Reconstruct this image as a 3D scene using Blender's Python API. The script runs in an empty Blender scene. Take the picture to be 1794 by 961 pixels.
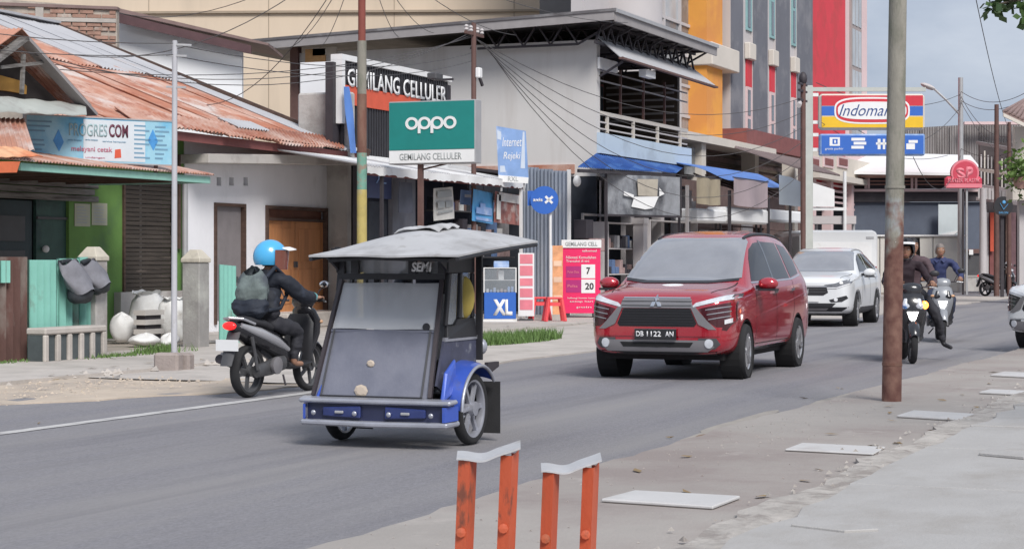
import bpy, bmesh, math, random
from math import sin, cos, pi, radians
from mathutils import Vector, Matrix, Euler
from mathutils.bvhtree import BVHTree
V = Vector
RND = random.Random(11)
SC = bpy.context.scene
COL = SC.collection

# ------------------------------------------------------------------ camera, sky, sun
FPX = 3400.0                      # focal length in photograph pixels (1794 wide)
TH = math.atan2(1403, FPX)        # the street (+X) runs this far to the right of the view
EYE = 1.4
CT, ST = cos(TH), sin(TH)
FRONT = TH - pi / 2               # z rotation of something that faces the camera squarely
cam = bpy.data.objects.new('camera', bpy.data.cameras.new('camera'))
COL.objects.link(cam)
cam.location = (0, 0, EYE)
cam.rotation_euler = (pi / 2, 0, TH - pi / 2)
cam.data.sensor_fit = 'HORIZONTAL'
cam.data.sensor_width = 36
cam.data.lens = FPX / 1794 * 36
cam.data.shift_y = -25.5 / 1794
cam.data.clip_start = 0.1
cam.data.clip_end = 3000
SC.camera = cam

SUN_EL, SUN_AZ = radians(43), radians(224)     # azimuth: direction to the sun, measured from +X towards +Y
world = bpy.data.worlds.new('World')
SC.world = world
world.use_nodes = True
wn, wl = world.node_tree.nodes, world.node_tree.links
bg = wn['Background']
sky = wn.new('ShaderNodeTexSky')
sky.sky_type = 'NISHITA'
sky.sun_disc = False
sky.sun_elevation = SUN_EL
sky.sun_rotation = pi / 2 - SUN_AZ
tc = wn.new('ShaderNodeTexCoord')
mp = wn.new('ShaderNodeMapping')
mp.inputs['Scale'].default_value = (1.0, 1.0, 2.6)
nz = wn.new('ShaderNodeTexNoise')
nz.inputs['Scale'].default_value = 4.2
nz.inputs['Detail'].default_value = 7
nz.inputs['Roughness'].default_value = 0.55
cr = wn.new('ShaderNodeValToRGB')
cr.color_ramp.elements[0].position = 0.38
cr.color_ramp.elements[0].color = (2.9, 3.4, 4.35, 1)
cr.color_ramp.elements[1].position = 0.62
cr.color_ramp.elements[1].color = (4.7, 5.1, 5.85, 1)
mx = wn.new('ShaderNodeMix')
mx.data_type = 'RGBA'
mx.inputs['Factor'].default_value = 0.93
wl.new(tc.outputs['Generated'], mp.inputs['Vector'])
wl.new(mp.outputs['Vector'], nz.inputs['Vector'])
wl.new(nz.outputs['Fac'], cr.inputs['Fac'])
wl.new(sky.outputs['Color'], mx.inputs['A'])
wl.new(cr.outputs['Color'], mx.inputs['B'])
wl.new(mx.outputs['Result'], bg.inputs['Color'])
bg.inputs['Strength'].default_value = 0.1

sun = bpy.data.objects.new('sun', bpy.data.lights.new('sun', 'SUN'))
COL.objects.link(sun)
sun.data.energy = 2.7
sun.data.angle = radians(22)
sun.data.color = (1.0, 0.965, 0.92)
sd = V((cos(SUN_EL) * cos(SUN_AZ), cos(SUN_EL) * sin(SUN_AZ), sin(SUN_EL)))
sun.rotation_euler = sd.to_track_quat('Z', 'Y').to_euler()

SC.view_settings.view_transform = 'Standard'
SC.view_settings.look = 'None'
SC.view_settings.exposure = 0.40
SC.view_settings.gamma = 1.0
SC.render.resolution_x, SC.render.resolution_y = 1024, 548
SC.render.engine = 'CYCLES'
SC.cycles.max_bounces = 6
SC.cycles.use_denoising = True

# ------------------------------------------------------------------ points from the photograph
def vec(d, l, z): return V((d * CT + l * ST, d * ST - l * CT, z))
def gp(x, y, z=0.0):                    # where the ray through a photo pixel meets height z
    d = FPX * (EYE - z) / (y - 455.0)
    return vec(d, (x - 897.0) * d / FPX, z)
def dp(x, y, d):                        # ... at a distance along the view
    return vec(d, (x - 897.0) * d / FPX, EYE - (y - 455.0) * d / FPX)
def yp(x, y, Y):                        # ... on the plane of a facade along the street
    k = (x - 897.0) / FPX
    return dp(x, y, Y / (ST - k * CT))
def xp(x, y, X):                        # ... on a plane across the street
    k = (x - 897.0) / FPX
    return dp(x, y, X / (CT + k * ST))

# ------------------------------------------------------------------ materials
MATS = {}
def srgb(r, g, b):
    return tuple(((c / 255) / 12.92 if c <= 10 else ((c / 255 + 0.055) / 1.055) ** 2.4) for c in (r, g, b))

def mat(name, c, rough=0.7, metal=0.0, var=0.14, scale=3.0, bump=0.15, bscale=None, c2=None, s2=1.2, lo=0.5, hi=0.62,
        amt=1.0, stretch=(1, 1, 1), coat=0.0, spec=0.5, emit=0.0, alpha=1.0, trans=0.0, c3=None, s3=6.0, lo3=0.55, hi3=0.7, amt3=1.0, stretch2=None):
    if name in MATS: return MATS[name]
    m = bpy.data.materials.new(name)
    m.use_nodes = True
    n, l = m.node_tree.nodes, m.node_tree.links
    b = n['Principled BSDF']
    b.inputs['Roughness'].default_value = rough
    b.inputs['Metallic'].default_value = metal
    b.inputs['Specular IOR Level'].default_value = spec
    b.inputs['Coat Weight'].default_value = coat
    b.inputs['Coat Roughness'].default_value = 0.06
    b.inputs['Alpha'].default_value = alpha
    b.inputs['Transmission Weight'].default_value = trans
    t = n.new('ShaderNodeTexCoord')
    oi = n.new('ShaderNodeObjectInfo')
    ad = n.new('ShaderNodeVectorMath'); ad.operation = 'MULTIPLY_ADD'
    ad.inputs[1].default_value = (37, 23, 51)
    l.new(oi.outputs['Random'], ad.inputs[0]); l.new(t.outputs['Object'], ad.inputs[2])
    mpn = n.new('ShaderNodeMapping')
    mpn.inputs['Scale'].default_value = stretch
    l.new(ad.outputs[0], mpn.inputs['Vector'])
    mp2 = mpn
    if stretch2:
        mp2 = n.new('ShaderNodeMapping'); mp2.inputs['Scale'].default_value = stretch2
        l.new(ad.outputs[0], mp2.inputs['Vector'])
    def noise(sc, det=5, mpn=mpn):
        z = n.new('ShaderNodeTexNoise')
        z.inputs['Scale'].default_value = sc
        z.inputs['Detail'].default_value = det
        z.inputs['Roughness'].default_value = 0.62
        l.new(mpn.outputs['Vector'], z.inputs['Vector'])
        return z.outputs['Fac']
    def ramp(fac, p0, c0, p1, c1):
        r = n.new('ShaderNodeValToRGB')
        r.color_ramp.elements[0].position, r.color_ramp.elements[0].color = p0, c0
        r.color_ramp.elements[1].position, r.color_ramp.elements[1].color = p1, c1
        l.new(fac, r.inputs['Fac'])
        return r.outputs['Color']
    def k(v): return (min(1, c[0] * v), min(1, c[1] * v), min(1, c[2] * v), 1)
    col = ramp(noise(scale), 0.3, k(1 - var), 0.7, k(1 + var))
    for cc, ss, a0, a1, am in ((c2, s2, lo, hi, amt), (c3, s3, lo3, hi3, amt3)):
        if cc is None: continue
        f = ramp(noise(ss, 8, mp2), a0, (0, 0, 0, 1), a1, (am, am, am, 1))
        mxn = n.new('ShaderNodeMix'); mxn.data_type = 'RGBA'
        l.new(f, mxn.inputs['Factor']); l.new(col, mxn.inputs['A'])
        mxn.inputs['B'].default_value = (*cc, 1)
        col = mxn.outputs['Result']
    l.new(col, b.inputs['Base Color'])
    if bump:
        bp = n.new('ShaderNodeBump')
        bp.inputs['Strength'].default_value = bump
        bp.inputs['Distance'].default_value = 0.02
        l.new(noise(bscale or scale * 9, 6), bp.inputs['Height'])
        l.new(bp.outputs['Normal'], b.inputs['Normal'])
    if emit:
        b.inputs['Emission Color'].default_value = (*c, 1)
        b.inputs['Emission Strength'].default_value = emit
    MATS[name] = m
    return m

def glass(name, c, rough=0.05, alpha=0.35):
    m = mat(name, c, rough, 0, var=0.05, bump=0, spec=0.7)
    m.node_tree.nodes['Principled BSDF'].inputs['Alpha'].default_value = alpha
    return m

# ------------------------------------------------------------------ mesh builder
class MB:
    def __init__(s): s.v, s.f, s.mi = [], [], []
    def add(s, vs, fs, mi=0):
        o = len(s.v)
        s.v += [V(p) for p in vs]
        s.f += [tuple(o + i for i in q) for q in fs]
        s.mi += [mi] * len(fs)
        return s
    def box(s, x0, y0, z0, x1, y1, z1, mi=0, rot=0.0, about=None):
        p = [(x0, y0, z0), (x1, y0, z0), (x1, y1, z0), (x0, y1, z0), (x0, y0, z1), (x1, y0, z1), (x1, y1, z1), (x0, y1, z1)]
        if rot:
            c = V(about) if about else V(((x0 + x1) / 2, (y0 + y1) / 2, 0))
            p = [c + Matrix.Rotation(rot, 3, 'Z') @ (V(q) - c) for q in p]
        return s.add(p, [(0, 3, 2, 1), (4, 5, 6, 7), (0, 1, 5, 4), (1, 2, 6, 5), (2, 3, 7, 6), (3, 0, 4, 7)], mi)
    def bar(s, p, q, w, h=None, mi=0, up=(0, 0, 1)):
        p, q = V(p), V(q); h = h or w
        d = (q - p).normalized()
        u = V(up)
        if abs(d.dot(u)) > 0.98: u = V((1, 0, 0))
        a = d.cross(u).normalized() * w / 2
        b = a.cross(d).normalized() * h / 2
        vs = [p - a - b, p + a - b, p + a + b, p - a + b, q - a - b, q + a - b, q + a + b, q - a + b]
        return s.add(vs, [(0, 3, 2, 1), (4, 5, 6, 7), (0, 1, 5, 4), (1, 2, 6, 5), (2, 3, 7, 6), (3, 0, 4, 7)], mi)
    def tube(s, pts, r, n=8, mi=0, cap=True):
        pts = [V(p) for p in pts]
        rs = r if isinstance(r, (list, tuple)) else [r] * len(pts)
        o, vs, fs = 0, [], []
        ref = None
        for i, p in enumerate(pts):
            d = (pts[min(i + 1, len(pts) - 1)] - pts[max(i - 1, 0)]).normalized()
            if ref is None:
                ref = V((0, 0, 1)) if abs(d.z) < 0.9 else V((1, 0, 0))
            a = d.cross(ref).normalized(); b = a.cross(d)
            ref = b
            for k in range(n):
                t = 2 * pi * k / n
                vs.append(p + (a * cos(t) + b * sin(t)) * rs[i])
        for i in range(len(pts) - 1):
            for k in range(n):
                fs.append((i * n + k, i * n + (k + 1) % n, (i + 1) * n + (k + 1) % n, (i + 1) * n + k))
        if cap:
            fs.append(tuple(range(n - 1, -1, -1)))
            fs.append(tuple(range((len(pts) - 1) * n, len(pts) * n)))
        return s.add(vs, fs, mi)
    def lathe(s, prof, c=(0, 0, 0), axis='Z', n=20, mi=0, sx=1.0, sy=1.0, cap=True):
        c = V(c); vs, fs = [], []
        for (r, h) in prof:
            for k in range(n):
                t = 2 * pi * k / n
                a, b = r * cos(t) * sx, r * sin(t) * sy
                vs.append(c + (V((a, b, h)) if axis == 'Z' else V((a, h, b)) if axis == 'Y' else V((h, a, b))))
        m = len(prof)
        for i in range(m - 1):
            for k in range(n):
                q = (i * n + k, i * n + (k + 1) % n, (i + 1) * n + (k + 1) % n, (i + 1) * n + k)
                fs.append(q if axis != 'Y' else q[::-1])
        if cap and prof[0][0] > 1e-6: fs.append(tuple(range(n))[::-1])
        if cap and prof[-1][0] > 1e-6: fs.append(tuple((m - 1) * n + k for k in range(n)))
        return s.add(vs, fs, mi)
    def prism(s, poly, off, mi=0):            # polygon of 3D points, swept by off
        n = len(poly); poly = [V(p) for p in poly]; off = V(off)
        vs = poly + [p + off for p in poly]
        fs = [tuple(range(n)), tuple(range(2 * n - 1, n - 1, -1))] + [(i, i + n, (i + 1) % n + n, (i + 1) % n) for i in range(n)]
        return s.add(vs, fs, mi)
    def grid(s, fn, nu, nv, mi=0, thick=None):
        vs = [V(fn(i / nu, j / nv)) for j in range(nv + 1) for i in range(nu + 1)]
        fs = [(j * (nu + 1) + i, j * (nu + 1) + i + 1, (j + 1) * (nu + 1) + i + 1, (j + 1) * (nu + 1) + i) for j in range(nv) for i in range(nu)]
        if thick is not None:
            n = len(vs); t = V(thick)
            vs += [p + t for p in vs]
            fs2 = [tuple(n + i for i in q[::-1]) for q in fs]
            rim = []
            for i in range(nu):
                rim.append((i + 1, i, n + i, n + i + 1))
                a = nv * (nu + 1) + i
                rim.append((a, a + 1, n + a + 1, n + a))
            for j in range(nv):
                a, b = j * (nu + 1), (j + 1) * (nu + 1)
                rim.append((a, b, n + b, n + a))
                a, b = a + nu, b + nu
                rim.append((b, a, n + a, n + b))
            fs = fs + fs2 + rim
        return s.add(vs, fs, mi)
    def sheet(s, p00, p10, p01, p11, waves, amp, t=0.012, shape='sin', mi=0, nv=1, wob=0.0):
        p00, p10, p01, p11 = V(p00), V(p10), V(p01), V(p11)
        nrm = (p10 - p00).cross(p01 - p00).normalized()
        rr = random.Random(int(abs(p00.x * 7 + p00.z * 13) * 100))
        ph = rr.uniform(0, 6)
        def fn(u, v):
            p = (p00 * (1 - u) + p10 * u) * (1 - v) + (p01 * (1 - u) + p11 * u) * v
            w = cos(2 * pi * waves * u)
            if shape == 'trap': w = max(-1, min(1, w * 3))
            return p + nrm * (w * amp + wob * sin(ph + u * 3 + v * 2.1))
        return s.grid(fn, max(4, int(waves * (6 if shape == 'sin' else 8))), nv, mi, thick=nrm * t)
    def sphere(s, c, r, nu=14, nv=8, mi=0):
        c = V(c); r = r if isinstance(r, (tuple, list)) else (r, r, r)
        vs, fs = [], []
        for j in range(nv + 1):
            a = pi * j / nv
            for k in range(nu):
                b = 2 * pi * k / nu
                vs.append(c + V((r[0] * sin(a) * cos(b), r[1] * sin(a) * sin(b), r[2] * cos(a))))
        for j in range(nv):
            for k in range(nu):
                fs.append((j * nu + k, (j + 1) * nu + k, (j + 1) * nu + (k + 1) % nu, j * nu + (k + 1) % nu))
        return s.add(vs, fs, mi)
    def mesh(s, name, mats, smooth=False, bevel=0.0):
        me = bpy.data.meshes.new(name)
        me.from_pydata([tuple(p) for p in s.v], [], s.f)
        me.polygons.foreach_set('material_index', s.mi)
        for m in (mats if isinstance(mats, (list, tuple)) else [mats]): me.materials.append(m)
        bm = bmesh.new(); bm.from_mesh(me)
        bmesh.ops.remove_doubles(bm, verts=bm.verts, dist=1e-6)
        if bevel:
            bmesh.ops.bevel(bm, geom=[e for e in bm.edges if len(e.link_faces) == 2 and e.calc_face_angle(0) > 0.5], offset=bevel, segments=1, affect='EDGES')
        bmesh.ops.recalc_face_normals(bm, faces=bm.faces)
        bm.to_mesh(me); bm.free()
        if smooth:
            me.shade_smooth()
            me.set_sharp_from_angle(angle=radians(smooth if smooth > 1 else 40))
        me.update()
        return me
    def build(s, name, mats, parent=None, smooth=False, bevel=0.0, world=False):
        if world and parent is not None:
            inv = wm(parent).inverted()
            s.v = [inv @ p for p in s.v]
        return link(name, s.mesh(name, mats, smooth, bevel), parent)

def wm(o):
    m = Matrix.LocRotScale(o.location, o.rotation_euler, o.scale)
    return wm(o.parent) @ m if o.parent else m
def link(name, me, parent=None, loc=None, rot=None, scale=None):
    o = bpy.data.objects.new(name, me)
    COL.objects.link(o)
    if parent is not None: o.parent = parent
    if loc is not None: o.location = loc
    if rot is not None: o.rotation_euler = rot
    if scale is not None: o.scale = scale
    return o
def tag(o, label=None, cat=None, group=None, kind=None):
    if label: o['label'] = label
    if cat: o['category'] = cat
    if group: o['group'] = group
    if kind: o['kind'] = kind
    return o
def thing(name, label, cat, loc=(0, 0, 0), rz=0.0, group=None, rx=0.0, ry=0.0):
    o = bpy.data.objects.new(name, None)
    COL.objects.link(o)
    o.empty_display_size = 0.2
    o.location = loc
    o.rotation_euler = (rx, ry, rz)
    return tag(o, label, cat, group)
def struct(o): o['kind'] = 'structure'; return o
def stuff(o): o['kind'] = 'stuff'; return o
def copy_tree(o, parent=None):
    c = o.copy(); COL.objects.link(c)
    if parent is not None: c.parent = parent
    for ch in [k for k in bpy.data.objects if k.parent == o]: copy_tree(ch, c)
    return c
def box_part(name, a, b, m, parent, bevel=0.0, world=False):
    return MB().box(*a, *b).build(name, m, parent, bevel=bevel, world=world)

# lettering: flat outline text in the parent's x-z plane facing -y; (x, z) is its left bottom corner
def text(name, s, m, parent, x, y, z, h, w=None, t=0.004, bold=0.0, shear=0.0, center=False, wob=None):
    cu = bpy.data.curves.new(name, 'FONT')
    cu.body = s; cu.size = 1.0; cu.offset = bold; cu.shear = shear; cu.extrude = 0.0; cu.resolution_u = 3
    o = bpy.data.objects.new(name, cu); COL.objects.link(o)
    dg = bpy.context.evaluated_depsgraph_get()
    me = bpy.data.meshes.new_from_object(o.evaluated_get(dg))
    bpy.data.objects.remove(o); bpy.data.curves.remove(cu)
    xs = [v.co.x for v in me.vertices]; ys = [v.co.y for v in me.vertices]
    if not xs: return None
    x0, x1, y0, y1 = min(xs), max(xs), min(ys), max(ys)
    k = h / max(1e-6, y1 - y0)
    kx = k if w is None else w / max(1e-6, x1 - x0)
    ww = (x1 - x0) * kx
    for v in me.vertices:
        px, py = (v.co.x - x0) * kx - (ww / 2 if center else 0), (v.co.y - y0) * k
        v.co = (x + px, y, z + py)
    bm = bmesh.new(); bm.from_mesh(me)
    bm.normal_update()
    r = bmesh.ops.extrude_face_region(bm, geom=bm.faces[:])
    bmesh.ops.translate(bm, verts=[g for g in r['geom'] if isinstance(g, bmesh.types.BMVert)], vec=(0, -t, 0))
    bmesh.ops.recalc_face_normals(bm, faces=bm.faces)
    bm.to_mesh(me); bm.free()
    me.materials.clear(); me.materials.append(m)
    return link(name, me, parent)

def wire_pts(a, b, sag, n=14):
    a, b = V(a), V(b)
    return [a.lerp(b, i / n) - V((0, 0, sag * 4 * (i / n) * (1 - i / n))) for i in range(n + 1)]

# ------------------------------------------------------------------ the palette
ASPHALT = mat('asphalt', (0.222, 0.216, 0.235), 0.92, var=0.24, scale=60, bump=0.8, bscale=70, c2=(0.285, 0.272, 0.272), s2=0.9, lo=0.40, hi=0.64, amt=.85, c3=(0.158, 0.153, 0.170), s3=1.3, lo3=0.50, hi3=0.70, amt3=0.8, stretch=(.5, 1, 1), stretch2=(.07, 1, 1))
ASPHALT2 = mat('asphalt_patch', (0.195, 0.19, 0.207), 0.93, var=0.2, scale=50, bump=0.7, bscale=90, c2=(0.222, 0.216, 0.23), s2=2)
CRACK = mat('crack_tar', (0.13, 0.127, 0.135), 0.9, var=.1, bump=.1)
STAIN = mat('oil_stain', (0.16, 0.156, 0.168), 0.8, var=.2, scale=6, bump=.3, c2=(.205, .20, .215), s2=3, lo=.48, hi=.6)
SAND = mat('sand', (0.50, 0.42, 0.34), 0.95, var=0.12, scale=2.5, bump=0.6, bscale=16, c2=(0.36, 0.31, 0.27), s2=1.1, lo=0.5, hi=0.7)
SOIL = mat('soil', (0.33, 0.29, 0.25), 0.95, var=0.2, scale=1.5, bump=0.5, c2=(0.26, 0.24, 0.2), s2=0.8)
CONC = mat('worn_concrete', (0.47, 0.43, 0.395), 0.9, var=0.12, scale=2, bump=0.35, bscale=25, c2=(0.36, 0.33, 0.30), s2=1.3, lo=0.5, hi=0.7)
PAVE = mat('pavement_concrete', (0.36, 0.33, 0.305), 0.9, var=0.10, scale=1.1, bump=0.4, bscale=40, c2=(0.27, 0.23, 0.215), s2=0.55, lo=0.44, hi=0.62, c3=(0.45, 0.41, 0.38), s3=1.3, lo3=0.6, hi3=0.75)
PALEPAVE = mat('pale_paving', (0.395, 0.382, 0.37), 0.85, var=0.07, scale=1.4, bump=0.3, bscale=30, c2=(0.33, 0.31, 0.29), s2=1.0, lo=0.5, hi=0.7, c3=(0.41, 0.405, 0.40), s3=1.4, lo3=0.5, hi3=0.75, amt3=.6, stretch=(1, 1.6, 1))
EDGE = mat('broken_edge', (0.42, 0.39, 0.36), 0.95, var=0.2, scale=5, bump=0.8, bscale=20, c2=(0.28, 0.25, 0.23), s2=4)
LINEW = mat('road_paint', (0.50, 0.49, 0.48), 0.85, var=0.1, scale=6, bump=0.2, c2=(0.30, 0.29, 0.295), s2=3.5, lo=0.52, hi=0.7)
SLABW = mat('white_slab', (0.52, 0.51, 0.505), 0.8, var=0.05, scale=3, bump=0.15, c2=(0.42, 0.40, 0.385), s2=2.2, lo=0.55, hi=0.75)
GREENW = mat('green_paint_wall', (0.125, 0.25, 0.06), 0.8, var=0.12, scale=2, bump=0.25, c2=(0.08, 0.15, 0.07), s2=1.2, lo=0.5, hi=0.75)
DGREEN = mat('dark_green_door', (0.035, 0.085, 0.07), 0.6, var=0.15, bump=0.15, c2=(0.02, 0.045, 0.045), s2=2)
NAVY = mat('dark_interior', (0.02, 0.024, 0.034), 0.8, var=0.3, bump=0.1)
WOODG = mat('weathered_wood', (0.20, 0.19, 0.18), 0.85, var=0.35, scale=4, bump=0.5, stretch=(0.3, 1, 4), c2=(0.09, 0.08, 0.075), s2=3)
WOODB = mat('dark_brown_wood', (0.085, 0.05, 0.038), 0.75, var=0.3, scale=5, bump=0.35, stretch=(0.4, 1, 3))
SHUT = mat('blind_wood', (0.05, 0.04, 0.033), 0.8, var=0.35, scale=4, bump=0.4, stretch=(0.4, 1, 4), c2=(0.15, 0.12, 0.10), s2=2.2, lo=0.62, hi=0.74)
DOORB = mat('brown_door', (0.58, 0.255, 0.105), 0.6, var=0.12, scale=3, bump=0.2, stretch=(4, 1, 0.4), c2=(0.46, 0.195, 0.08), s2=1.5)
GREYDOOR = mat('grey_door', (0.22, 0.20, 0.205), 0.75, var=0.12, bump=0.15)
WHITEW = mat('white_wall', (0.80, 0.80, 0.83), 0.85, var=0.05, scale=1.5, bump=0.2, c2=(0.45, 0.44, 0.44), s2=0.9, lo=0.6, hi=0.8, stretch=(1, 1, 0.5))
REARW = mat('rear_white_wall', (0.84, 0.85, 0.87), 0.85, var=0.05, scale=0.5, bump=0.1, c2=(0.5, 0.49, 0.49), s2=0.5, lo=0.6, hi=0.8)
CREAMW = mat('off_white_wall', (0.60, 0.58, 0.565), 0.85, var=0.035, scale=0.6, bump=0.12, c2=(0.47, 0.435, 0.41), s2=0.9, lo=0.50, hi=0.78, stretch=(1, 1, 0.4), stretch2=(1.6, 1.6, .16))
BEIGE = mat('beige_render', (0.63, 0.52, 0.405), 0.88, var=0.04, scale=0.5, bump=0.1, c2=(0.53, 0.44, 0.345), s2=0.6, lo=0.5, hi=0.75, stretch=(1, 1, 0.4), stretch2=(1, 1, .15))
MINT = mat('mint_paint', (0.29, 0.55, 0.47), 0.7, var=0.1, scale=4, bump=0.2, c2=(0.36, 0.33, 0.28), s2=3, lo=0.6, hi=0.72)
MINTF = mat('mint_fence', (0.20, 0.46, 0.39), 0.65, var=0.12, scale=2, bump=0.2, c2=(0.13, 0.075, 0.06), s2=1.4, lo=0.56, hi=0.72, stretch=(1, 1, 0.6))
RUSTF = mat('rusted_fence', (0.10, 0.05, 0.042), 0.85, var=0.25, scale=3, bump=0.4, c2=(0.20, 0.17, 0.15), s2=2.0, lo=0.55, hi=0.7, stretch=(1, 1, 0.4))
RUST = mat('rusted_roof', (0.40, 0.165, 0.105), 0.85, var=0.15, scale=2, bump=0.3, c2=(0.56, 0.40, 0.335), s2=0.9, lo=0.44, hi=0.64, c3=(0.33, 0.125, 0.085), s3=2.2, lo3=0.55, hi3=0.7)
RUST2 = mat('rusted_roof_pale', (0.44, 0.22, 0.155), 0.85, var=0.15, scale=2, bump=0.3, c2=(0.56, 0.49, 0.46), s2=0.9, lo=0.44, hi=0.60, c3=(0.34, 0.13, 0.09), s3=2.5, lo3=0.56, hi3=0.7)
TIN = mat('grey_tin', (0.42, 0.42, 0.44), 0.6, 0.0, var=0.08, scale=1.2, bump=0.15, c2=(0.42, 0.35, 0.32), s2=0.8, lo=0.58, hi=0.75)
TIN2 = mat('grey_green_tin', (0.40, 0.42, 0.39), 0.65, var=0.1, scale=1.2, bump=0.15, c2=(0.30, 0.29, 0.27), s2=1.3)
ORANGEAW = mat('orange_awning', (0.72, 0.42, 0.24), 0.7, var=0.1, bump=0.1, c2=(0.62, 0.17, 0.07), s2=0.8, lo=0.5, hi=0.6)
BLUETIN = mat('bluish_tin_wall', (0.30, 0.34, 0.41), 0.6, 0.2, var=0.12, scale=2, bump=0.1, c2=(0.42, 0.44, 0.47), s2=1.5, lo=0.55, hi=0.7, stretch=(1, 1, 0.3))
DARKROOF = mat('dark_roof_metal', (0.14, 0.13, 0.135), 0.55, 0.2, var=0.12, bump=0.1, c2=(0.24, 0.23, 0.235), s2=0.8)
GREYFAS = mat('grey_fascia', (0.30, 0.28, 0.28), 0.65, var=0.1, bump=0.1)
STEELD = mat('dark_steel', (0.055, 0.048, 0.055), 0.6, 0.3, var=0.2, bump=0.1)
BROWNST = mat('brown_steel', (0.13, 0.07, 0.06), 0.7, var=0.2, bump=0.15)
PLASTER = mat('bare_plaster', (0.44, 0.42, 0.40), 0.92, var=0.12, scale=1.6, bump=0.5, c2=(0.30, 0.275, 0.26), s2=1.5, lo=0.5, hi=0.66)
BRICK = mat('old_brick', (0.36, 0.215, 0.165), 0.9, var=0.3, scale=2.5, bump=0.5, c2=(0.48, 0.42, 0.37), s2=1.0, lo=0.55, hi=0.66)
MORTAR = mat('mortar', (0.42, 0.37, 0.32), 0.95, var=0.2, scale=3, bump=0.5)
ROSYBROWN = mat('brown_roof_edge', (0.22, 0.15, 0.14), 0.7, var=0.15)
YELLOWPLY = mat('yellow_board', (0.50, 0.27, 0.06), 0.7, var=0.15, scale=2)
WHITEM = mat('white_metal', (0.74, 0.74, 0.74), 0.55, var=0.05, bump=0.05, c2=(0.5, 0.47, 0.44), s2=2.5, lo=0.62, hi=0.8)
GREYM = mat('grey_metal', (0.42, 0.42, 0.43), 0.5, 0.3, var=0.08, bump=0.05)
BLACKSIGN = mat('black_slats', (0.028, 0.027, 0.032), 0.55, 0.0, var=0.2, bump=0.05)
REDP = mat('red_sign', (0.62, 0.10, 0.05), 0.6, var=0.1, bump=0.05)
WHITES = mat('sign_white', (0.78, 0.78, 0.78), 0.6, var=0.03, bump=0.03)
TEAL = mat('teal_sign', (0.012, 0.22, 0.20), 0.5, var=0.05, bump=0.03)
GREYTXT = mat('grey_lettering', (0.35, 0.37, 0.37), 0.6, var=0.05, bump=0)
BLUES = mat('blue_sign', (0.03, 0.13, 0.50), 0.5, var=0.06, bump=0.03)
LBLUE = mat('pale_blue_sign', (0.22, 0.35, 0.62), 0.55, var=0.15, scale=3, bump=0.03, c2=(0.42, 0.52, 0.72), s2=2)
SKYBLUE = mat('sky_blue_sign', (0.10, 0.36, 0.66), 0.55, var=0.12, scale=4, bump=0.03)
FASBLUE = mat('ice_blue_fascia', (0.50, 0.60, 0.70), 0.7, var=0.05, scale=0.8, bump=0.08, c2=(0.42, 0.50, 0.58), s2=0.8)
TARPBLUE = mat('blue_awning', (0.03, 0.115, 0.40), 0.6, var=0.18, scale=1.2, bump=0.1, c2=(0.09, 0.22, 0.52), s2=0.9)
TARP2 = mat('light_blue_tarp', (0.10, 0.22, 0.56), 0.6, var=0.15, scale=1.5, bump=0.2)
PINK = mat('hot_pink', (0.80, 0.02, 0.13), 0.5, var=0.06, bump=0.03)
PINK2 = mat('rose_print', (0.75, 0.22, 0.27), 0.55, var=0.12, scale=3, bump=0.03)
PURPLE = mat('magenta_print', (0.42, 0.02, 0.17), 0.55, var=0.05, bump=0)
REDPL = mat('red_plastic', (0.80, 0.09, 0.10), 0.4, var=0.05, bump=0.03)
ORANGEB = mat('amber_render', (0.74, 0.33, 0.065), 0.85, var=0.05, scale=0.6, bump=0.1, c2=(0.66, 0.27, 0.07), s2=0.5)
GREYCOL = mat('slate_render', (0.145, 0.15, 0.175), 0.85, var=0.08, scale=0.7, bump=0.15, c2=(0.21, 0.21, 0.23), s2=0.6)
PALECOL = mat('pale_grey_render', (0.50, 0.47, 0.47), 0.85, var=0.06, scale=0.7, bump=0.1)
REDW = mat('red_render', (0.62, 0.045, 0.065), 0.8, var=0.06, scale=1.0, bump=0.2, c2=(0.52, 0.05, 0.06), s2=0.8)
PINKW = mat('pink_render', (0.66, 0.50, 0.50), 0.85, var=0.04, scale=0.7, bump=0.1)
TEALF = mat('teal_frame', (0.25, 0.42, 0.43), 0.6, var=0.06)
CREAML = mat('cream_ledge', (0.62, 0.57, 0.51), 0.8, var=0.06, scale=1, bump=0.1)
MAROON = mat('maroon_fascia', (0.22, 0.075, 0.07), 0.7, var=0.15, bump=0.1)
WINGL = mat('window_glass', (0.10, 0.12, 0.14), 0.08, var=0.15, scale=0.7, bump=0, spec=0.8)
WINGR = mat('grimy_glass', (0.16, 0.17, 0.18), 0.25, var=0.25, scale=0.6, bump=0, spec=0.5, c2=(0.3, 0.31, 0.32), s2=0.7)
POLEG = mat('weathered_pole', (0.25, 0.235, 0.20), 0.85, var=0.15, scale=6, bump=0.4, stretch=(1, 1, 0.35), c2=(0.15, 0.16, 0.12), s2=4, lo=0.52, hi=0.66, c3=(0.33, 0.36, 0.38), s3=3.0, lo3=0.6, hi3=0.72)
POLER = mat('rust_pole', (0.16, 0.075, 0.055), 0.85, var=0.2, scale=6, bump=0.4, stretch=(1, 1, 0.35), c2=(0.22, 0.135, 0.10), s2=5, lo=0.5, hi=0.7)
POLEGR = mat('flaked_green_pole', (0.16, 0.33, 0.26), 0.8, var=0.2, scale=6, bump=0.3, c2=(0.27, 0.22, 0.17), s2=6, lo=0.5, hi=0.6)
POLEY = mat('faded_yellow_pole', (0.44, 0.35, 0.12), 0.8, var=0.15, scale=6, bump=0.3, c2=(0.40, 0.34, 0.22), s2=5, lo=0.55, hi=0.7)
WIRE = mat('wire_black', (0.075, 0.07, 0.072), 0.7, var=0.05, bump=0)
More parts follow.
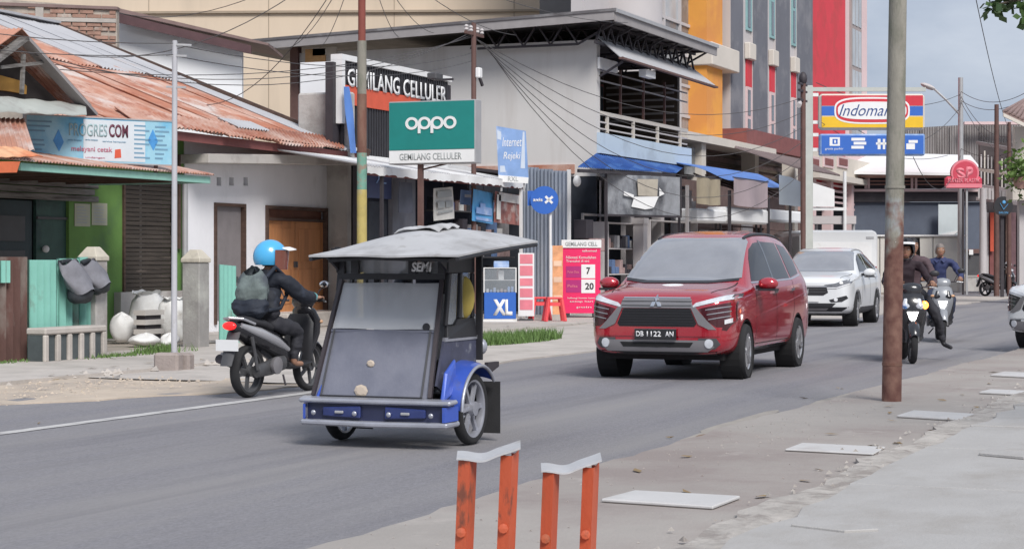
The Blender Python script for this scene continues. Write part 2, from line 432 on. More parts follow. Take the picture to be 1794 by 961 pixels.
RUBBER = mat('tyre_rubber', (0.022, 0.022, 0.024), 0.9, var=0.15, scale=8, bump=0.2)
BLACKP = mat('black_plastic', (0.022, 0.022, 0.026), 0.5, var=0.15, scale=5, bump=0.06)
DGREYP = mat('dark_grey_plastic', (0.07, 0.07, 0.075), 0.55, var=0.12, bump=0.06)
CHROME = mat('chrome', (0.75, 0.75, 0.77), 0.15, 1.0, var=0.02, bump=0)
ALLOY = mat('alloy', (0.50, 0.50, 0.52), 0.3, 0.7, var=0.05, bump=0)
HEADL = mat('headlight_glass', (0.62, 0.64, 0.68), 0.12, 0.0, var=0.15, scale=20, bump=0.1, spec=0.8, coat=0.6)
SEATB = mat('seat_vinyl', (0.03, 0.03, 0.034), 0.5, var=0.1, bump=0.1)
SACK = mat('white_sack', (0.74, 0.74, 0.73), 0.75, var=0.08, scale=5, bump=0.3, c2=(0.45, 0.42, 0.39), s2=3, lo=0.55, hi=0.7)
LEAF = mat('leaf_green', (0.05, 0.10, 0.025), 0.6, var=0.3, scale=4, bump=0.05)
GRASSM = mat('grass_blades', (0.11, 0.19, 0.05), 0.7, var=0.3, scale=6, bump=0)
BARK = mat('bark', (0.13, 0.10, 0.08), 0.9, var=0.2, scale=6, bump=0.5)
POSTOR = mat('orange_steel', (0.53, 0.10, 0.042), 0.6, var=0.1, scale=6, bump=0.15, c2=(0.36, 0.10, 0.045), s2=7, lo=0.56, hi=0.68, stretch=(1, 1, 0.5), c3=(0.17, 0.06, 0.04), s3=14, lo3=0.585, hi3=0.66, amt3=0.85)
PAPER = mat('paper_notice', (0.42, 0.42, 0.32), 0.8, var=0.08, bump=0.03)
PAPERW = mat('white_poster', (0.60, 0.59, 0.56), 0.75, var=0.1, scale=4, bump=0.05)
REDBRN = mat('russet_print', (0.30, 0.12, 0.10), 0.6, var=0.3, scale=5, bump=0.03, c2=(0.45, 0.36, 0.33), s2=4)
CLOTHB = mat('khaki_cloth', (0.33, 0.28, 0.20), 0.85, var=0.12, scale=3, bump=0.15)
CLOTHM = mat('mauve_cloth', (0.38, 0.31, 0.33), 0.85, var=0.08, scale=2, bump=0.15)
PLASTICSH = mat('plastic_sheet', (0.27, 0.28, 0.30), 0.25, var=0.3, scale=1.8, bump=0.4, c2=(0.09, 0.093, 0.105), s2=1.3, lo=0.45, hi=0.65, stretch=(1, 1, 0.7))
CLUT = [mat('clutter_' + n, c, 0.7, var=0.2, scale=4, bump=0.1) for n, c in (('brown', (0.14, 0.09, 0.08)), ('grey', (0.24, 0.23, 0.24)), ('white', (0.55, 0.54, 0.53)), ('rose', (0.40, 0.28, 0.27)), ('blue', (0.10, 0.16, 0.30)), ('dark', (0.04, 0.035, 0.045)))]

# ------------------------------------------------------------------ ground, road, pavements
def flat(name, x0, x1, fy0, fy1, z, m, n=60, hgt=0.0, edge=0.0, seed=1, wob=0.0):
    """a strip along the street between two edge lines y=f(x), with a ragged edge and a short drop down to its neighbour"""
    r = random.Random(seed)
    b = MB()
    ny = 6
    rows = []
    for i in range(n + 1):
        x = x0 + (x1 - x0) * i / n
        a, c = fy0(x) + r.uniform(-edge, edge), fy1(x) + r.uniform(-edge, edge)
        row = [V((x, a, z - hgt))] if hgt else []
        row += [V((x, a + (c - a) * j / ny, z + (r.uniform(-wob, wob) if 0 < j < ny else 0))) for j in range(ny + 1)]
        if hgt: row.append(V((x, c, z - hgt)))
        rows.append(row)
    k = len(rows[0])
    vs = [p for row in rows for p in row]
    fs = [(i * k + j, (i + 1) * k + j, (i + 1) * k + j + 1, i * k + j + 1) for i in range(n) for j in range(k - 1)]
    b.add(vs, fs)
    o = b.build(name, m, smooth=30)
    return struct(o)
K = lambda v: (lambda x: v)
g = MB(); g.add([(-300, -600, -0.05), (1500, -600, -0.05), (1500, 1500, -0.05), (-300, 1500, -0.05)], [(0, 1, 2, 3)])
struct(g.build('ground', SOIL))
flat('road', -20, 130, lambda x: 4.0 - max(0, x - 35) * 0.10, lambda x: (12.6 if x < 16 else max(10.3, 12.6 - (x - 16) * 1.0)) + max(0, min(10, (x - 60) * 0.2)), 0.0, ASPHALT, n=150)
flat('white_edge_line', 2, 19.5, K(9.70), K(9.85), 0.005, LINEW, n=80, edge=0.004)
flat('sand_verge', -10, 19.6, lambda x: 11.9 - max(0, min(1.45, (x - 15.2) * .62)) + .1 * sin(x * 2.3), K(13.6), 0.012, SAND, n=70, hgt=0.013, edge=0.10, seed=3, wob=0.03)
flat('concrete_verge', 19.2, 75, K(10.15), K(14.6), 0.022, CONC, n=60, hgt=0.023, edge=0.08, seed=8, wob=0.006)
flat('far_pavement', -10, 27.2, K(13.35), K(16.3), 0.06, CONC, n=110, hgt=0.09, edge=0.05, seed=4)
flat('shop_apron', 27.2, 75, K(14.4), K(19), 0.06, CONC, n=60, hgt=0.08, edge=0.05, seed=5)
flat('yard', 10, 40, K(16.3), K(19.2), 0.05, SOIL, n=30)
flat('near_pavement', -2, 45, lambda x: -3.0, lambda x: 4.36 + 0.03 * sin(x * 1.3) - max(0, x - 17) * 0.02, 0.055, PAVE, n=170, hgt=0.08, edge=0.03, seed=6)
edge_st = flat('broken_concrete_edge', 0, 40, lambda x: 2.30, lambda x: 2.72 + 0.05 * sin(x * 2.1), 0.085, EDGE, n=150, hgt=0.06, edge=0.05, seed=7, wob=0.012)
walk = MB(); walk.box(-2, -3, 0.02, 40, 2.42, 0.085)
walkway = struct(walk.build('walkway', mat('joint_dirt', (.15, .13, .115), .95, var=.3, scale=4, bump=.5)))
rr = random.Random(5)
ysp = [-2.6, -1.0, 0.62, 2.44]
xx = 0.0
slab_meshes = []
while xx < 36:
    w = rr.choice([1.9, 2.3, 2.6])
    for j in range(3):
        y0, y1 = ysp[j], ysp[j + 1]
        b = MB()
        jag = [(xx + 0.022, y0 + 0.022), (xx + w - 0.022, y0 + 0.022), (xx + w - 0.022, y1 - 0.022)]
        if j == 2:                                   # the road-side row is broken away along its edge
            q = [(xx + w * t, y1 - rr.uniform(0.0, 0.09)) for t in (0.8, 0.6, 0.4, 0.2)]
            jag += q
        jag.append((xx + 0.008, y1 - 0.008))
        tilt = rr.uniform(-0.004, 0.004)
        b.prism([(px, py, 0.105 + tilt * (px - xx)) for px, py in jag], (0, 0, 0.03))
        b.build('paving_slab', PALEPAVE, walkway, bevel=0.006)
    xx += w
# pale cover slabs set in the near pavement
def cover_slab(pts, h, label, lift=0.0):
    p = [gp(x, y, 0.056 + h) for x, y in pts]
    c = sum(p, V()) / 4; c.z = 0.056
    b = MB(); b.prism([q - c - V((0, 0, h)) for q in p], (0, 0, h))
    o = b.build('cover_slab', SLABW, bevel=0.006); o.location = c + V((0, 0, 0.002 + lift))
    tag(o, label, 'slab', 'pale concrete cover slabs on the pavement', kind='thing')
cover_slab([(1053, 873), (1112, 858), (1297, 868), (1249, 886)], 0.02, 'large pale cover slab raised beside the orange steel stands')
cover_slab([(1375, 786), (1405, 775), (1551, 782), (1530, 794)], 0.015, 'pale cover slab sunk flush between the raised slab and the thick pole')
cover_slab([(1571, 727), (1600, 718), (1725, 725), (1702, 735)], 0.02, 'pale cover slab lying just past the foot of the thick pole')
cover_slab([(1715, 686), (1735, 681), (1850, 686), (1840, 692)], 0.02, 'thin pale cover slab at the right frame edge below the white car')
cover_slab([(1735, 656), (1760, 650), (1850, 654), (1840, 661)], 0.02, 'farthest pale cover slab, near the front tyre of the cropped white car')
# cracks / broken lips on the paving: shards of slab
def shard(pts, z, h, label):
    p = [gp(x, y, z + h) for x, y in pts]
    b = MB(); c = sum(p, V()) / len(p); c.z = z
    b.prism([q - c - V((0, 0, h)) for q in p], (0, 0, h))
    o = b.build('concrete_shard', PALEPAVE, bevel=0.004); o.location = c
    tag(o, label, 'rubble', 'broken concrete shards', kind='thing')
shard([(1385, 917), (1440, 908), (1540, 925), (1480, 928)], 0.137, 0.02, 'long pale concrete shard on the broken paving at the bottom right')
shard([(1715, 792), (1730, 784), (1800, 792), (1794, 799)], 0.137, 0.02, 'pale concrete shard on the paving at the right frame edge')
# pebbles, dirt and grit
def pebbles(name, n, region, size, m, seed, zz):
    r = random.Random(seed); b = MB()
    for _ in range(n):
        x, y = region(r); s = r.uniform(*size)
        a = r.uniform(0, 6)
        vs = [(x + s * cos(a + k * 2.1) * r.uniform(0.7, 1.2), y + s * sin(a + k * 2.1) * r.uniform(0.7, 1.2), zz) for k in range(3)]
        top = (x, y, zz + s * 0.8)
        b.add(vs + [top], [(0, 1, 3), (1, 2, 3), (2, 0, 3)])
    return stuff(b.build(name, m))
pebbles('gravel', 520, lambda r: (r.uniform(12, 19.6), r.gauss(12.4, 0.5)), (0.008, 0.028), SAND, 3, 0.02)
pebbles('grit', 500, lambda r: (r.uniform(7, 30), 4.3 - abs(r.gauss(0, 0.5))), (0.004, 0.012), PAVE, 4, 0.056)
pebbles('rubble', 60, lambda r: (r.uniform(15, 27), 13.3 + r.gauss(0, 0.12)), (0.03, 0.09), CONC, 9, 0.03)
pebbles('gravel', 500, lambda r: (r.uniform(6, 30), 2.6 + r.gauss(0, 0.16)), (0.008, 0.03), EDGE, 12, 0.07)
def grass(name, n, region, h, seed, zz):
    r = random.Random(seed); b = MB()
    for _ in range(n):
        x, y = region(r); a = r.uniform(0, 6.28); hh = r.uniform(0.4, 1) * h; w = 0.012
        dx, dy = cos(a), sin(a); lx, ly = r.gauss(0, 0.35) * hh, r.gauss(0, 0.35) * hh
        b.add([(x - dx * w, y - dy * w, zz), (x + dx * w, y + dy * w, zz), (x + lx, y + ly, zz + hh)], [(0, 1, 2)])
    return stuff(b.build(name, GRASSM))
gc = gp(893, 600)
def gell(r):
    a, q = r.uniform(0, 6.28), math.sqrt(r.random())
    return gc.x + 2.0 * q * cos(a), gc.y + 0.55 * q * sin(a)
grass('grass', 2600, gell, 0.22, 5, 0.02)
grass('weeds', 220, lambda r: (22.9 + r.gauss(0, 0.35), 15.35 + r.gauss(0, 0.08)), 0.07, 6, 0.06)
grass('weeds', 260, lambda r: (24.1 + r.gauss(0, 0.25), 15.5 + r.gauss(0, 0.12)), 0.16, 7, 0.06)
grass('weeds', 250, lambda r: (r.uniform(20.5, 22.6), 15.75 + r.gauss(0, 0.08)), 0.05, 8, 0.06)

# repairs, cracks and stains on the road
r = random.Random(31)
def blob_sheet(name, cx, cy, rx, ry, z, m, n=22, jag=.18):
    ph = [r.uniform(0, 6) for _ in range(4)]
    pts = []
    for k in range(n):
        t = 2 * pi * k / n; q = 1 + jag * (sin(2 * t + ph[0]) + .6 * sin(3 * t + ph[1]) + .5 * sin(5 * t + ph[2])) / 1.5 + r.uniform(-.05, .05)
        pts.append((cx + rx * q * cos(t), cy + ry * q * sin(t), z))
    b = MB(); b.add(pts, [tuple(range(n))]); return struct(b.build(name, m))
for k, (cx, cy, rx, ry) in enumerate(()):
    blob_sheet('asphalt_patch', cx, cy, rx, ry, .0035, ASPHALT2)
for k in range(0): blob_sheet('oil_stain', r.uniform(9, 30), r.choice([6.1, 6.9, 8.0]) + r.gauss(0, .3), r.uniform(.15, .5), r.uniform(.06, .14), .0065 + .0004 * k, STAIN, 14, .3)
def crack(x0, y0, x1, y1, n=16, w=.012):
    b = MB(); L = []
    for k in range(n + 1):
        t = k / n; L.append((x0 + (x1 - x0) * t + r.gauss(0, .04), y0 + (y1 - y0) * t + r.gauss(0, .05)))
    vs = []
    for k, (x, y) in enumerate(L):
        q = w * r.uniform(.4, 1.3); vs += [(x - q * .3, y - q, .0045), (x + q * .3, y + q, .0045)]
    b.add(vs, [(2 * k, 2 * k + 2, 2 * k + 3, 2 * k + 1) for k in range(n)]); struct(b.build('road_crack', CRACK))
for a in ((24, 8.9, 31, 8.4),): crack(*a, w=.006)
# broken sandy spill where the pavement lip has crumbled by the thick pole
blob_sheet('sand_spill', 15.9, 4.5, 1.5, .16, .0052, mat('dusty_spill', (.33, .30, .27), .95, var=.15, bump=.5), 24, .35)
blob_sheet('sand_spill', 14.9, 4.42, .35, .10, .0105, mat('rust_soil', (.22, .15, .10), .95, var=.2, bump=.5), 14, .3)
blob_sheet('sand_spill', 18.9, 4.35, 2.2, .20, .0057, mat('dusty_spill', (.33, .30, .27), .95, var=.15, bump=.5), 24, .3)

# scattered leaves and scraps of paper
def litter(name, n, region, m, seed, zz, size=(.02, .05)):
    r2 = random.Random(seed); b = MB()
    for _ in range(n):
        x, y = region(r2); q = r2.uniform(*size); a = r2.uniform(0, 6.28)
        c = [(x + q * cos(a + t) * k, y + q * sin(a + t) * k, zz + r2.uniform(.001, .018)) for t, k in ((0, 1.5), (1.4, .6), (3.1, 1.5), (4.7, .6))]
        b.add(c, [(0, 1, 2, 3)])
    stuff(b.build(name, m))
litter('litter', 22, lambda r2: (r2.uniform(6, 26), 2.7 + abs(r2.gauss(0, .7))), mat('dry_leaf', (.24, .17, .09), .9, var=.3, bump=0), 3, .058)
litter('litter', 40, lambda r2: (r2.uniform(14, 27), 13.5 + r2.gauss(0, .5)), mat('dry_leaf', (0, 0, 0)), 4, .064, (.03, .06))
litter('litter', 16, lambda r2: (r2.uniform(15, 40), 14.4 + r2.gauss(0, .5)), PAPERW, 5, .07, (.03, .07))
litter('litter', 14, lambda r2: (r2.uniform(8, 24), r2.choice([4.6, 9.95]) + abs(r2.gauss(0, .12))), mat('dry_leaf', (0, 0, 0)), 6, .004, (.02, .04))

# ------------------------------------------------------------------ left: rusty-roofed houses, fence, yard
def X_at(x, Y): return yp(x, 455, Y).x
def Z_at(x, y, Y): return yp(x, y, Y).z
YF = 19.0
def frame_open(b, x0, x1, z0, z1, y, w, d, mi=0):      # four bars round an opening in a street facade
    b.box(x0 - w, y - d, z0 - w, x0, y + 0.05, z1 + w, mi); b.box(x1, y - d, z0 - w, x1 + w, y + 0.05, z1 + w, mi)
    b.box(x0, y - d, z1, x1, y + 0.05, z1 + w, mi)
def wall_with_holes(b, x0, x1, z0, z1, y0, y1, holes, mi=0):
    """a facade slab along the street with rectangular openings (x0, x1, z0, z1)"""
    xs = sorted({x0, x1, *[h[0] for h in holes], *[h[1] for h in holes]})
    zs = sorted({z0, z1, *[h[2] for h in holes], *[h[3] for h in holes]})
    for i in range(len(xs) - 1):
        for j in range(len(zs) - 1):
            cx, cz = (xs[i] + xs[i + 1]) / 2, (zs[j] + zs[j + 1]) / 2
            if any(h[0] < cx < h[1] and h[2] < cz < h[3] for h in holes): continue
            b.box(xs[i], y0, zs[j], xs[i + 1], y1, zs[j + 1], mi)

# --- green repair shop
gs = thing('repair_shop', 'green shop front with mint eave and small brown gable above it', 'shop', (26, YF, 0))
xg0, xg1 = 20.5, X_at(322, YF)
win = (X_at(217, YF), X_at(301, YF), Z_at(260, 510, YF), Z_at(260, 311, YF))
drk = (X_at(0, YF) - 3, X_at(67, YF), 0.1, Z_at(30, 350, YF))
drg = (X_at(69, YF), X_at(121, YF), 0.1, Z_at(100, 350, YF))
b = MB(); wall_with_holes(b, xg0, xg1, 0.0, 3.6, YF, YF + 0.2, [win, (drk[0], drg[1], 0.0, drg[3])])
b.build('wall', GREENW, gs, world=True)
MB().box(win[0] - 0.3, YF - 0.14, 0, xg1, YF - 0.003, win[2]).build('plinth', PLASTER, gs, world=True)
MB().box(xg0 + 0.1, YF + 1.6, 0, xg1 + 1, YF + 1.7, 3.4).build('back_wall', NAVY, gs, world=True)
# dark doorway, its leaf and shelves inside
b = MB(); b.box(drk[0], YF + 0.1, 0.1, drk[1] - 0.03, YF + 0.16, drk[3])
d = b.build('door', mat('dark_teal_door', (0.018, 0.035, 0.042), 0.5, var=0.2, bump=0.1), gs, world=True)
for k in range(3):
    MB().box(drk[1] - 1.05, YF + 0.07, 0.6 + k * 0.55, drk[1] - 0.25, YF + 0.098, 1.0 + k * 0.55).build('door_panel', DGREYP, d).matrix_parent_inverse = wm(d).inverted() if False else Matrix()
for o in [o for o in COL.objects if o.name.startswith('door_panel')]: o.matrix_parent_inverse = wm(d).inverted()
d = MB().box(drg[0], YF + 0.06, 0.1, drg[1], YF + 0.12, drg[3]).build('green_door', DGREEN, gs, world=True)
MB().sphere((drg[0] + 0.16, YF - 0.01, Z_at(80, 436, YF)), 0.06, 10, 6).build('knob', WHITEM, d, world=True)
MB().box(drg[0], YF + 0.03, drg[3] - 0.32, drg[1], YF + 0.058, drg[3] - 0.28).build('rail', DGREYP, d, world=True)
# weathered boards over the doorway
zt = Z_at(80, 304, YF)
nb = 4
for k in range(nb):
    z0 = drk[3] + 0.02 + (zt - drk[3]) * k / nb
    b = MB(); x1 = X_at(168 - (k % 2) * 8, YF)
    b.box(xg0, YF - 0.06 - 0.015 * (k % 2), z0, x1, YF - 0.01, z0 + (zt - drk[3]) / nb - 0.015)
    b.build('board', WOODG, gs, bevel=0.004, world=True)
# roll-down slat blind in the window
fr = MB(); frame_open(fr, *win, YF, 0.05, 0.04); fr.build('window_frame', WOODB, gs, world=True)
ns = 26
for k in range(ns):
    z0 = win[2] + (win[3] - win[2]) * k / ns; h = (win[3] - win[2]) / ns
    r = RND.uniform(-0.012, 0.012)
    b = MB(); b.box(win[0], YF + 0.02 + r, z0 + 0.004, win[1], YF + 0.05 + r, z0 + h - 0.006)
    b.build('slat', SHUT, gs, world=True)
# pasted notices
for (x0, x1, y0, y1) in ((130, 157, 356, 396), (160, 187, 355, 394)):
    p = MB().box(X_at(x0, YF), YF - 0.012, Z_at(x0, y1, YF), X_at(x1, YF), YF - 0.002, Z_at(x0, y0, YF)).build('notice', PAPER, gs, world=True)
    q = MB(); w = X_at(x1, YF) - X_at(x0, YF)
    for k in range(6):
        z = Z_at(x0, y0 + 6 + k * 5.4, YF)
        q.box(X_at(x0, YF) + w * 0.12, YF - 0.016, z - 0.012, X_at(x0, YF) + w * RND.uniform(0.6, 0.9), YF - 0.0125, z + 0.008)
    q.build('print', GREYTXT, p, world=True)
# porch: mint eave board, rusted sheets behind it, posts
YP = 16.55
xe0, xe1 = X_at(34, YP), X_at(366, YP)
ze = Z_at(200, 306, YP)
b = MB(); b.box(xe0, YP - 0.03, ze - 0.035, xe1, YP + 0.02, ze + 0.075)
b.build('eave_board', MINT, gs, bevel=0.006, world=True)
MB().box(xe1 - 0.03, YP + 0.021, ze - 0.03, xe1, YP + 2.3, ze + 0.07).build('end_board', MINT, gs, world=True)
x = xe0 - 2.2
while x < xe1 - 0.05:
    w = min(0.82, xe1 - x)
    MB().sheet((x, YP - 0.1, ze + 0.10), (x + w, YP - 0.1, ze + 0.10), (x, YF + 0.05, ze + 0.62), (x + w, YF + 0.05, ze + 0.62), w / 0.076, 0.012).build('roof_sheet', RUST2, gs, smooth=60, world=True)
    x += 0.80
b = MB()
for k in range(7): b.box(xe0 + k * 0.74, YP + 0.1, ze - 0.03, xe0 + k * 0.74 + 0.05, YF - 0.02, ze + 0.03)
b.build('rafters', WOODB, gs, world=True)
# small gable over the porch
YG = 17.3
pk = yp(41, 70, YG); er = yp(157, 196, YG); el = V((2 * pk.x - er.x, YG, er.z))
for a, c in ((pk, er), (pk, el)):
    MB().bar(a + V((0, 0, 0.02)), c + (c - a) * 0.04, 0.05, 0.20, up=(0, 1, 0)).build('barge_board', GREYFAS if a is pk and c is er else WOODG, gs, world=True)
    dv = V((0, 2.4, 0)); off = V((0, 0, 0.16))
    MB().sheet(a + off, a + off + dv, c + off + (c - a) * 0.04, c + off + dv, 30, 0.012).build('gable_sheet', RUST2, gs, smooth=60, world=True)
tri = MB(); dy = V((0, 0.35, 0))
tri.prism([pk + dy - V((0, 0, 0.12)), er + dy, el + dy], (0, 0.06, 0)); tri.build('gable_shade_board', mat('gable_shadow_board', (0.05, 0.042, 0.04), 0.8, var=0.2), gs, world=True)  # near-black board painted as the shade inside the open gable
yb = MB(); y2 = V((0, 0.28, 0))
def gy(x, y): return yp(x, y, YG) + y2
yb.prism([gy(-50, 121), gy(30, 131), gy(66, 141), gy(75, 150), gy(74, 164), gy(40, 158), gy(-50, 150)], (0, 0.05, 0))
yb.build('yellow_board', YELLOWPLY, gs, world=True)
b = MB(); b.bar(yp(41, 95, YG), yp(38, 165, YG), 0.05, 0.05); b.bar(yp(0, 118, YG), yp(75, 110, YG), 0.04, 0.05)
b.build('gable_strut', WOODG, gs, world=True)
a0, a1 = yp(-140, 158, YG + 0.1), yp(150, 184, YG + 0.1)
c0, c1 = yp(-140, 190, YG - 0.5), yp(152, 203, YG - 0.5)
MB().grid(lambda u, v: (a0.lerp(a1, u)).lerp(c0.lerp(c1, u), v) + V((0, 0, 0.14 * sin(pi * v) * (1 - u) + 0.01 * sin(u * 40))), 30, 6, thick=(0, 0, 0.015)).build('tin_canopy', TIN2, gs, smooth=60, world=True)
# awnings at the far left
def quad_sheet(name, pts, m, parent, waves=9, amp=0.016):
    a, bq, c, dq = pts
    return MB().sheet(a, bq, c, dq, waves, amp).build(name, m, parent, smooth=60, world=True)
quad_sheet('rusty_awning', (yp(-150, 200, 17), yp(44, 208, 17), yp(-150, 290, 16.3), yp(62, 262, 16.3)), RUST2, gs, 22)
quad_sheet('orange_awning', (yp(-150, 246, 16.25), yp(36, 258, 16.25), yp(-150, 280, 15.9), yp(76, 273, 15.9)), ORANGEAW, gs, 10, 0.006)
quad_sheet('awning_valance', (yp(-150, 282, 15.88), yp(36, 283, 15.88), yp(-150, 306, 15.86), yp(30, 302, 15.86)), mat('vermilion_sheet', (0.62, 0.15, 0.06), 0.7, var=0.15), gs, 5, 0.004)
# hanging bags on the white canopy etc. come later

# --- signboard of the repair shop, standing on the porch roof, turned a little to the viewer
sl, sr = dp(44, 278, 28.6), dp(304, 290, 28.6 * 1.054)
sw = (sr - sl).length; shh = 0.66
sb = thing('shop_sign', 'pale blue PROGRES COM signboard standing on the rusty porch roof', 'sign', ((sl.x + sr.x) / 2, (sl.y + sr.y) / 2, (sl.z + sr.z) / 2), math.atan2(sr.y - sl.y, sr.x - sl.x))
SIGNP = mat('sign_print_blue', (0.30, 0.54, 0.66), 0.5, var=0.10, scale=1.6, bump=0.02, c2=(0.07, 0.36, 0.60), s2=1.1, lo=0.46, hi=0.64)
MB().box(-sw / 2, 0, 0, sw / 2, 0.03, shh).build('panel', SIGNP, sb)
MB().box(-sw * 0.12, -0.004, 0.02, sw * 0.30, -0.001, shh - 0.02).build('white_field', mat('sign_pale', (0.60, 0.65, 0.69), 0.5, var=0.05, bump=0), sb)
b = MB()
for s in (-1, 1): b.box(s * sw / 2 - 0.02, -0.012, -0.02, s * sw / 2 + 0.02, 0.04, shh + 0.02)
b.box(-sw / 2 + 0.02, -0.012, shh, sw / 2 - 0.02, 0.04, shh + 0.02); b.box(-sw / 2 + 0.02, -0.012, -0.02, sw / 2 - 0.02, 0.04, 0)
b.build('frame', GREYM, sb)
LETG = mat('sign_letter_grey', (0.30, 0.42, 0.44), 0.6, var=0.05, bump=0)
LETD = mat('sign_letter_maroon', (0.13, 0.035, 0.06), 0.6, var=0.05, bump=0)
LETR = mat('sign_letter_rose', (0.52, 0.18, 0.25), 0.6, var=0.05, bump=0)
LETB = mat('sign_letter_blue', (0.16, 0.30, 0.42), 0.6, var=0.05, bump=0)
X_ = lambda px: -sw / 2 + sw * (px - 44) / 260.0
Zs = lambda f: shh * (1 - f)
text('lettering', 'PROGRES', LETG, sb, X_(118), -0.006, Zs(0.42), 0.19, X_(184) - X_(118), bold=0.01)
text('lettering', 'COM', LETD, sb, X_(187), -0.006, Zs(0.42), 0.20, X_(221) - X_(187), bold=0.03)
for px0, px1, f in ((116, 140, 0.55), (146, 168, 0.53), (176, 218, 0.55)):
    text('lettering', 'service komputer', LETB, sb, X_(px0), -0.006, Zs(f), 0.035, X_(px1) - X_(px0))
text('lettering', 'melayani cetak', LETR, sb, X_(122), -0.006, Zs(0.80), 0.10, X_(193) - X_(122), bold=0.01)
text('lettering', 'undangan', LETR, sb, X_(146), -0.006, Zs(0.93), 0.035, X_(180) - X_(146))
MB().prism([(X_(197), -0.001, Zs(0.90)), (X_(209), -0.001, Zs(0.88)), (X_(208), -0.001, Zs(0.68)), (X_(198), -0.001, Zs(0.70))], (0, -0.006, 0)).build('red_bag_print', REDP, sb)
b = MB()
for col, x0, x1 in ((0, 48, 92), (1, 232, 262), (2, 270, 296)):
    for k in range(8):
        if col == 0 and k in (3,): continue
        x2 = x0 + (x1 - x0) * RND.uniform(0.5, 1)
        z = Zs(0.13 + k * 0.105)
        b.box(X_(x0), -0.005, z - 0.012, X_(x2), -0.001, z + 0.014)
stuff(b.build('small_print', LETB, sb))
for px, f in ((100, 0.55), (266, 0.45)):
    MB().prism([(X_(px - 9), -0.001, Zs(f)), (X_(px + 1), -0.001, Zs(f + 0.24)), (X_(px + 9), -0.001, Zs(f + 0.02)), (X_(px), -0.001, Zs(f - 0.26))], (0, -0.004, 0)).build('diamond_print', mat('sign_blue_facet', (0.07, 0.28, 0.60), 0.5, var=0.2, scale=6, bump=0), sb)
for k in (-.4, .38): MB().box(sw * k, 0.05, -0.22, sw * (k + .02), 0.09, shh).build('post', BROWNST, sb)

# --- white house under the big rusted roof
wh = thing('white_house', 'white single storey house with brown double door under a large rusted roof', 'house', (34, YF, 0))
xw0, xw1 = xg1, X_at(588, YF)
d1 = (X_at(373, YF), X_at(427, YF), 0.25, Z_at(400, 356, YF))
d2 = (X_at(463, YF), X_at(570, YF), Z_at(515, 545, YF), Z_at(515, 362, YF))
vents = [(X_at(p, YF), X_at(p + 8, YF), Z_at(p, 325, YF), Z_at(p, 310, YF)) for p in (378, 400, 425)]
b = MB(); wall_with_holes(b, xw0 + 0.003, xw1, 0, 3.6, YF - 0.02, YF + 0.2, [d1, d2] + vents)
b.build('wall', WHITEW, wh, world=True)
MB().box(xw1 - 0.25, YF + 0.21, 0, xw1 - 0.05, YF + 6, 3.4).build('side_wall', WHITEW, wh, world=True)
MB().box(xw0, YF + 0.8, 0, xw1 - 0.3, YF + 0.9, 3.4).build('inner_wall', NAVY, wh, world=True)
fr = MB(); frame_open(fr, d1[0] + .06, d1[1] - .06, d1[2], d1[3] - .06, YF - 0.02, 0.06, 0.04); fr.build('door_frame', WOODB, wh, world=True)
dd = MB().box(d1[0] + .06, YF + 0.03, d1[2], d1[1] - .06, YF + 0.07, d1[3] - .06).build('grey_door', GREYDOOR, wh, world=True)
MB().box(d1[1] - 0.5, YF + 0.0, 1.0, d1[1] - 0.2, YF + 0.028, 1.08).build('hasp', DGREYP, dd, world=True)
fr = MB(); frame_open(fr, d2[0] + .07, d2[1] - .07, d2[2], d2[3] - .07, YF - 0.02, 0.07, 0.05)
tz = d2[3] - 0.24
fr.box(d2[0] + .07, YF - 0.05, tz - 0.05, d2[1] - .07, YF + 0.05, tz); fr.build('door_frame', WOODB, wh, world=True)
MB().box(d2[0] + .07, YF + 0.06, tz, d2[1] - .07, YF + 0.08, d2[3] - .07).build('transom', mat('reddish_wood', (.20, .085, .055), .7, var=.2), wh, world=True)
md = (d2[0] + d2[1]) / 2
for a, c in ((d2[0] + .07, md - 0.006), (md + 0.006, d2[1] - .07)):
    dl_ = MB().box(a, YF + 0.02, d2[2], c, YF + 0.06, tz - 0.055).build('door_leaf', DOORB, wh, world=True)
    for z0, z1 in ((d2[2] + 0.15, d2[2] + 0.85), (d2[2] + 1.0, tz - 0.2)):
        MB().box(a + 0.14, YF + 0.008, z0, c - 0.14, YF + 0.019, z1).build('door_panel', DOORB, dl_, bevel=0.006, world=True)
    MB().box(md - 0.06 if a < md - .2 else md + 0.02, YF - 0.02, 1.25, md - 0.02 if a < md - .2 else md + 0.06, YF + 0.019, 1.37).build('handle', DGREYP, dl_, world=True)
MB().box(d2[0] - 0.3, YF - 0.7, 0.06, d2[1] + 0.5, YF - 0.025, d2[2] - 0.004).build('step', CONC, wh, bevel=0.02, world=True)
# thin flat canopy with a pale edge
ca, cb = yp(366, 277, 18.35), yp(645, 281, 18.35)
b = MB(); b.prism([ca + V((0, 0, -0.09)), cb + V((0, 0, -0.10)), cb + V((0, 0, 0.10)), ca + V((0, 0, 0.08))], (0, 0.6, 0))
b.build('canopy', mat('canopy_edge', (0.50, 0.47, 0.44), 0.8, var=0.08, scale=1.5, bump=0.2, c2=(0.36, 0.32, 0.30), s2=1.2), wh, bevel=0.01, world=True)
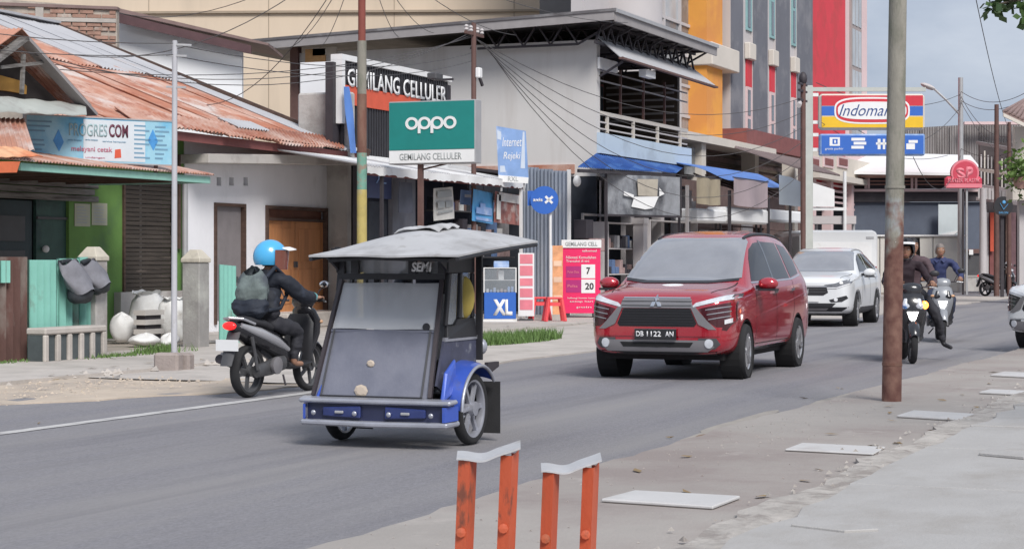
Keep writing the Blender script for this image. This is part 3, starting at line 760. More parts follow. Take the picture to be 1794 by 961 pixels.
# the big roof: corrugated sheets rising away from the street
ra, rb = yp(140, 210, 18.3), yp(628, 290, 18.3)
ZE0, ZE1 = 3.70, 3.66
rise = 0.385; Yr = 26.0
xr0, xr1 = 26.3, rb.x
def roofp(x, Y):
    t = (x - xr0) / (xr1 - xr0)
    return V((x, Y, ZE0 + (ZE1 - ZE0) * t + rise * (Y - 18.3)))
nsh = 15
for row, (Ya, Yb) in enumerate(((22.2, Yr), (18.2, 22.5))):
    for k in range(nsh):
        x0 = xr0 - 4 + (xr1 - xr0 + 4) * k / nsh; x1 = xr0 - 4 + (xr1 - xr0 + 4) * (k + 1) / nsh + 0.06
        lift = V((0, 0, 0.025 * (1 - row) + 0.006 * (k % 2)))
        if row == 1 and x0 < 24.6: continue
        m = RUST if (k * 7 + row * 3) % 5 else RUST2
        if k >= nsh - 4 and row == 0: m = TIN
        if k in (nsh - 1,) : m = TIN
        if k == nsh - 2 and row == 0: m = TIN
        if row == 1 and k in (8, ): m = RUST2
        jz = RND.uniform(-0.12, 0.12)
        MB().sheet(roofp(x0, Ya + jz) + lift, roofp(x1, Ya + jz) + lift, roofp(x0, Yb) + lift, roofp(x1, Yb) + lift, 8, 0.022, nv=3, wob=0.015).build('roof_sheet', m, wh, smooth=60, world=True)
MB().bar(roofp(xr0 - 4, Yr) + V((0, 0, 0.06)), roofp(xr1 + 0.1, Yr) + V((0, 0, 0.06)), 0.5, 0.05).build('ridge_cap', TIN, wh, world=True)
MB().bar(roofp(xr1 + 0.10, 18.1) + V((0, 0, 0.03)), roofp(xr1 + 0.10, Yr) + V((0, 0, 0.03)), 0.08, 0.14).build('barge_board', WOODB, wh, world=True)
MB().bar(roofp(25.6, 18.35) - V((0, 0, 0.14)), roofp(xr1 + 0.05, 18.35) - V((0, 0, 0.14)), 0.04, 0.16, up=(0, 0, 1)).build('eave_board', MAROON, wh, world=True)
# loose rusty sheets over the eave, patched
MB().sheet(roofp(27.6, 18.22) + V((0, 0, .03)), roofp(35.2, 18.22) + V((0, 0, 0.03)), roofp(28.0, 18.9) + V((0, 0, 0.07)), roofp(36.2, 18.9) + V((0, 0, 0.07)), 60, 0.018).build('eave_sheet', RUST, wh, smooth=60, world=True)
for (px, py, w, h) in ((420, 232, 1.2, 0.25),):
    p = yp(px, py, 18.9)
    MB().sheet(roofp(p.x - w / 2, 18.6) + V((0, 0, .08)), roofp(p.x + w / 2, 18.6) + V((0, 0, .09)), roofp(p.x - w / 2 + .1, 18.6 + h * 2) + V((0, 0, .08)), roofp(p.x + w / 2 + .1, 18.6 + h * 2) + V((0, 0, .09)), 12, 0.015).build('patch_sheet', TIN, wh, smooth=60, world=True)
# drain pipe and timber between the two fronts
MB().tube([V((xw0 - 0.12, YF - 0.1, 0.2)), V((xw0 - 0.12, YF - 0.1, 2.9))], 0.055, 10).build('drain_pipe', GREYM, wh, world=True)
MB().box(xw0 - 0.25, YF - 0.06, 1.6, xw0 - 0.19, YF - 0.004, 3.3).build('timber_post', WOODB, wh, world=True)
# right end: timber posts and dark gap
for k, (px, m) in enumerate(((593, WOODB), (601, mat('tan_timber', (0.36, 0.24, 0.16), 0.8, var=0.2, bump=0.3)), (611, WOODB), (622, STEELD))):
    MB().box(X_at(px - 4, YF - .1), YF - 0.1, 0.05, X_at(px + 4, YF - .1), YF + 0.02, 3.5).build('timber_post', m, wh, world=True)

# --- corrugated fence with gate posts
Yq = 15.95
fe = thing('corrugated_fence', 'rusted and mint green corrugated fence left of the gate opening', 'fence', (21.6, Yq, 0.06))
edges = [(-130, -70, RUSTF), (-70, -8, MINTF), (-8, 46, RUSTF), (44, 100, MINTF), (98, 134, MINTF), (132, 166, MINTF)]
for k, (a, c, m) in enumerate(edges):
    x0, x1 = X_at(a, Yq), X_at(c, Yq); o = 0.02 * (k % 2)
    zt = 1.40 + 0.02 * (k % 3)
    MB().sheet((x0, Yq - o, 0.05), (x1, Yq - o, 0.05), (x0, Yq - o, zt), (x1, Yq - o, zt), (x1 - x0) / 0.15, 0.045).build('fence_sheet', m, fe, smooth=60, world=True)
p0, p1 = X_at(-2, Yq - .05), X_at(14, Yq - .05)
MB().sheet((p0, Yq - .055, 1.10), (p1, Yq - .055, 1.10), (p0, Yq - .055, 1.39), (p1, Yq - .055, 1.39), 2, 0.02).build('patch_sheet', MINTF, fe, smooth=60, world=True)
b = MB()
for z in (0.5, 1.2): b.box(X_at(-130, Yq), Yq + 0.04, z, X_at(160, Yq), Yq + 0.09, z + 0.07)
b.build('rail', WOODB, fe, world=True)
fe2 = thing('corrugated_fence', 'short mint green corrugated fence behind the scooter rider', 'fence', (27.5, Yq + .2, 0.06))
for k, (a, c) in enumerate(((382, 412), (410, 440))):
    x0, x1 = X_at(a, Yq + .2), X_at(c, Yq + .2)
    MB().sheet((x0, Yq + .2, 0.05), (x1, Yq + .2, 0.05), (x0, Yq + .2, 1.33 - .35 * (k > 0)), (x1, Yq + .2, 1.30 - .35 * (k > 0)), (x1 - x0) / 0.125, 0.022).build('fence_sheet', MINTF, fe2, smooth=60, world=True)
def gate_post(px0, px1, ybase, ytop, label, stain):
    c = yp((px0 + px1) / 2, ybase, Yq - 0.15)
    w = (px1 - px0) / FPX * (c.x * CT + c.y * ST) * 0.78
    t = thing('gate_post', label, 'post', (c.x, c.y + w / 2, 0.0), 0, 'concrete gate posts')
    d = c.x * CT + c.y * ST
    ztop = EYE - (ytop - 455) * d / FPX
    MB().box(-w / 2, -w / 2, 0, w / 2, w / 2, ztop - 0.2).build('shaft', stain, t, bevel=0.012)
    b = MB(); h = w / 2 + 0.02
    b.box(-h, -h, ztop - 0.199, h, h, ztop - 0.14)
    b.add([(-h, -h, ztop - .14), (h, -h, ztop - .14), (h, h, ztop - .14), (-h, h, ztop - .14), (-.07, -.07, ztop), (.07, -.07, ztop), (.07, .07, ztop), (-.07, .07, ztop)], [(0, 1, 5, 4), (1, 2, 6, 5), (2, 3, 7, 6), (3, 0, 4, 7), (4, 5, 6, 7)])
    b.build('cap', mat('post_cap', (0.52, 0.48, 0.40), 0.85, var=0.1, bump=0.2, c2=(0.36, 0.33, 0.28), s2=4), t, bevel=0.01)
gate_post(156, 201, 630, 432, 'concrete gate post with cream cap at the right end of the mint fence', PLASTER)
gate_post(336, 380, 611, 437, 'dark stained concrete gate post just left of the scooter rider', mat('stained_post', (0.27, 0.26, 0.25), 0.9, var=0.15, bump=0.4, c2=(0.42, 0.42, 0.39), s2=1.2, lo=0.5, hi=0.66))
# slotted low planter wall
ps = thing('planter_wall', 'low pale concrete planter with dark upright slots in front of the mint fence', 'planter', (22.5, 15.3, 0.06))
q0, q1 = yp(80, 634, 15.42), yp(188, 632, 15.42)
wv = q1.x - q0.x
y0 = 15.42
zt = 0.50
MB().box(q0.x + .02, y0 + 0.05, 0.05, q1.x - .02, y0 + 0.30, zt - 0.05).build('core', mat('planter_dark', (0.075, 0.09, 0.095), 0.8, var=0.2, bump=0.2), ps, world=True)
b = MB(); b.box(q0.x, y0, zt - 0.09, q1.x, y0 + 0.32, zt); b.build('coping', CONC, ps, bevel=0.02, world=True)
for k in range(6):
    xx = q0.x + (wv - 0.09) * k / 5
    MB().box(xx, y0 + (0.0 if k % 2 else 0.005), 0.05, xx + 0.09, y0 + 0.06, zt - 0.092).build('baluster', CONC, ps, bevel=0.015, world=True)

# two grey and black bags slung over the fence
def hung_bag(px, py, label, s=1.0, lean=0.0):
    p = yp(px, py, Yq - 0.1)
    t = thing('hanging_bag', label, 'bag', (p.x, p.y, p.z), 0, 'bags slung over the fence', ry=lean)
    b = MB()
    def fn(u, v):
        a = 2 * pi * u
        w = 0.20 + 0.06 * sin(pi * v); dpt = 0.07 + 0.09 * v
        x = (w * cos(a) + 0.25 * (v - .3) * 0.5) * s; y = -dpt * (1 + sin(a)) * s + 0.04 * sin(7 * v + a * 2) * .3
        return (x, y, -(0.40 * v + 0.03 * sin(a * 3)) * s)
    b.grid(fn, 18, 8)
    b.build('cloth', mat('slate_bag', (0.20, 0.20, 0.225), 0.7, var=0.2, scale=5, bump=0.3), t, smooth=60)
    b = MB(); b.sphere((0.09 * s, -0.13 * s, -0.42 * s), (0.235 * s, 0.15 * s, 0.15 * s), 16, 10)
    for i in range(len(b.v)): q_ = b.v[i]; b.v[i] = q_ + V((.012 * sin(40 * q_.z), -.010 * sin(33 * q_.x + 20 * q_.z), .012 * sin(28 * q_.x)))
    b.build('pouch', mat('black_bag', (0.03, 0.035, 0.042), 0.65, var=0.2, bump=0.3), t, smooth=60)
    MB().box(-0.12 * s, -0.03, -0.02, 0.1 * s, 0.06, 0.03).build('strap', mat('black_bag', (0,0,0)), t, bevel=0.01)
hung_bag(116, 458, 'larger grey topped black bag slung over the mint fence', 1.05, radians(-6))
hung_bag(151, 458, 'smaller grey topped black bag slung over the fence beside the cream capped post', 0.86, radians(-14))

# sacks in the gate opening
def sack(px, py, Y, w, h, dpt, label, lying=False, top=True, seed=0, tilt=0.0):
    p = gp(px, py, 0.06)
    t = thing('sack', label, 'sack', (p.x, p.y, 0.055), RND.uniform(-.2, .3), 'white sacks in the gate opening', ry=tilt)
    r = random.Random(seed); ph = [r.uniform(0, 6) for _ in range(4)]
    def fn(u, v):
        a = 2 * pi * u
        k = (sin(pi * min(1, v * 1.05)) ** 0.42) if lying or not top else (0.86 + 0.16 * sin(pi * v) if v < 0.86 else 0.9 * (1 - (v - 0.86) * 2.0))
        if v < 0.08: k *= 0.55 + v * 5.5
        rr_ = k * (1 + 0.07 * sin(3 * a + ph[0]) + 0.05 * sin(5 * a + ph[1] + 6 * v))
        return (w / 2 * rr_ * cos(a) + 0.04 * sin(4 * v + ph[2]), dpt / 2 * rr_ * sin(a), h * v + 0.02 * sin(4 * a + ph[3]) * v)
    b = MB(); b.grid(fn, 22, 14)
    b.build('sack_body', SACK, t, smooth=80)
    if top and not lying:
        b = MB()
        def fr_(u, v):
            a = 2 * pi * u; k = 0.62 + 0.32 * v
            return (w / 2 * k * cos(a) * (1 + .12 * sin(4 * a + ph[0])), dpt / 2 * k * sin(a), h * 0.95 + 0.07 * v * h * (1 + 0.5 * sin(2 * a + ph[1]) + .3 * sin(7 * a)))
        b.grid(fr_, 22, 3)
        b.build('sack_mouth', SACK, t, smooth=80)
sack(258, 596, 17, 0.62, 0.80, 0.5, 'tall open white sack in the middle of the gate opening', seed=1)
sack(214, 601, 17, 0.50, 0.50, 0.42, 'short bulging white sack next to the cream capped post', seed=2, top=False)
sack(306, 598, 17, 0.52, 0.72, 0.42, 'upright white sack behind the thin white pole', seed=3)
sack(256, 606, 17, 0.62, 0.20, 0.4, 'flat white sack lying in front of the tall open sack', lying=True, seed=4)
sack(296, 606, 17, 0.34, 0.2, 0.3, 'crumpled small white sack lying at the foot of the thin pole', lying=True, seed=5)
sack(236, 572, 18, 0.5, 0.62, 0.4, 'greyish sack leaning against the plinth behind the tall open sack', seed=6, top=False)
# loose boards among the sacks
t = thing('timber_offcut', 'pale timber offcuts stacked between the white sacks', 'timber', gp(290, 602, 0.06) + V((0, .25, 0)))
for k in range(3): MB().box(-0.35, -0.1, 0.16 + k * 0.15, 0.2, 0.12, 0.24 + k * 0.15).build('board', mat('pale_timber', (0.5, 0.47, 0.44), 0.8, var=0.15, bump=0.2), t)
MB().box(-0.3, -0.06, 0.0, 0.16, 0.1, 0.46).build('batten', STEELD, t)

# thin white pole in its concrete block
pb = gp(305, 650, 0.0)
t = thing('thin_pole', 'thin white steel pole standing in a concrete block on the sand', 'pole', (pb.x, pb.y, 0))
dd_ = pb.x * CT + pb.y * ST
MB().tube([(0, 0, 0.1), (0.015, 0, EYE + 384 * dd_ / FPX)], [0.038, 0.033], 12).build('shaft', mat('pale_grey_pole', (.46, .46, .49), .5, var=.06, bump=.05, c2=(.34, .32, .31), s2=4, lo=.6, hi=.75), t, smooth=True)
zz = lambda y: EYE - (y - 455) * dd_ / FPX
for y, l0, l1 in ((78, -.02, .22), (97, -.1, .16), (152, -.1, .15)):
    MB().bar((l0 * ST, -l0 * CT, zz(y)), (l1 * ST, -l1 * CT, zz(y) - .01), 0.025).build('cross_arm', GREYM, t)
MB().box(-0.02, -0.19, -0.02, 0.19, 0.2, 0.23, rot=0.2).box(-0.22, -0.16, -0.02, -0.02, 0.17, 0.24, rot=0.15).build('footing', mat('footing', (0.33, 0.28, 0.26), 0.95, var=0.15, bump=0.6), t, bevel=0.03)

# buildings behind the rusty roof
rw = thing('rear_house', 'plain white gable wall rising behind the rusted roof, brown sloping roof edge', 'house', (40, 32, 0))
dW = 47.0
A = [dp(205, 330, dW), dp(424, 330, dW), dp(424, 78, dW), dp(205, 24, dW)]
MB().prism(A, vec(0.25, 0, 0)).build('wall', REARW, rw, world=True)
e0, e1 = dp(200, 20, dW - 0.5), dp(470, 80, dW - 0.5)
MB().prism([e0, e1, e1 + V((0, 0, 0.06)), e0 + V((0, 0, 0.10))], vec(3.0, 0.0, 0.02)).build('roof_slab', ROSYBROWN, rw, world=True)
e0, e1 = dp(205, 23, dW - 0.55), dp(440, 80, dW - 0.55)
MB().prism([e0 - V((0, 0, .22)), e1 - V((0, 0, .20)), e1, e0], vec(0.08, 0, 0)).build('fascia_board', mat('dark_rosewood', (0.09, 0.045, 0.05), 0.7, var=0.2), rw, world=True)
br = thing('brick_wall', 'unplastered brown brick wall with concrete strips at the top left', 'wall', (40, 36, 0))
br['kind'] = 'thing'
dB = 45.0
MB().prism([dp(-60, 300, dB + .03), dp(205, 300, dB + .03), dp(205, 14, dB + .03), dp(-60, -6, dB + .03)], vec(0.25, 0, 0)).build('mortar_bed', MORTAR, br, world=True)
rr = random.Random(2)
for row in range(11):
    y = 6 + row * 7.4
    x = -30 - (row % 2) * 13
    while x < 202:
        w = 25
        ytop = y + 0.075 * (x + 60) * 0.25
        if not (rr.random() < 0.10) and not (62 < x + 12 < 76) and not (row in (3,) and 0 < x < 200):
            xa, xb = max(x, -55), min(x + w, 203)
            o = rr.uniform(0, 0.03)
            MB().prism([dp(xa + .8, ytop + 6.4, dB - o), dp(xb - .8, ytop + 6.4 + w * .019, dB - o), dp(xb - .8, ytop + .4 + w * .019, dB - o), dp(xa + .8, ytop + .4, dB - o)], vec(0.06, 0, 0)).build('brick', BRICK, br, world=True)
        x += w + 1
MB().prism([dp(62, 60, dB - .03), dp(76, 60, dB - .03), dp(76, 8, dB - .03), dp(62, 8, dB - .03)], vec(0.1, 0, 0)).build('concrete_column', CONC, br, world=True)
MB().prism([dp(-55, 34, dB - .035), dp(203, 40, dB - .035), dp(203, 33, dB - .035), dp(-55, 27, dB - .035)], vec(0.06, 0, 0)).build('concrete_band', CONC, br, world=True)
MB().prism([dp(-55, 8, dB - .04), dp(206, 17, dB - .04), dp(206, 12, dB - .04), dp(-55, 2, dB - .04)], vec(0.3, 0, 0)).build('wall_cap', ROSYBROWN, br, world=True)

# ------------------------------------------------------------------ middle: phone shop, two-storey building, stall
# --- single storey phone shop
sh = thing('phone_shop', 'open fronted phone shop with black slatted GEMILANG CELLULER facade board', 'shop', (39, 18.5, 0))
YS = 18.4
xs0, xs1 = X_at(601, YS), X_at(786, YS)
zb0, zb1 = Z_at(601, 268, YS), Z_at(601, 106, YS)
MB().box(xs0 - 0.3, YS + 0.08, zb0, xs1 + 0.3, YS + 0.25, zb1 - 0.05).build('board_back', STEELD, sh, world=True)
n = 44
me = MB().box(0, 0, 0, (xs1 - xs0) / n * 0.62, 0.06, zb1 - zb0).mesh('slat', BLACKSIGN)
for k in range(n):
    o = link('slat', me, sh); o.location = V((xs0 + (xs1 - xs0) * k / n, YS, zb0)) - sh.location
b = MB(); b.box(xs0 - 0.16, YS - 0.06, zb1 + 0.002, xs1 + 0.06, YS + 0.2, zb1 + 0.12); b.box(xs0 - 0.16, YS - 0.06, zb0 + .6, xs0 - 0.02, YS + 0.2, zb1)
b.box(xs0 - 0.1, YS - 0.06, zb0 - 0.10, xs1 + 1.2, YS + 0.18, zb0 - 0.003)
b.build('board_frame', WHITEM, sh, world=True)
MB().box(xs0 - 0.02, YS - 0.035, 4.60, xs1 - 1.6, YS - 0.004, 4.99).build('red_band', REDP, sh, world=True)
hl = text('lettering', 'GEMILANG CELLULER', WHITES, sh, 0, 0, 0, 0.38, xs1 - xs0 - 0.35, t=0.012, bold=0.012)
hl.location = V((xs0 + 0.1, YS - 0.05, 4.97)) - sh.location
MB().box(X_at(758, YS), YS - 0.5, zb1 - 0.05, X_at(758, YS) + 0.05, YS, zb1).build('lamp_bracket', STEELD, sh, world=True)
MB().box(X_at(755, YS - .5), YS - 0.62, zb1 - 0.12, X_at(768, YS - .5), YS - 0.40, zb1 + 0.02).build('flood_lamp', DGREYP, sh, bevel=0.02, world=True)
# bare plastered parapet block on its left
pr = yp(611, 265, 18.3)
MB().box(pr.x, 18.3, 3.45, pr.x + 0.3, 19.5, Z_at(611, 160, 18.3)).build('parapet', PLASTER, sh, bevel=0.04, world=True)
MB().box(pr.x + 1.6, 19.0, 3.4, pr.x + 1.75, 20.3, Z_at(611, 104, 19.0)).build('white_panel', REARW, sh, world=True)
MB().box(pr.x + 0.32, 18.5, 0, pr.x + 0.5, 24, 3.4).build('side_wall', PLASTER, sh, world=True)
tb = MB(); a0, a1 = yp(603, 152, 18.2), yp(612, 152, 18.2); c0, c1 = yp(613, 268, 18.1), yp(626, 268, 18.1)
tb.grid(lambda u, v: a0.lerp(a1, u).lerp(c0.lerp(c1, u), v) + V((0, 0.02 * sin(5 * v + 3 * u), 0)), 6, 16, thick=(0, 0.01, 0))
tb.build('blue_tarp_strip', TARP2, sh, smooth=60, world=True)
# awning: white ribbed sheets, a ragged valance, posts
ax0, ax1 = yp(640, 283, 16.45), yp(918, 322, 16.45)
x = ax0.x; k = 0
while x < ax1.x - 0.1:
    w = min(0.95, ax1.x - x)
    zz0 = 3.30
    MB().sheet((x, 16.4, 3.16), (x + w, 16.4, 3.15), (x, 18.45, 3.52), (x + w, 18.45, 3.52), w / 0.12, 0.012).build('awning_sheet', WHITEM if k % 3 else TIN, sh, smooth=60, world=True)
    x += 0.93; k += 1
rr = random.Random(4)
jag = [rr.uniform(-0.02, 0.03) for _ in range(200)]
MB().grid(lambda u, v: V((ax0.x + (ax1.x - ax0.x) * u, 16.40 + 0.02 * sin(40 * u) * v, 3.17 - v * (0.15 + jag[int(u * 90)]))), 90, 3, thick=(0, 0.008, 0)).build('valance', WHITEM, sh, smooth=60, world=True)
MB().box(ax0.x, 16.47, 3.0, ax1.x, 16.53, 3.08).build('awning_beam', MAROON, sh, world=True)
for px in (668, 912):
    xx_ = X_at(px, 16.5); MB().box(xx_ - .03, 16.46, 0.06, xx_ + .03, 16.52, 3.0).build('awning_post', WHITEM if px > 800 else STEELD, sh, world=True)
# inside: dark walls, shelving with boxed goods
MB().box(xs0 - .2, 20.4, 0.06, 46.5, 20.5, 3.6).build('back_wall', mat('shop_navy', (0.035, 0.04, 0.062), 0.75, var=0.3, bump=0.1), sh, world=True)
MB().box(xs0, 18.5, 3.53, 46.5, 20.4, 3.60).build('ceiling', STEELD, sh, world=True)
MB().box(X_at(645, 17), 17.0, Z_at(645, 346, 17), X_at(686, 17), 17.06, Z_at(645, 290, 17)).build('navy_panel', mat('navy_print', (0.035, 0.05, 0.13), 0.5, var=0.2, bump=0.02), sh, world=True)
t_ = text('lettering', 'XL', LBLUE, sh, 0, 0, 0, 0.2, 0.45); t_.location = V((X_at(658, 17), 16.99, Z_at(650, 320, 17))) - sh.location
MB().box(X_at(650, 17), 17.05, 0.06, X_at(682, 17), 17.1, Z_at(645, 352, 17)).build('shop_door', NAVY, sh, world=True)
MB().box(X_at(688, 17.1), 17.1, 0.06, X_at(728, 17.1), 17.2, 3.1).build('roller_shutter', mat('slate_shutter', (0.12, 0.125, 0.15), 0.6, var=0.15, bump=0.1), sh, world=True)
for j in range(4):
    z = 0.9 + j * 0.55
    s_ = MB().box(41.2, 18.9, z, 46.0, 19.3, z + 0.03).build('shelf', DGREYP, sh, world=True)
    x = 41.3
    while x < 45.8:
        w = rr.uniform(0.1, 0.3); h = rr.uniform(0.12, 0.36)
        MB().box(x, 18.95, z + 0.034, x + w, 19.2, z + 0.03 + h).build('boxed_goods', rr.choice(CLUT + [BLUES, NAVY, NAVY]), s_, world=True)
        x += w + rr.uniform(0.02, 0.2)
# posters hung from the awning
def poster(x0, y0, x1, y1, Y, m, label, tilt=0.0, lines=None, band=None):
    a, c = yp(x0, y1, Y), yp(x1, y0, Y); w, h = c.x - a.x, c.z - a.z
    t = thing('hanging_poster', label, 'poster', ((a.x + c.x) / 2, Y, c.z), 0, 'posters hung under the shop awning', ry=tilt)
    MB().grid(lambda u, v: (-w / 2 + w * u, 0.02 * sin(3 * u + 2 * v), -h * v), 6, 6, thick=(0, 0.01, 0)).build('sheet', m, t, smooth=60)
    if lines:
        b = MB()
        for (u0, v0, u1, v1) in lines: b.box(-w / 2 + w * u0, -0.012 - 0.018, -h * v1, -w / 2 + w * u1, -0.024, -h * v0)
        stuff(b.build('print', band or GREYTXT, t))
    b = MB(); b.bar((0, 0.0, 0.0), (0, 0.0, 0.12), 0.012); b.build('string', WIRE, t)
    return t
poster(760, 330, 793, 384, 16.9, PAPERW, 'white price list poster hanging third from left under the awning', radians(-4), [(0.12, .1, .88, .3), (0.12, .42, .5, .62), (.55, .42, .9, .62), (.12, .72, .9, .78)])
poster(808, 334, 830, 358, 17.2, LBLUE, 'small pale blue poster hanging behind the sky blue one', 0, [(0.2, .3, .8, .5)], WHITES)
poster(830, 336, 864, 389, 16.8, SKYBLUE, 'sky blue poster with pale skyline print hanging under the awning', radians(3), [(0.1, .55, .3, .75), (0.3, .4, .55, .75), (.55, .5, .9, .75), (.1, .85, .9, .95)], LBLUE)
poster(868, 340, 910, 391, 16.7, REDBRN, 'russet photo poster hanging at the right end of the awning', radians(2), [(0.1, .02, .95, .3), (0.02, .1, .18, .9)], PAPERW)
poster(700, 320, 722, 372, 16.8, mat('dusk_print', (0.07, 0.075, 0.10), 0.6, var=0.2), 'dark slate poster hanging left of the signboard post', 0)

# --- teal signboard across the street line, on its post
pp = gp(737, 600, 0.06)
Yo = 15.6
po = yp(737, 455, Yo)
os_ = thing('signboard', 'teal OPPO light box signboard on a brown post', 'sign', (po.x, Yo, 0.05), -pi / 2)
dO = po.x * CT + po.y * ST
zO = lambda y: EYE - (y - 455) * dO / FPX - 0.05
wO = 153 * dO / FPX / cos(TH)
x0 = -wO / 2 - 0.26 * 0 + 0.0
sx0, sx1 = -wO * (737 - 685) / 153, wO * (838 - 737) / 153
MB().box(sx0, -0.13, zO(288), sx1, 0.17, zO(178)).build('box', GREYM, os_, bevel=0.01)
MB().box(sx0 + .015, -0.142, zO(263), sx1 - .015, -0.1315, zO(180)).build('teal_face', TEAL, os_)
MB().box(sx0 + .015, -0.140, zO(286), sx1 - .015, -0.1315, zO(264)).build('white_strip', WHITES, os_)
# rounded lower-case letters built as rings and stems
def ring(b, cx, cz, r, w, y, n=22):
    ro, ri = r, r - w
    vs = []; 
    for k in range(n):
        t = 2 * pi * k / n
        for q, yy in ((ro, y), (ri, y), (ro, y - 0.012), (ri, y - 0.012)): vs.append((cx + q * cos(t) * 1.12, yy, cz + q * sin(t)))
    fs = []
    for k in range(n):
        a, c = 4 * k, 4 * ((k + 1) % n)
        fs += [(a + 2, c + 2, c + 3, a + 3), (a, c, c + 2, a + 2), (a + 1, a + 3, c + 3, c + 1)]
    b.add(vs, fs)
pxm = wO / 153
rO = 10.2 * pxm; cz = zO(217)
for i, ch in enumerate('oppo'):
    b = MB(); cx = sx0 + (727 + i * 22.6 - 685) * pxm
    ring(b, cx, cz, rO, 4.2 * pxm, -0.1425 - 0.0015 * i)
    if ch == 'p': b.box(cx - rO * 1.12, -0.1595, cz - rO * 1.6, cx - rO * 1.12 + 4.4 * pxm, -0.1415, cz)
    b.build('letter', WHITES, os_)
text('lettering', 'GEMILANG CELLULER', GREYTXT, os_, sx0 + (705 - 685) * pxm, -0.141, zO(281), 11 * pxm, 110 * pxm, bold=0.01)
MB().box(-0.045, -0.045, 0, 0.045, 0.045, zO(288)).build('post', BROWNST, os_)
b = MB(); b.bar((-0.05, 0.1, zO(288) - 0.1), (0.5, 0.1, zO(287)), 0.03); b.build('brace', BROWNST, os_)

# --- pale blue banner board on the awning edge
pb_ = yp(898, 320, 16.2)
bb = thing('banner_board', 'pale blue upright banner board standing above the awning right of the teal signboard', 'sign', (pb_.x, 16.2, 2.9), FRONT + radians(-6))
dB_ = pb_.x * CT + pb_.y * ST; k_ = dB_ / FPX
MB().prism([(-25 * k_, 0, 0.35), (28 * k_, 0, 0.28), (23 * k_, 0, 0.28 + 83 * k_), (-29 * k_, 0, 0.33 + 88 * k_)], (0, 0.03, 0)).build('panel', LBLUE, bb)
MB().prism([(-24 * k_, -.004, 0.21), (27 * k_, -.004, 0.17), (28 * k_, -.004, 0.30), (-25 * k_, -.004, 0.36)], (0, 0.03, 0)).build('white_foot', WHITES, bb)
text('lettering', 'RXL', GREYTXT, bb, -8 * k_, -0.006, 0.22, 0.1, 18 * k_)
text('lettering', 'Internet', WHITES, bb, -18 * k_, -0.003, 0.98, 0.2, 34 * k_, shear=0.2)
text('lettering', 'Rejeki', WHITES, bb, -16 * k_, -0.003, 0.66, 0.2, 30 * k_, shear=0.2)
b = MB(); b.prism([(14 * k_, -.001, 0.5), (22 * k_, -.001, 0.5), (21 * k_, -.001, 1.3), (18 * k_, -.001, 1.3)], (0, -.003, 0)); b.prism([(-22 * k_, -.001, 0.42), (-12 * k_, -.001, 0.42), (-14 * k_, -.001, 0.56), (-22 * k_, -.001, 0.56)], (0, -.003, 0)); b.prism([(-27 * k_, -.001, 1.15), (-20 * k_, -.001, 1.12), (-20 * k_, -.001, 1.3), (-27 * k_, -.001, 1.34)], (0, -.003, 0))
stuff(b.build('print', mat('pale_print', (0.55, 0.62, 0.72), 0.6, var=0.05, bump=0), bb))
for s in (-20, 20): MB().box(s * k_ - .02, 0.032, 0.0, s * k_ + .02, 0.07, 1.1).build('post', GREYM, bb)

# --- grey ribbed tin wall between the shops
tw = thing('tin_wall', 'bluish grey ribbed tin wall between the phone shop and the dark stall', 'wall', (44.2, 17.3, 0)); tw['kind'] = 'thing'
tx = 44.2
y_a, y_b = xp(918, 400, tx).y, xp(993, 400, tx).y
step = (y_a - y_b) / 3
for k in range(3):
    ya, yb2 = y_a - k * step, y_a - (k + 1) * step - 0.03
    MB().sheet((tx - .01 * k, ya, 0.06), (tx - .01 * k, yb2, 0.06), (tx - .01 * k, ya, 3.68 - .05 * k), (tx - .01 * k, yb2, 3.66 - .05 * k), 4, 0.03, shape='trap').build('tin_sheet', BLUETIN, tw, world=True)
b = MB(); b.box(tx + .05, y_b - .06, 0, tx + .13, y_b + .02, 3.6); b.build('post', WHITEM, tw, world=True)
# --- blue round sign on its pole
xr = yp(957, 400, 16.0)
rs = thing('round_sign', 'round blue XL sign on a white pole against the tin wall', 'sign', (xr.x, 16.0, 0.06), FRONT + radians(-4))
dR = xr.x * CT + xr.y * ST; kr = dR / FPX
zR = lambda y: EYE - (y - 455) * dR / FPX - .06
MB().tube([(0.09, 0.05, 0), (0.09, 0.05, zR(335))], 0.032, 10).build('pole', WHITEM, rs, smooth=True)
b = MB(); b.lathe([(0.0, -0.05), (24.5 * kr, -0.05), (24.5 * kr, 0.02), (0, 0.02)], (-0.04, 0, zR(350.5)), 'Y', 36); b.build('disc', BLUES, rs, smooth=30)
text('lettering', 'axis', WHITES, rs, -0.04 - 20 * kr, -0.052, zR(353), 6 * kr, 17 * kr, bold=0.03)
b = MB()
c0 = V((-0.04 + 8 * kr, -0.0525, zR(350)))
for a in (0.75, 2.3):
    dx, dz = cos(a) * 9 * kr, sin(a) * 8 * kr
    b.bar(c0 - V((dx, 0, dz)), c0 + V((dx, 0, dz)), 4.2 * kr, 0.008, up=(0, 1, 0))
b.build('cross_logo', WHITES, rs)
b = MB(); b.box(-33 * kr, 0.03, zR(360), -15 * kr, 0.05, zR(334)); b.build('blue_plate', BLUES, rs)

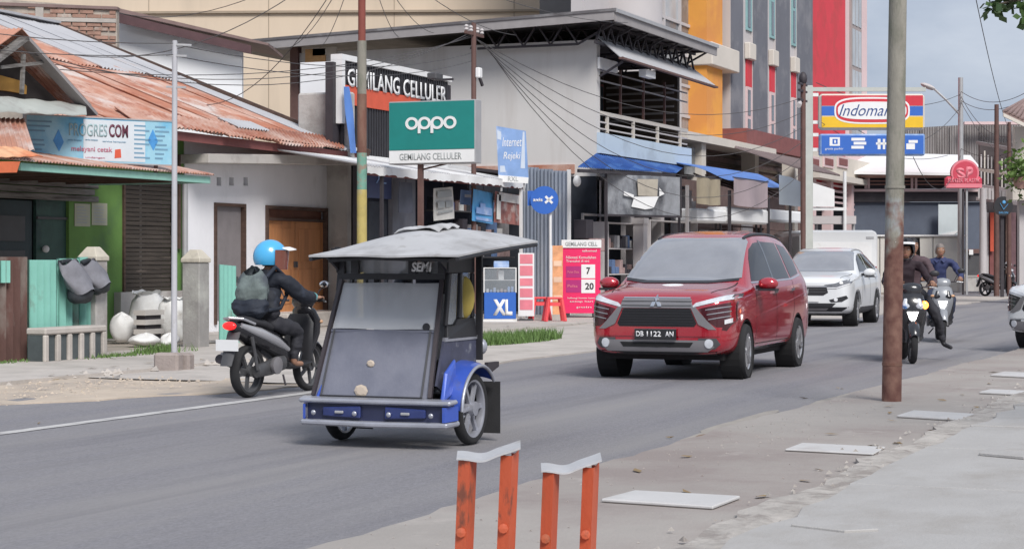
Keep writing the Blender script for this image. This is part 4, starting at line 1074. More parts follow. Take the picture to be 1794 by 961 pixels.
# --- rolled-out banner, glass counter, stool, pink cabinet
gc_ = yp(876, 560, 16.3); kC = (gc_.x * CT + gc_.y * ST) / FPX
ct_ = thing('display_counter', 'glass display counter with blue XL front in the phone shop', 'counter', (gc_.x, 16.3, 0.06), FRONT)
zc = lambda y: EYE - (y - 455) * kC - .06
w = 56 * kC
MB().box(-w / 2, 0, 0.06, w / 2, 0.5, zc(512)).build('base', BLUES, ct_, bevel=0.01)
MB().box(-w / 2 - .02, -0.02, 0, w / 2 + .02, 0.52, 0.058).build('plinth', WHITEM, ct_)
b = MB()
for (qx, qy) in ((-1, 0), (1, 0), (-1, .48), (1, .48)): b.box(qx * w / 2 - .012, qy, zc(512), qx * w / 2 + .012, qy + .02, zc(470))
b.box(-w / 2 - .012, 0, zc(470), w / 2 + .012, .5, zc(470) + .02); b.box(-w / 2, 0.02, zc(491), w / 2, .48, zc(491) + .012)
b.build('glass_frame', WHITEM, ct_)
MB().box(-w / 2 + .013, 0.003, zc(511), w / 2 - .013, 0.008, zc(471)).build('glass_pane', glass('case_glass', (0.5, 0.55, 0.6), 0.05, 0.25), ct_)
for k in range(8):
    xx_ = -w / 2 + .05 + k * w / 9; hh = RND.uniform(.05, .14)
    MB().box(xx_, .1, zc(512) + .002, xx_ + .05, .2, zc(512) + hh).build('phone_box', RND.choice([WHITEM, LBLUE, GREYM, CLUT[3]]), ct_)
MB().box(-w * .2, .12, zc(470) + .022, w * .28, .4, zc(457)).build('white_carton', LBLUE, ct_, bevel=.01)
MB().box(-w * .05, .15, zc(491) + .015, w * .12, .3, zc(474)).build('white_carton', WHITEM, ct_)
text('lettering', 'XL', WHITES, ct_, -w * .22, -0.001, zc(552), 28 * kC, 34 * kC, bold=0.05)
def board_sign(px0, px1, y0, y1, Y, label, m, name='roll_banner'):
    a = yp((px0 + px1) / 2, y1, Y); k = (a.x * CT + a.y * ST) / FPX
    t = thing(name, label, 'banner', (a.x, Y, 0.06), FRONT)
    h = EYE - (y0 - 455) * k - .06; w = (px1 - px0) * k
    MB().box(-w / 2, 0, 0.10, w / 2, 0.025, h).build('panel', m, t)
    return t, w, h, k
t, w, h, k = board_sign(908, 936, 443, 560, 16.05, 'narrow white and rose price banner leaning at the right of the glass counter', WHITES)
for j, (f0, f1) in enumerate(((.02, .17), (.2, .36), (.4, .52), (.56, .7), (.74, .9))):
    MB().box(-w * .4, -.006, h - (h - .1) * f1, w * .4, -.001, h - (h - .1) * f0).build('print', PINK2 if j % 2 == 0 else PINK2, t)
b = MB(); b.box(-w * .45, -.1, 0, w * .45, .2, .04); b.build('foot', DGREYP, t)
b = MB(); b.box(-.02, .026, .04, .02, .05, h * .9); b.build('prop', GREYM, t)
t, w, h, k = board_sign(968, 986, 430, 555, 15.9, 'orange and white striped banner squeezed left of the pink cabinet', mat('orange_print', (0.75, 0.36, 0.18), 0.6, var=0.25, scale=5, bump=0.02))
MB().box(-w / 2 - .04, -.004, .1, -w / 2 - .003, .02, h).build('white_edge', WHITES, t)
for f in (.25, .5, .72): MB().box(-w * .4, -.005, h * f, w * .4, -.001, h * f + .12).build('print', mat('peach_print', (0.8, 0.55, 0.4), 0.6, var=.1, bump=0), t)
b = MB(); b.box(-w * .6, -.1, 0, w * .6, .2, .1); b.build('foot', CONC, t)
t, w, h, k = board_sign(985, 1052, 420, 553, 15.75, 'hot pink GEMILANG CELL advertising cabinet in front of the dark stall', PINK, 'pink_cabinet')
t['category'] = 'cabinet'
MB().box(-w / 2, .027, .10, w / 2, .45, h - 12 * k).build('carcass', PINK, t)
MB().box(-w / 2 - .02, -.03, h - 14 * k, w / 2 + .02, .46, h).build('header', WHITES, t, bevel=.005)
text('lettering', 'GEMILANG CELL', GREYTXT, t, -w * .42, -.032, h - 10.5 * k, 7 * k, w * .84, bold=.02)
zp = lambda y: EYE - (y - 455) * k - .06
for (a0, a1, b0, b1, m) in ((-.40, .0, 466, 486, PURPLE), (.0, .36, 463, 487, WHITES), (-.40, .0, 490, 512, PURPLE), (.0, .36, 489, 513, WHITES)):
    MB().box(w * a0, -.006, zp(b1), w * a1, -.001, zp(b0)).build('print_tile', m, t)
text('lettering', '7', mat('dark_print', (.05, .04, .05), .6), t, w * .13, -.007, zp(480), 12 * k, 7 * k, bold=.03)
text('lettering', '20', MATS['dark_print'], t, w * .10, -.007, zp(507), 12 * k, 15 * k, bold=.03)
text('lettering', 'telkomsel', WHITES, t, w * .02, -.007, zp(441), 4 * k, w * .38)
text('lettering', 'Nikmati Kemudahan', WHITES, t, -w * .40, -.007, zp(453), 5 * k, w * .78)
text('lettering', 'Transaksi di sini', WHITES, t, -w * .40, -.007, zp(459), 4 * k, w * .6)
text('lettering', 'Paket Data', PINK2, t, -w * .36, -.007, zp(478), 4 * k, w * .3)
text('lettering', 'Pulsa', PINK2, t, -w * .36, -.007, zp(503), 5 * k, w * .26)
text('lettering', 'hubungi konter kami', WHITES, t, -w * .36, -.007, zp(524), 4 * k, w * .7)
text('lettering', 'setiap hari', WHITES, t, -w * .30, -.007, zp(530), 4 * k, w * .6)
text('lettering', 'poin', WHITES, t, -w * .12, -.007, zp(540), 4 * k, w * .38)
b = MB(); b.box(-w * .45, 0, 0, -w * .3, .4, .1); b.build('foot', STEELD, t)
b = MB(); b.box(w * .3, 0, 0, w * .45, .4, .1); b.build('foot', STEELD, t)
# red plastic stool(s)
def stool(px, py, Y, label, s=1.0):
    a = yp(px, py, Y)
    t = thing('plastic_stool', label, 'stool', (a.x, a.y, 0.06), 0.5, 'red plastic stools')
    b = MB(); b.box(-.15 * s, -.15 * s, .43 * s, .15 * s, .15 * s, .47 * s); b.build('seat', REDPL, t, bevel=.015)
    for sx in (-1, 1):
        for sy in (-1, 1):
            b = MB(); b.bar((sx * .125 * s, sy * .125 * s, .43 * s), (sx * .19 * s, sy * .19 * s, 0), .06 * s); b.build('leg', REDPL, t, bevel=.006)
    for sx in (-1, 1):
        b = MB(); b.box(sx * .15 * s - .01, -.10 * s, .30 * s, sx * .15 * s + .01, .10 * s, .37 * s); b.build('stretcher', REDPL, t)
        b = MB(); b.box(-.1 * s, sx * .15 * s - .01, .30 * s, .1 * s, sx * .15 * s + .01, .37 * s); b.build('stretcher', REDPL, t)
stool(971, 566, 15.35, 'red plastic stool in front of the orange striped banner', 1.12)
stool(946, 562, 15.9, 'red plastic stool behind the other stool, beside the rose banner', 1.1)

# --- two storey building with balcony
tb = thing('two_storey_house', 'off white two storey building with open balcony and dark projecting roof', 'building', (50, 17.5, 0))
XB, YB = 46.9, 17.0
xB1 = X_at(1206, YB)
def zB(x, y, Y=YB): return Z_at(x, y, Y)
yl = xp(518, 180, XB).y
b = MB(); b.box(XB, YB, 3.55, XB + 0.25, yl, 7.05); b.build('side_wall', CREAMW, tb, world=True)
MB().box(XB + .02, YB + .02, 0.06, XB + 0.25, yl, 3.548).build('doorway_shade_wall', NAVY, tb, world=True)  # wall coloured near black to stand for the shade of an open doorway
MB().box(XB - 0.06, YB + 0.6, 3.62, XB - 0.002, YB + 3.6, 3.86).build('rusty_flashing', RUST, tb, world=True)
b = MB(); b.box(XB - .1, yl - .12, 3.5, XB + .12, yl + .12, 7.3); b.build('corner_post', BROWNST, tb, world=True)
for (x0, x1, y0, y1, m) in ((535, 570, 85, 130, mat('orange_board', (.62, .36, .16), .7, var=.2)), (535, 558, 130, 154, WOODG), (548, 590, 82, 98, CREAML)):
    a, c = xp(x0, y1, XB - .03), xp(x1, y0, XB - .03)
    MB().box(XB - .04, c.y, a.z, XB - .002, a.y, c.z).build('wall_patch', m, tb, world=True)
# balcony: fascia, floor, back wall with windows, rails, posts
zf0, zf1 = zB(1045, 268), zB(1045, 232)
MB().box(XB + .0, YB - 0.10, zf0, xB1, YB - .002, zf1).build('balcony_fascia', FASBLUE, tb, world=True)
MB().box(XB + .02, YB, zf0 + .05, xB1, YB + 4.0, zf0 + .2).build('balcony_floor', CONC, tb, world=True)
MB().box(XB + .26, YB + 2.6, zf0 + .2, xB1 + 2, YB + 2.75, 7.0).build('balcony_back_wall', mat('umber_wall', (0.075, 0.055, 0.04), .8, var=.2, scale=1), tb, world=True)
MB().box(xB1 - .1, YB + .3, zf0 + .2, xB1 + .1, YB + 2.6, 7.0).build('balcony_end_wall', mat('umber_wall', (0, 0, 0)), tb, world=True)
for k in range(4):
    x0 = XB + .8 + k * 1.8
    wf = MB(); wf.box(x0, YB + 2.5, 4.9, x0 + 1.3, YB + 2.595, 6.6); wf = wf.build('window', MAROON, tb, world=True)
    for q in range(2):
        MB().box(x0 + .07 + q * .6, YB + 2.48, 4.97, x0 + .62 + q * .6, YB + 2.498, 6.53).build('pane', WINGL, wf, world=True)
zr = zB(1045, 196)
b = MB(); b.box(XB + .05, YB + .01, zr - .05, xB1, YB + .07, zr + .05); b.build('handrail', CREAML, tb, world=True)
for z in (zr - .25, zr - .42):
    MB().box(XB + .05, YB + .03, z, xB1, YB + .06, z + .04).build('rail', PALECOL, tb, world=True)
for k in range(4):
    xx_ = XB + .9 + (xB1 - XB - 1.6) * k / 3
    MB().box(xx_ - .05, YB + .005, zf1, xx_ + .05, YB + .075, zr - .052).build('baluster', CREAML, tb, world=True)
for px in (1090, 1130, 1167):
    xx_ = X_at(px, YB)
    MB().box(xx_ - .03, YB + .02, zr + .052, xx_ + .03, YB + .08, 6.45).build('balcony_post', BROWNST, tb, world=True)
for y in (122, 140):
    MB().box(XB + .05, YB + .03, zB(1045, y), xB1, YB + .06, zB(1045, y) + .04).build('balcony_beam', CREAML if y == 136 else GREYFAS, tb, world=True)
MB().box(XB - .0, YB - .08, zB(1045, 120), XB + 1.4, YB - .02, zB(1045, 100)).build('white_box', WHITEM, tb, world=True)
MB().box(XB + 1.9, YB - .7, zB(1045, 124), XB + 2.7, YB - .5, zB(1045, 111)).build('flood_lamp', WHITES, tb, world=True)
for k in range(6):
    z = zr + .3 + k * .2
    MB().bar((xB1 - .45, YB + .3, z), (xB1 - .45, YB + 2.4, z), .02, .06).build('louvre_slat', GREYFAS, tb, world=True)
# main roof slab with thick layered fascia, soffit joists and trusses
rA, rB = yp(1074, 20, 16.2), yp(1242, 80, 16.2)
ZR = rA.z
yback = 27.5
def roofz(Y): return ZR - (Y - 16.2) * 0.032
x_a, x_b = rA.x, rB.x + .6
b = MB(); b.prism([(x_a, 16.2, ZR - .10), (x_a, yback, roofz(yback) - .10), (x_a, yback, roofz(yback) + .04), (x_a, 16.2, ZR + .04)], (x_b - x_a, 0, 0))
b.build('roof', DARKROOF, tb, world=True)
MB().prism([(x_a - .06, 16.15, ZR - .22), (x_a - .06, yback, roofz(yback) - .22), (x_a - .06, yback, roofz(yback) + .0), (x_a - .06, 16.15, ZR + .0)], (.05, 0, 0)).build('fascia', GREYFAS, tb, world=True)
MB().prism([(x_a - .09, 16.1, ZR + .0), (x_a - .09, yback, roofz(yback) + .0), (x_a - .09, yback, roofz(yback) + .07), (x_a - .09, 16.1, ZR + .07)], (.12, 0, 0)).build('roof_edge_trim', DARKROOF, tb, world=True)
MB().box(x_a, 16.13, ZR - .25, x_b, 16.18, ZR - .03).build('fascia', GREYFAS, tb, world=True)
MB().box(x_a - .05, 16.07, ZR - .03, x_b, 16.2, ZR + .06).build('roof_edge_trim', GREYM, tb, world=True)
for k in range(7):
    xx_ = x_a + .7 + (x_b - x_a - 1) * k / 6
    z0, z1 = ZR - .14, 6.92
    y0, y1 = 16.3, YB + 3.2
    b = MB()
    b.bar((xx_, y0, z0), (xx_, y1 + 4, z0 - .1), .06); b.bar((xx_, y0 + 1.1, z1), (xx_, y1, z1), .06)
    b.bar((xx_, y0, z0), (xx_, y0 + 1.1, z1), .05)
    for j in range(4):
        ya = y0 + 1.1 + j * .75
        b.bar((xx_, ya, z1), (xx_, ya + .38, z0), .04); b.bar((xx_, ya + .38, z0), (xx_, ya + .75, z1), .04)
    stuff(b.build('roof_truss', STEELD, tb, world=True))
b = MB(); zt_ = 6.95
b.bar((x_a + .2, YB - .25, zt_ - .05), (x_b - .2, YB - .25, zt_ - .05), .07); b.bar((x_a + .2, YB - .25, ZR - .2), (x_b - .2, YB - .25, ZR - .2), .07)
nn = 12
for k in range(nn):
    xa, xc = x_a + .3 + (x_b - x_a - .6) * k / nn, x_a + .3 + (x_b - x_a - .6) * (k + 1) / nn
    b.bar((xa, YB - .25, zt_), ((xa + xc) / 2, YB - .25, ZR - .22), .05); b.bar(((xa + xc) / 2, YB - .25, ZR - .22), (xc, YB - .25, zt_), .05)
stuff(b.build('lattice_girder', STEELD, tb, world=True))
MB().box(XB + .26, YB - .2, 7.03, x_b - .4, YB + 6, 7.06).build('ceiling', STEELD, tb, world=True)
# secondary awning over the balcony
w0, w1 = yp(1040, 62, 16.6), yp(1256, 142, 15.6)
u0 = V((XB - .1, YB - .03, 7.16)); u1 = V((XB + 7.9, YB - .03, 7.12))
l0 = V((XB - .4, 16.2, 6.55)); l1 = V((XB + 8.1, 16.2, 6.50))
MB().sheet(u0, u1, l0, l1, 30, .015, t=.02).build('balcony_awning', TIN, tb, smooth=60, world=True)
MB().bar(l0 - V((0, 0, .04)), l1 - V((0, 0, .04)), .05, .12, up=(0, 1, 0)).build('awning_edge', BROWNST, tb, world=True)
for t_ in (0.05, .35, .65, .95):
    MB().bar(u0.lerp(u1, t_) - V((0, 0, .05)), l0.lerp(l1, t_) - V((0, 0, .06)), .05).build('awning_rafter', STEELD, tb, world=True)
MB().bar((XB - .05, YB - .1, 6.1), l0 - V((-.3, -.05, .1)), .05).build('awning_brace', STEELD, tb, world=True)
# ground floor: dark opening, columns, blue metal awning
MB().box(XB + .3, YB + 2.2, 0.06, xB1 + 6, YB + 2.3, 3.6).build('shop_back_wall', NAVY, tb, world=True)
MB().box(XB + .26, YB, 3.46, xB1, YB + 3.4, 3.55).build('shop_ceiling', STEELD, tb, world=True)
for k in range(4):
    xx_ = XB + .1 + (xB1 - XB) * k / 3
    MB().box(xx_, YB + .02, .06, xx_ + .3, YB + .3, 3.45).build('column', PALECOL, tb, world=True)
MB().sphere(yp(1011, 317, 16.6), (.10, .10, .14), 12, 8).build('lamp_globe', WHITES, tb, smooth=True, world=True)
bA, bB2 = yp(1018, 290, 15.75), yp(1198, 303, 15.75)
x = 42.7; k = 0
ztop = zf0 - .02
while x < bB2.x:
    w = min(.93, bB2.x - x + .01)
    tx0, tx1 = [46.85 + (q_ - 42.7) * (54.4 - 46.85) / (bB2.x - 42.7) for q_ in (x, x + w)]
    MB().sheet((x, 15.95, 3.57 + .0235 * (x - 42.7)), (x + w, 15.95, 3.57 + .0235 * (x + w - 42.7)), (tx0, YB - .01, ztop), (tx1, YB - .01, ztop), w / .15, .012).build('awning_sheet', TARPBLUE, tb, smooth=60, world=True)
    x += .92; k += 1
MB().bar((42.9, 16.01, 3.50), (bB2.x, 16.01, 3.70), .06, .08).build('awning_beam', STEELD, tb, world=True)
for px in (1062, 1190):
    xx_ = X_at(px, 15.83); MB().box(xx_ - .03, 15.8, .06, xx_ + .03, 15.86, 3.38).build('awning_post', STEELD, tb, world=True)
# clear plastic sign panel hung on the awning front, with a pale animal-like print replaced by a plain fish-shaped cut-out
fp0, fp1 = yp(1066, 373, 15.7), yp(1187, 303, 15.7)
fp = thing('hanging_banner', 'silvery plastic sheet in a frame hung under the blue awning', 'banner', ((fp0.x + fp1.x) / 2, 15.72, 3.54), radians(-24))
w, h = (fp1.x - fp0.x) * .50, (fp1.z - fp0.z) * .84
MB().grid(lambda u, v: (-w / 2 + w * u, .05 * sin(6 * u + 3 * v) * sin(pi * u), -h * v), 24, 12, thick=(0, .008, 0)).build('sheet', PLASTICSH, fp, smooth=70)
b = MB(); b.box(-w / 2 - .05, -.02, -h - .05, w / 2 + .05, .03, -h + .002); b.box(-w / 2 - .05, -.02, -h + .003, -w / 2, .03, .02); b.box(w / 2, -.02, -h + .003, w / 2 + .05, .03, .02)
b.build('frame', STEELD, fp)
MB().prism([(-w * .12, -.07, -h * .1), (w * .16, -.07, -h * .08), (w * .15, -.07, -h * .52), (-w * .11, -.07, -h * .52)], (0, -.01, 0)).build('tan_print', mat('tan_print', (.40, .36, .30), .7, var=.15, scale=5), fp)
b = MB(); b.prism([(-w * .16, -.07, -h * .55), (w * .17, -.07, -h * .52), (w * .10, -.07, -h * .82), (-w * .02, -.07, -h * .86), (-w * .2, -.07, -h * .80)], (0, -.01, 0)); b.prism([(-w * .3, -.07, -h * .42), (-w * .17, -.07, -h * .5), (-w * .17, -.07, -h * .58), (-w * .3, -.07, -h * .52)], (0, -.01, 0)); b.prism([(w * .18, -.07, -h * .3), (w * .25, -.07, -h * .45), (w * .18, -.07, -h * .52)], (0, -.01, 0))
stuff(b.build('white_print', WHITES, fp))
# goods and fittings in the dark stall
def crate(px0, px1, y0, y1, Y, m, label, cat='box', name='crate', dep=.35, group='goods in the dark stalls'):
    a, c = yp(px0, y1, Y), yp(px1, y0, Y)
    t = MB().box(-(c.x - a.x) / 2, 0, 0, (c.x - a.x) / 2, dep, c.z - a.z).build(name, m, None, bevel=.015)
    t.location = ((a.x + c.x) / 2, Y, a.z)
    return tag(t, label, cat, group)
def shelf_unit(px0, px1, y0, Y, label, m, nsh=4, goods=True, seed=0):
    a, c = yp(px0, y0, Y), yp(px1, y0, Y); w = c.x - a.x; h = a.z - .06
    t = thing('shelf_unit', label, 'shelves', ((a.x + c.x) / 2, Y, .06))
    r = random.Random(seed)
    b = MB()
    for s in (-1, 1):
        MB().box(s * w / 2 - .025, 0, 0, s * w / 2 + .025, .4, h).build('upright', m, t)
    for k in range(nsh):
        z = .3 + (h - .34) * k / (nsh - 1)
        MB().box(-w / 2 + .026, .01, z, w / 2 - .026, .39, z + .03).build('shelf', m, t)
        x = -w / 2 + .05
        while goods and x < w / 2 - .2 and k < nsh - 1:
            ww = r.uniform(.1, .28)
            MB().box(x, .05, z + .032, x + ww, .3, z + r.uniform(.12, .4)).build('goods', r.choice(CLUT), t, bevel=.01)
            x += ww + r.uniform(.01, .1)
shelf_unit(1066, 1122, 388, 16.5, 'pale shelf unit of goods behind the red car windscreen', PALECOL, seed=1)
shelf_unit(1140, 1222, 384, 16.7, 'long pale shelf rack above the red car roof', PALECOL, 3, seed=2)
MB_ = MB
a = yp(1131, 455, 16.2)
t = thing('concrete_pillar', 'pale square pillar with taped notices between the shelf units', 'pillar', (a.x, 16.2, .06))
MB().box(-.16, 0, 0, .16, .3, Z_at(1131, 383, 16.2) - .06).build('shaft', PALECOL, t, bevel=.01)
MB().box(-.2, -.02, Z_at(1131, 392, 16.2) - .06, .2, .32, Z_at(1131, 383, 16.2) - .04).build('head', PALECOL, t)
crate(1046, 1064, 418, 440, 16.4, CLUT[3], 'rose carton beside the pink cabinet', 'box')
crate(1028, 1040, 385, 418, 16.6, CLUT[5], 'dark box on end inside the dark stall', 'box')
t = thing('bracket_stand', 'dark steel bracket frame in the opening behind the pink cabinet', 'stand', (yp(1030, 455, 16.9).x, 16.9, .06))
b = MB(); xx0, xx1 = X_at(1022, 16.9) - t.location.x, X_at(1062, 16.9) - t.location.x
zt1 = Z_at(1030, 382, 16.9)
MB().box(xx0, 0, 0, xx0 + .06, .06, zt1).build('upright', GREYFAS, t); MB().box(xx1, 0, 0, xx1 + .06, .06, 3.3).build('upright', GREYFAS, t)
MB().box(xx0, -.003, zt1, xx1, .06, zt1 + .06).build('crossbar', GREYFAS, t)

# --- tarpaulin stall next door
stl = thing('market_stall', 'stall under a light blue tarpaulin between the two storey building and the signs', 'stall', (57, 16, 0))
ta, tbp = yp(1198, 291, 16.9), yp(1372, 321, 15.9)
tc_, td = yp(1215, 303, 15.7), yp(1330, 318, 15.3)
def tarp(u, v):
    a_ = V((53.4, 17.0, 4.22)).lerp(V((62.5, 17.0, 4.24)), u); c_ = V((52.6, 15.4, 3.72)).lerp(V((61.6, 15.4, 3.62)), u)
    return a_.lerp(c_, v) + V((0, 0, .07 * sin(9 * u + 2 * v) * sin(pi * v) - .04 * abs(sin(13 * u)) * v))
MB().grid(tarp, 40, 8, thick=(0, 0, .01)).build('tarpaulin', TARP2, stl, smooth=70, world=True)
for k, px in enumerate((1204, 1278, 1346)):
    xx_ = X_at(px, 15.5); MB().box(xx_ - .04, 15.46, .06, xx_ + .04, 15.54, 3.4).build('post', STEELD if k else GREYFAS, stl, world=True)
for k in range(2):
    MB().bar((54.4, 15.5 + k * .7, 3.42 + k * .22), (61.5, 15.5 + k * .7, 3.28 + k * .22), .06).build('pole_beam', BROWNST, stl, world=True)
for k in range(6):
    MB().bar((55 + k * 1.2, 15.45, 3.38 - k * .02), (55 + k * 1.2, 16.9, 3.95), .045).build('rafter', WOODB, stl, world=True)
def hung_cloth(px0, py0, px1, py1, Y, m, label, waves=3):
    a_, c_ = yp(px0, py1, Y), yp(px1, py0, Y); w, h = c_.x - a_.x, c_.z - a_.z
    t = thing('hanging_cloth', label, 'cloth', ((a_.x + c_.x) / 2, Y, c_.z))
    MB().grid(lambda u, v: (-w / 2 + w * u, .05 * sin(waves * 2 * pi * u) * (.3 + v), -h * v - .04 * sin(pi * u) * v), 22, 10, thick=(0, .008, 0)).build('cloth', m, t, smooth=70)
    MB().bar((-w / 2 - .1, 0.004, .02), (w / 2 + .1, 0.004, .02), .03).build('hanging_rod', STEELD, t)
hung_cloth(1221, 315, 1262, 355, 15.35, CLOTHB, 'khaki printed cloth hanging at the left of the tarpaulin stall', 2)
hung_cloth(1286, 320, 1345, 358, 15.3, CLOTHM, 'mauve cloth sheet hanging in the middle of the tarpaulin stall', 1.5)
def long_board(px0, px1, y0, y1, Y, label, m=None):
    a_, c_ = yp(px0, y1, Y), yp(px1, y0, Y)
    t = thing('white_counter', label, 'counter', ((a_.x + c_.x) / 2, Y, .06), 0, 'white stall counters')
    w, h = (c_.x - a_.x), c_.z - a_.z
    MB().box(-w / 2, 0, a_.z - .06, w / 2, .7, c_.z - .06).build('top_board', m or WHITES, t, bevel=.05)
    for s in (-1, 1): MB().box(s * (w / 2 - .2) - .03, .3, 0, s * (w / 2 - .2) + .03, .36, a_.z - .06).build('leg', STEELD, t)
long_board(1224, 1277, 369, 388, 15.6, 'white rounded counter board directly below the khaki cloth')
long_board(1278, 1346, 368, 389, 15.5, 'white counter board directly below the mauve cloth')
long_board(1348, 1406, 371, 386, 15.6, 'white counter board directly below the blank white panel')
a = yp(1385, 362, 14.9); kk = (a.x * CT + a.y * ST) / FPX
t = thing('blank_signboard', 'blank white slanted panel at the right end of the tarpaulin stall', 'sign', (a.x, 14.9, a.z), FRONT)
MB().prism([(-20 * kk, 0, 4 * kk), (19 * kk, 0, 0), (19 * kk, 0, 43 * kk), (0, 0, 52 * kk), (-20 * kk, 0, 56 * kk)], (0, .05, 0)).build('board', mat('ice_panel', (.50, .55, .60), .5, var=.05, bump=.02), t)
MB().box(-.04, .052, -a.z + .05, .04, .12, .5).build('post', STEELD, t)
r = random.Random(21)
shelf_unit(1222, 1276, 396, 17.1, 'cluttered shelf unit behind the khaki cloth', CLUT[0], 4, seed=5)
shelf_unit(1284, 1340, 394, 17.1, 'cluttered shelf unit behind the mauve cloth', CLUT[0], 4, seed=6)
shelf_unit(1348, 1392, 400, 17.0, 'cluttered shelf unit behind the blank white signboard', CLUT[0], 4, seed=7)
for k, (px, m, lb) in enumerate(((1236, CLUT[1], 'grey sack of goods on the ground below the khaki cloth'), (1262, CLUT[3], 'rose carton on the ground beside the grey sack'), (1300, CLUT[2], 'white carton on the ground below the mauve cloth'), (1332, CLUT[0], 'brown carton right of the white carton in the stall'), (1372, CLUT[4], 'blue crate on the ground behind the red car roof end'))):
    a_ = yp(px, 455, 16.3)
    o = MB().box(-.3, 0, 0, .3, .4, 1.1 + .2 * (k % 3)).build('carton', m, None, bevel=.04)
    o.location = (a_.x, 16.3, .06); tag(o, lb, 'box', 'goods on the ground in the tarpaulin stall')
# back wall with patchy panels
bk = thing('stall_back_wall', 'dim patched back wall inside the tarpaulin stall', 'wall', (58, 18, 0)); bk['kind'] = 'thing'
MB().box(54.8, 18.0, 0, 70, 18.15, 3.9).build('boarding', CLUT[0], bk, world=True)
for k in range(12):
    x0 = 55 + r.uniform(0, 9); z0 = r.uniform(.6, 2.6)
    MB().box(x0, 17.94 - k * .005, z0, x0 + r.uniform(.5, 1.4), 17.998 - k * .005, z0 + r.uniform(.4, .9)).build('panel', r.choice([CLUT[1], CLUT[2], CLUT[3], PALECOL, PALECOL]), bk, world=True)
MB().sheet((54.9, 17.6, .06), (57.4, 17.6, .06), (54.9, 17.6, 3.2), (57.4, 17.6, 3.2), 14, .03).build('tin_sheet', TIN, bk, smooth=60, world=True)

# ------------------------------------------------------------------ behind and to the right
# --- the big beige hall
bh = thing('beige_hall', 'huge plain beige rendered building rising behind the roofs', 'building', vec(70, -8, 0))
dH = 68.0
MB().prism([dp(-160, 470, dH), dp(1017, 470, dH), dp(1017, -260, dH), dp(-160, -260, dH)], vec(6, 0, 0)).build('wall', BEIGE, bh, world=True)
MB().prism([dp(-160, 26, dH - .12), dp(1017, 20, dH - .12), dp(1017, 16, dH - .12), dp(-160, 22, dH - .12)], vec(.118, 0, 0)).build('string_course', mat('beige_band', (0.34, 0.275, 0.21), .85, var=.06), bh, world=True)
for px in (260, 470, 690, 900):
    MB().prism([dp(px, 470, dH - .015), dp(px + 1.2, 470, dH - .015), dp(px + 1.2, -260, dH - .015), dp(px, -260, dH - .015)], vec(.012, 0, 0)).build('render_joint', MATS['beige_band'], bh, world=True)
# --- glass front and the painted row of shophouses
YR = 20.0
gl = thing('glass_building', 'building front of grey glass panes in a white grid between beige hall and amber pillar', 'building', (60, YR, 0))
xa, xb = X_at(1017, YR), X_at(1238, YR)
MB().box(X_at(1100, YR), YR + .12, 0, xb, YR + 3, 18).build('core', mat('grid_dark', (0.12, .115, .115), .6, var=.2, scale=.4), gl, world=True)
MB().box(xa, YR - .1, 0, X_at(1066, YR), YR + .3, 18).build('pier', PALECOL, gl, world=True)
MB().tube([(X_at(1085, YR) , YR - .2, 0), (X_at(1085, YR), YR - .2, 18)], 1.15, 24).build('round_column', PALECOL, gl, smooth=True, world=True)
xs = [X_at(p, YR) for p in (1103, 1132, 1164, 1192, 1212, 1236)]
zs = [3.2 + 1.05 * k for k in range(15)]
for i in range(len(xs) - 1):
    for j in range(len(zs) - 1):
        m = WINGR if (i * 5 + j * 3) % 4 else mat('pale_glass', (.42, .44, .46), .2, var=.2, scale=.7, bump=0)
        MB().box(xs[i] + .04, YR + .06, zs[j] + .04, xs[i + 1] - .04, YR + .1, zs[j + 1] - .04).build('pane', m, gl, world=True)
for x in xs: MB().box(x - .06, YR - .02, 3, x + .06, YR + .119, 18).build('mullion', PALECOL, gl, world=True)
for z in zs:
    for i in range(len(xs) - 1): MB().box(xs[i] + .061, YR - .005, z - .05, xs[i + 1] - .061, YR + .119, z + .05).build('transom', PALECOL, gl, world=True)
ro = thing('shophouse_row', 'tall row of amber, slate and red painted shophouses', 'building', (76, YR, 0))
HT = 21
x0, x1 = X_at(1238, YR - .6), X_at(1282, YR - .6)
zl = Z_at(1255, 80, YR - .6)
MB().box(x0, YR - .6, 5.0, x0 + (x1 - x0) * .62, YR + 3, zl - .8).build('amber_pillar', ORANGEB, ro, world=True)
MB().box(x0, YR - .6, zl, x0 + (x1 - x0) * .62, YR + 3, HT).build('amber_pillar', ORANGEB, ro, world=True)
MB().box(x0 + (x1 - x0) * .62 + .002, YR - .25, 5.0, x1, YR + 3, HT).build('amber_recess', mat('amber_pale', (.78, .42, .13), .85, var=.05), ro, world=True)
MB().box(x0 - .15, YR - .85, zl - .798, x1 + .15, YR + .2, zl - .002).build('ledge', CREAML, ro, bevel=.03, world=True)
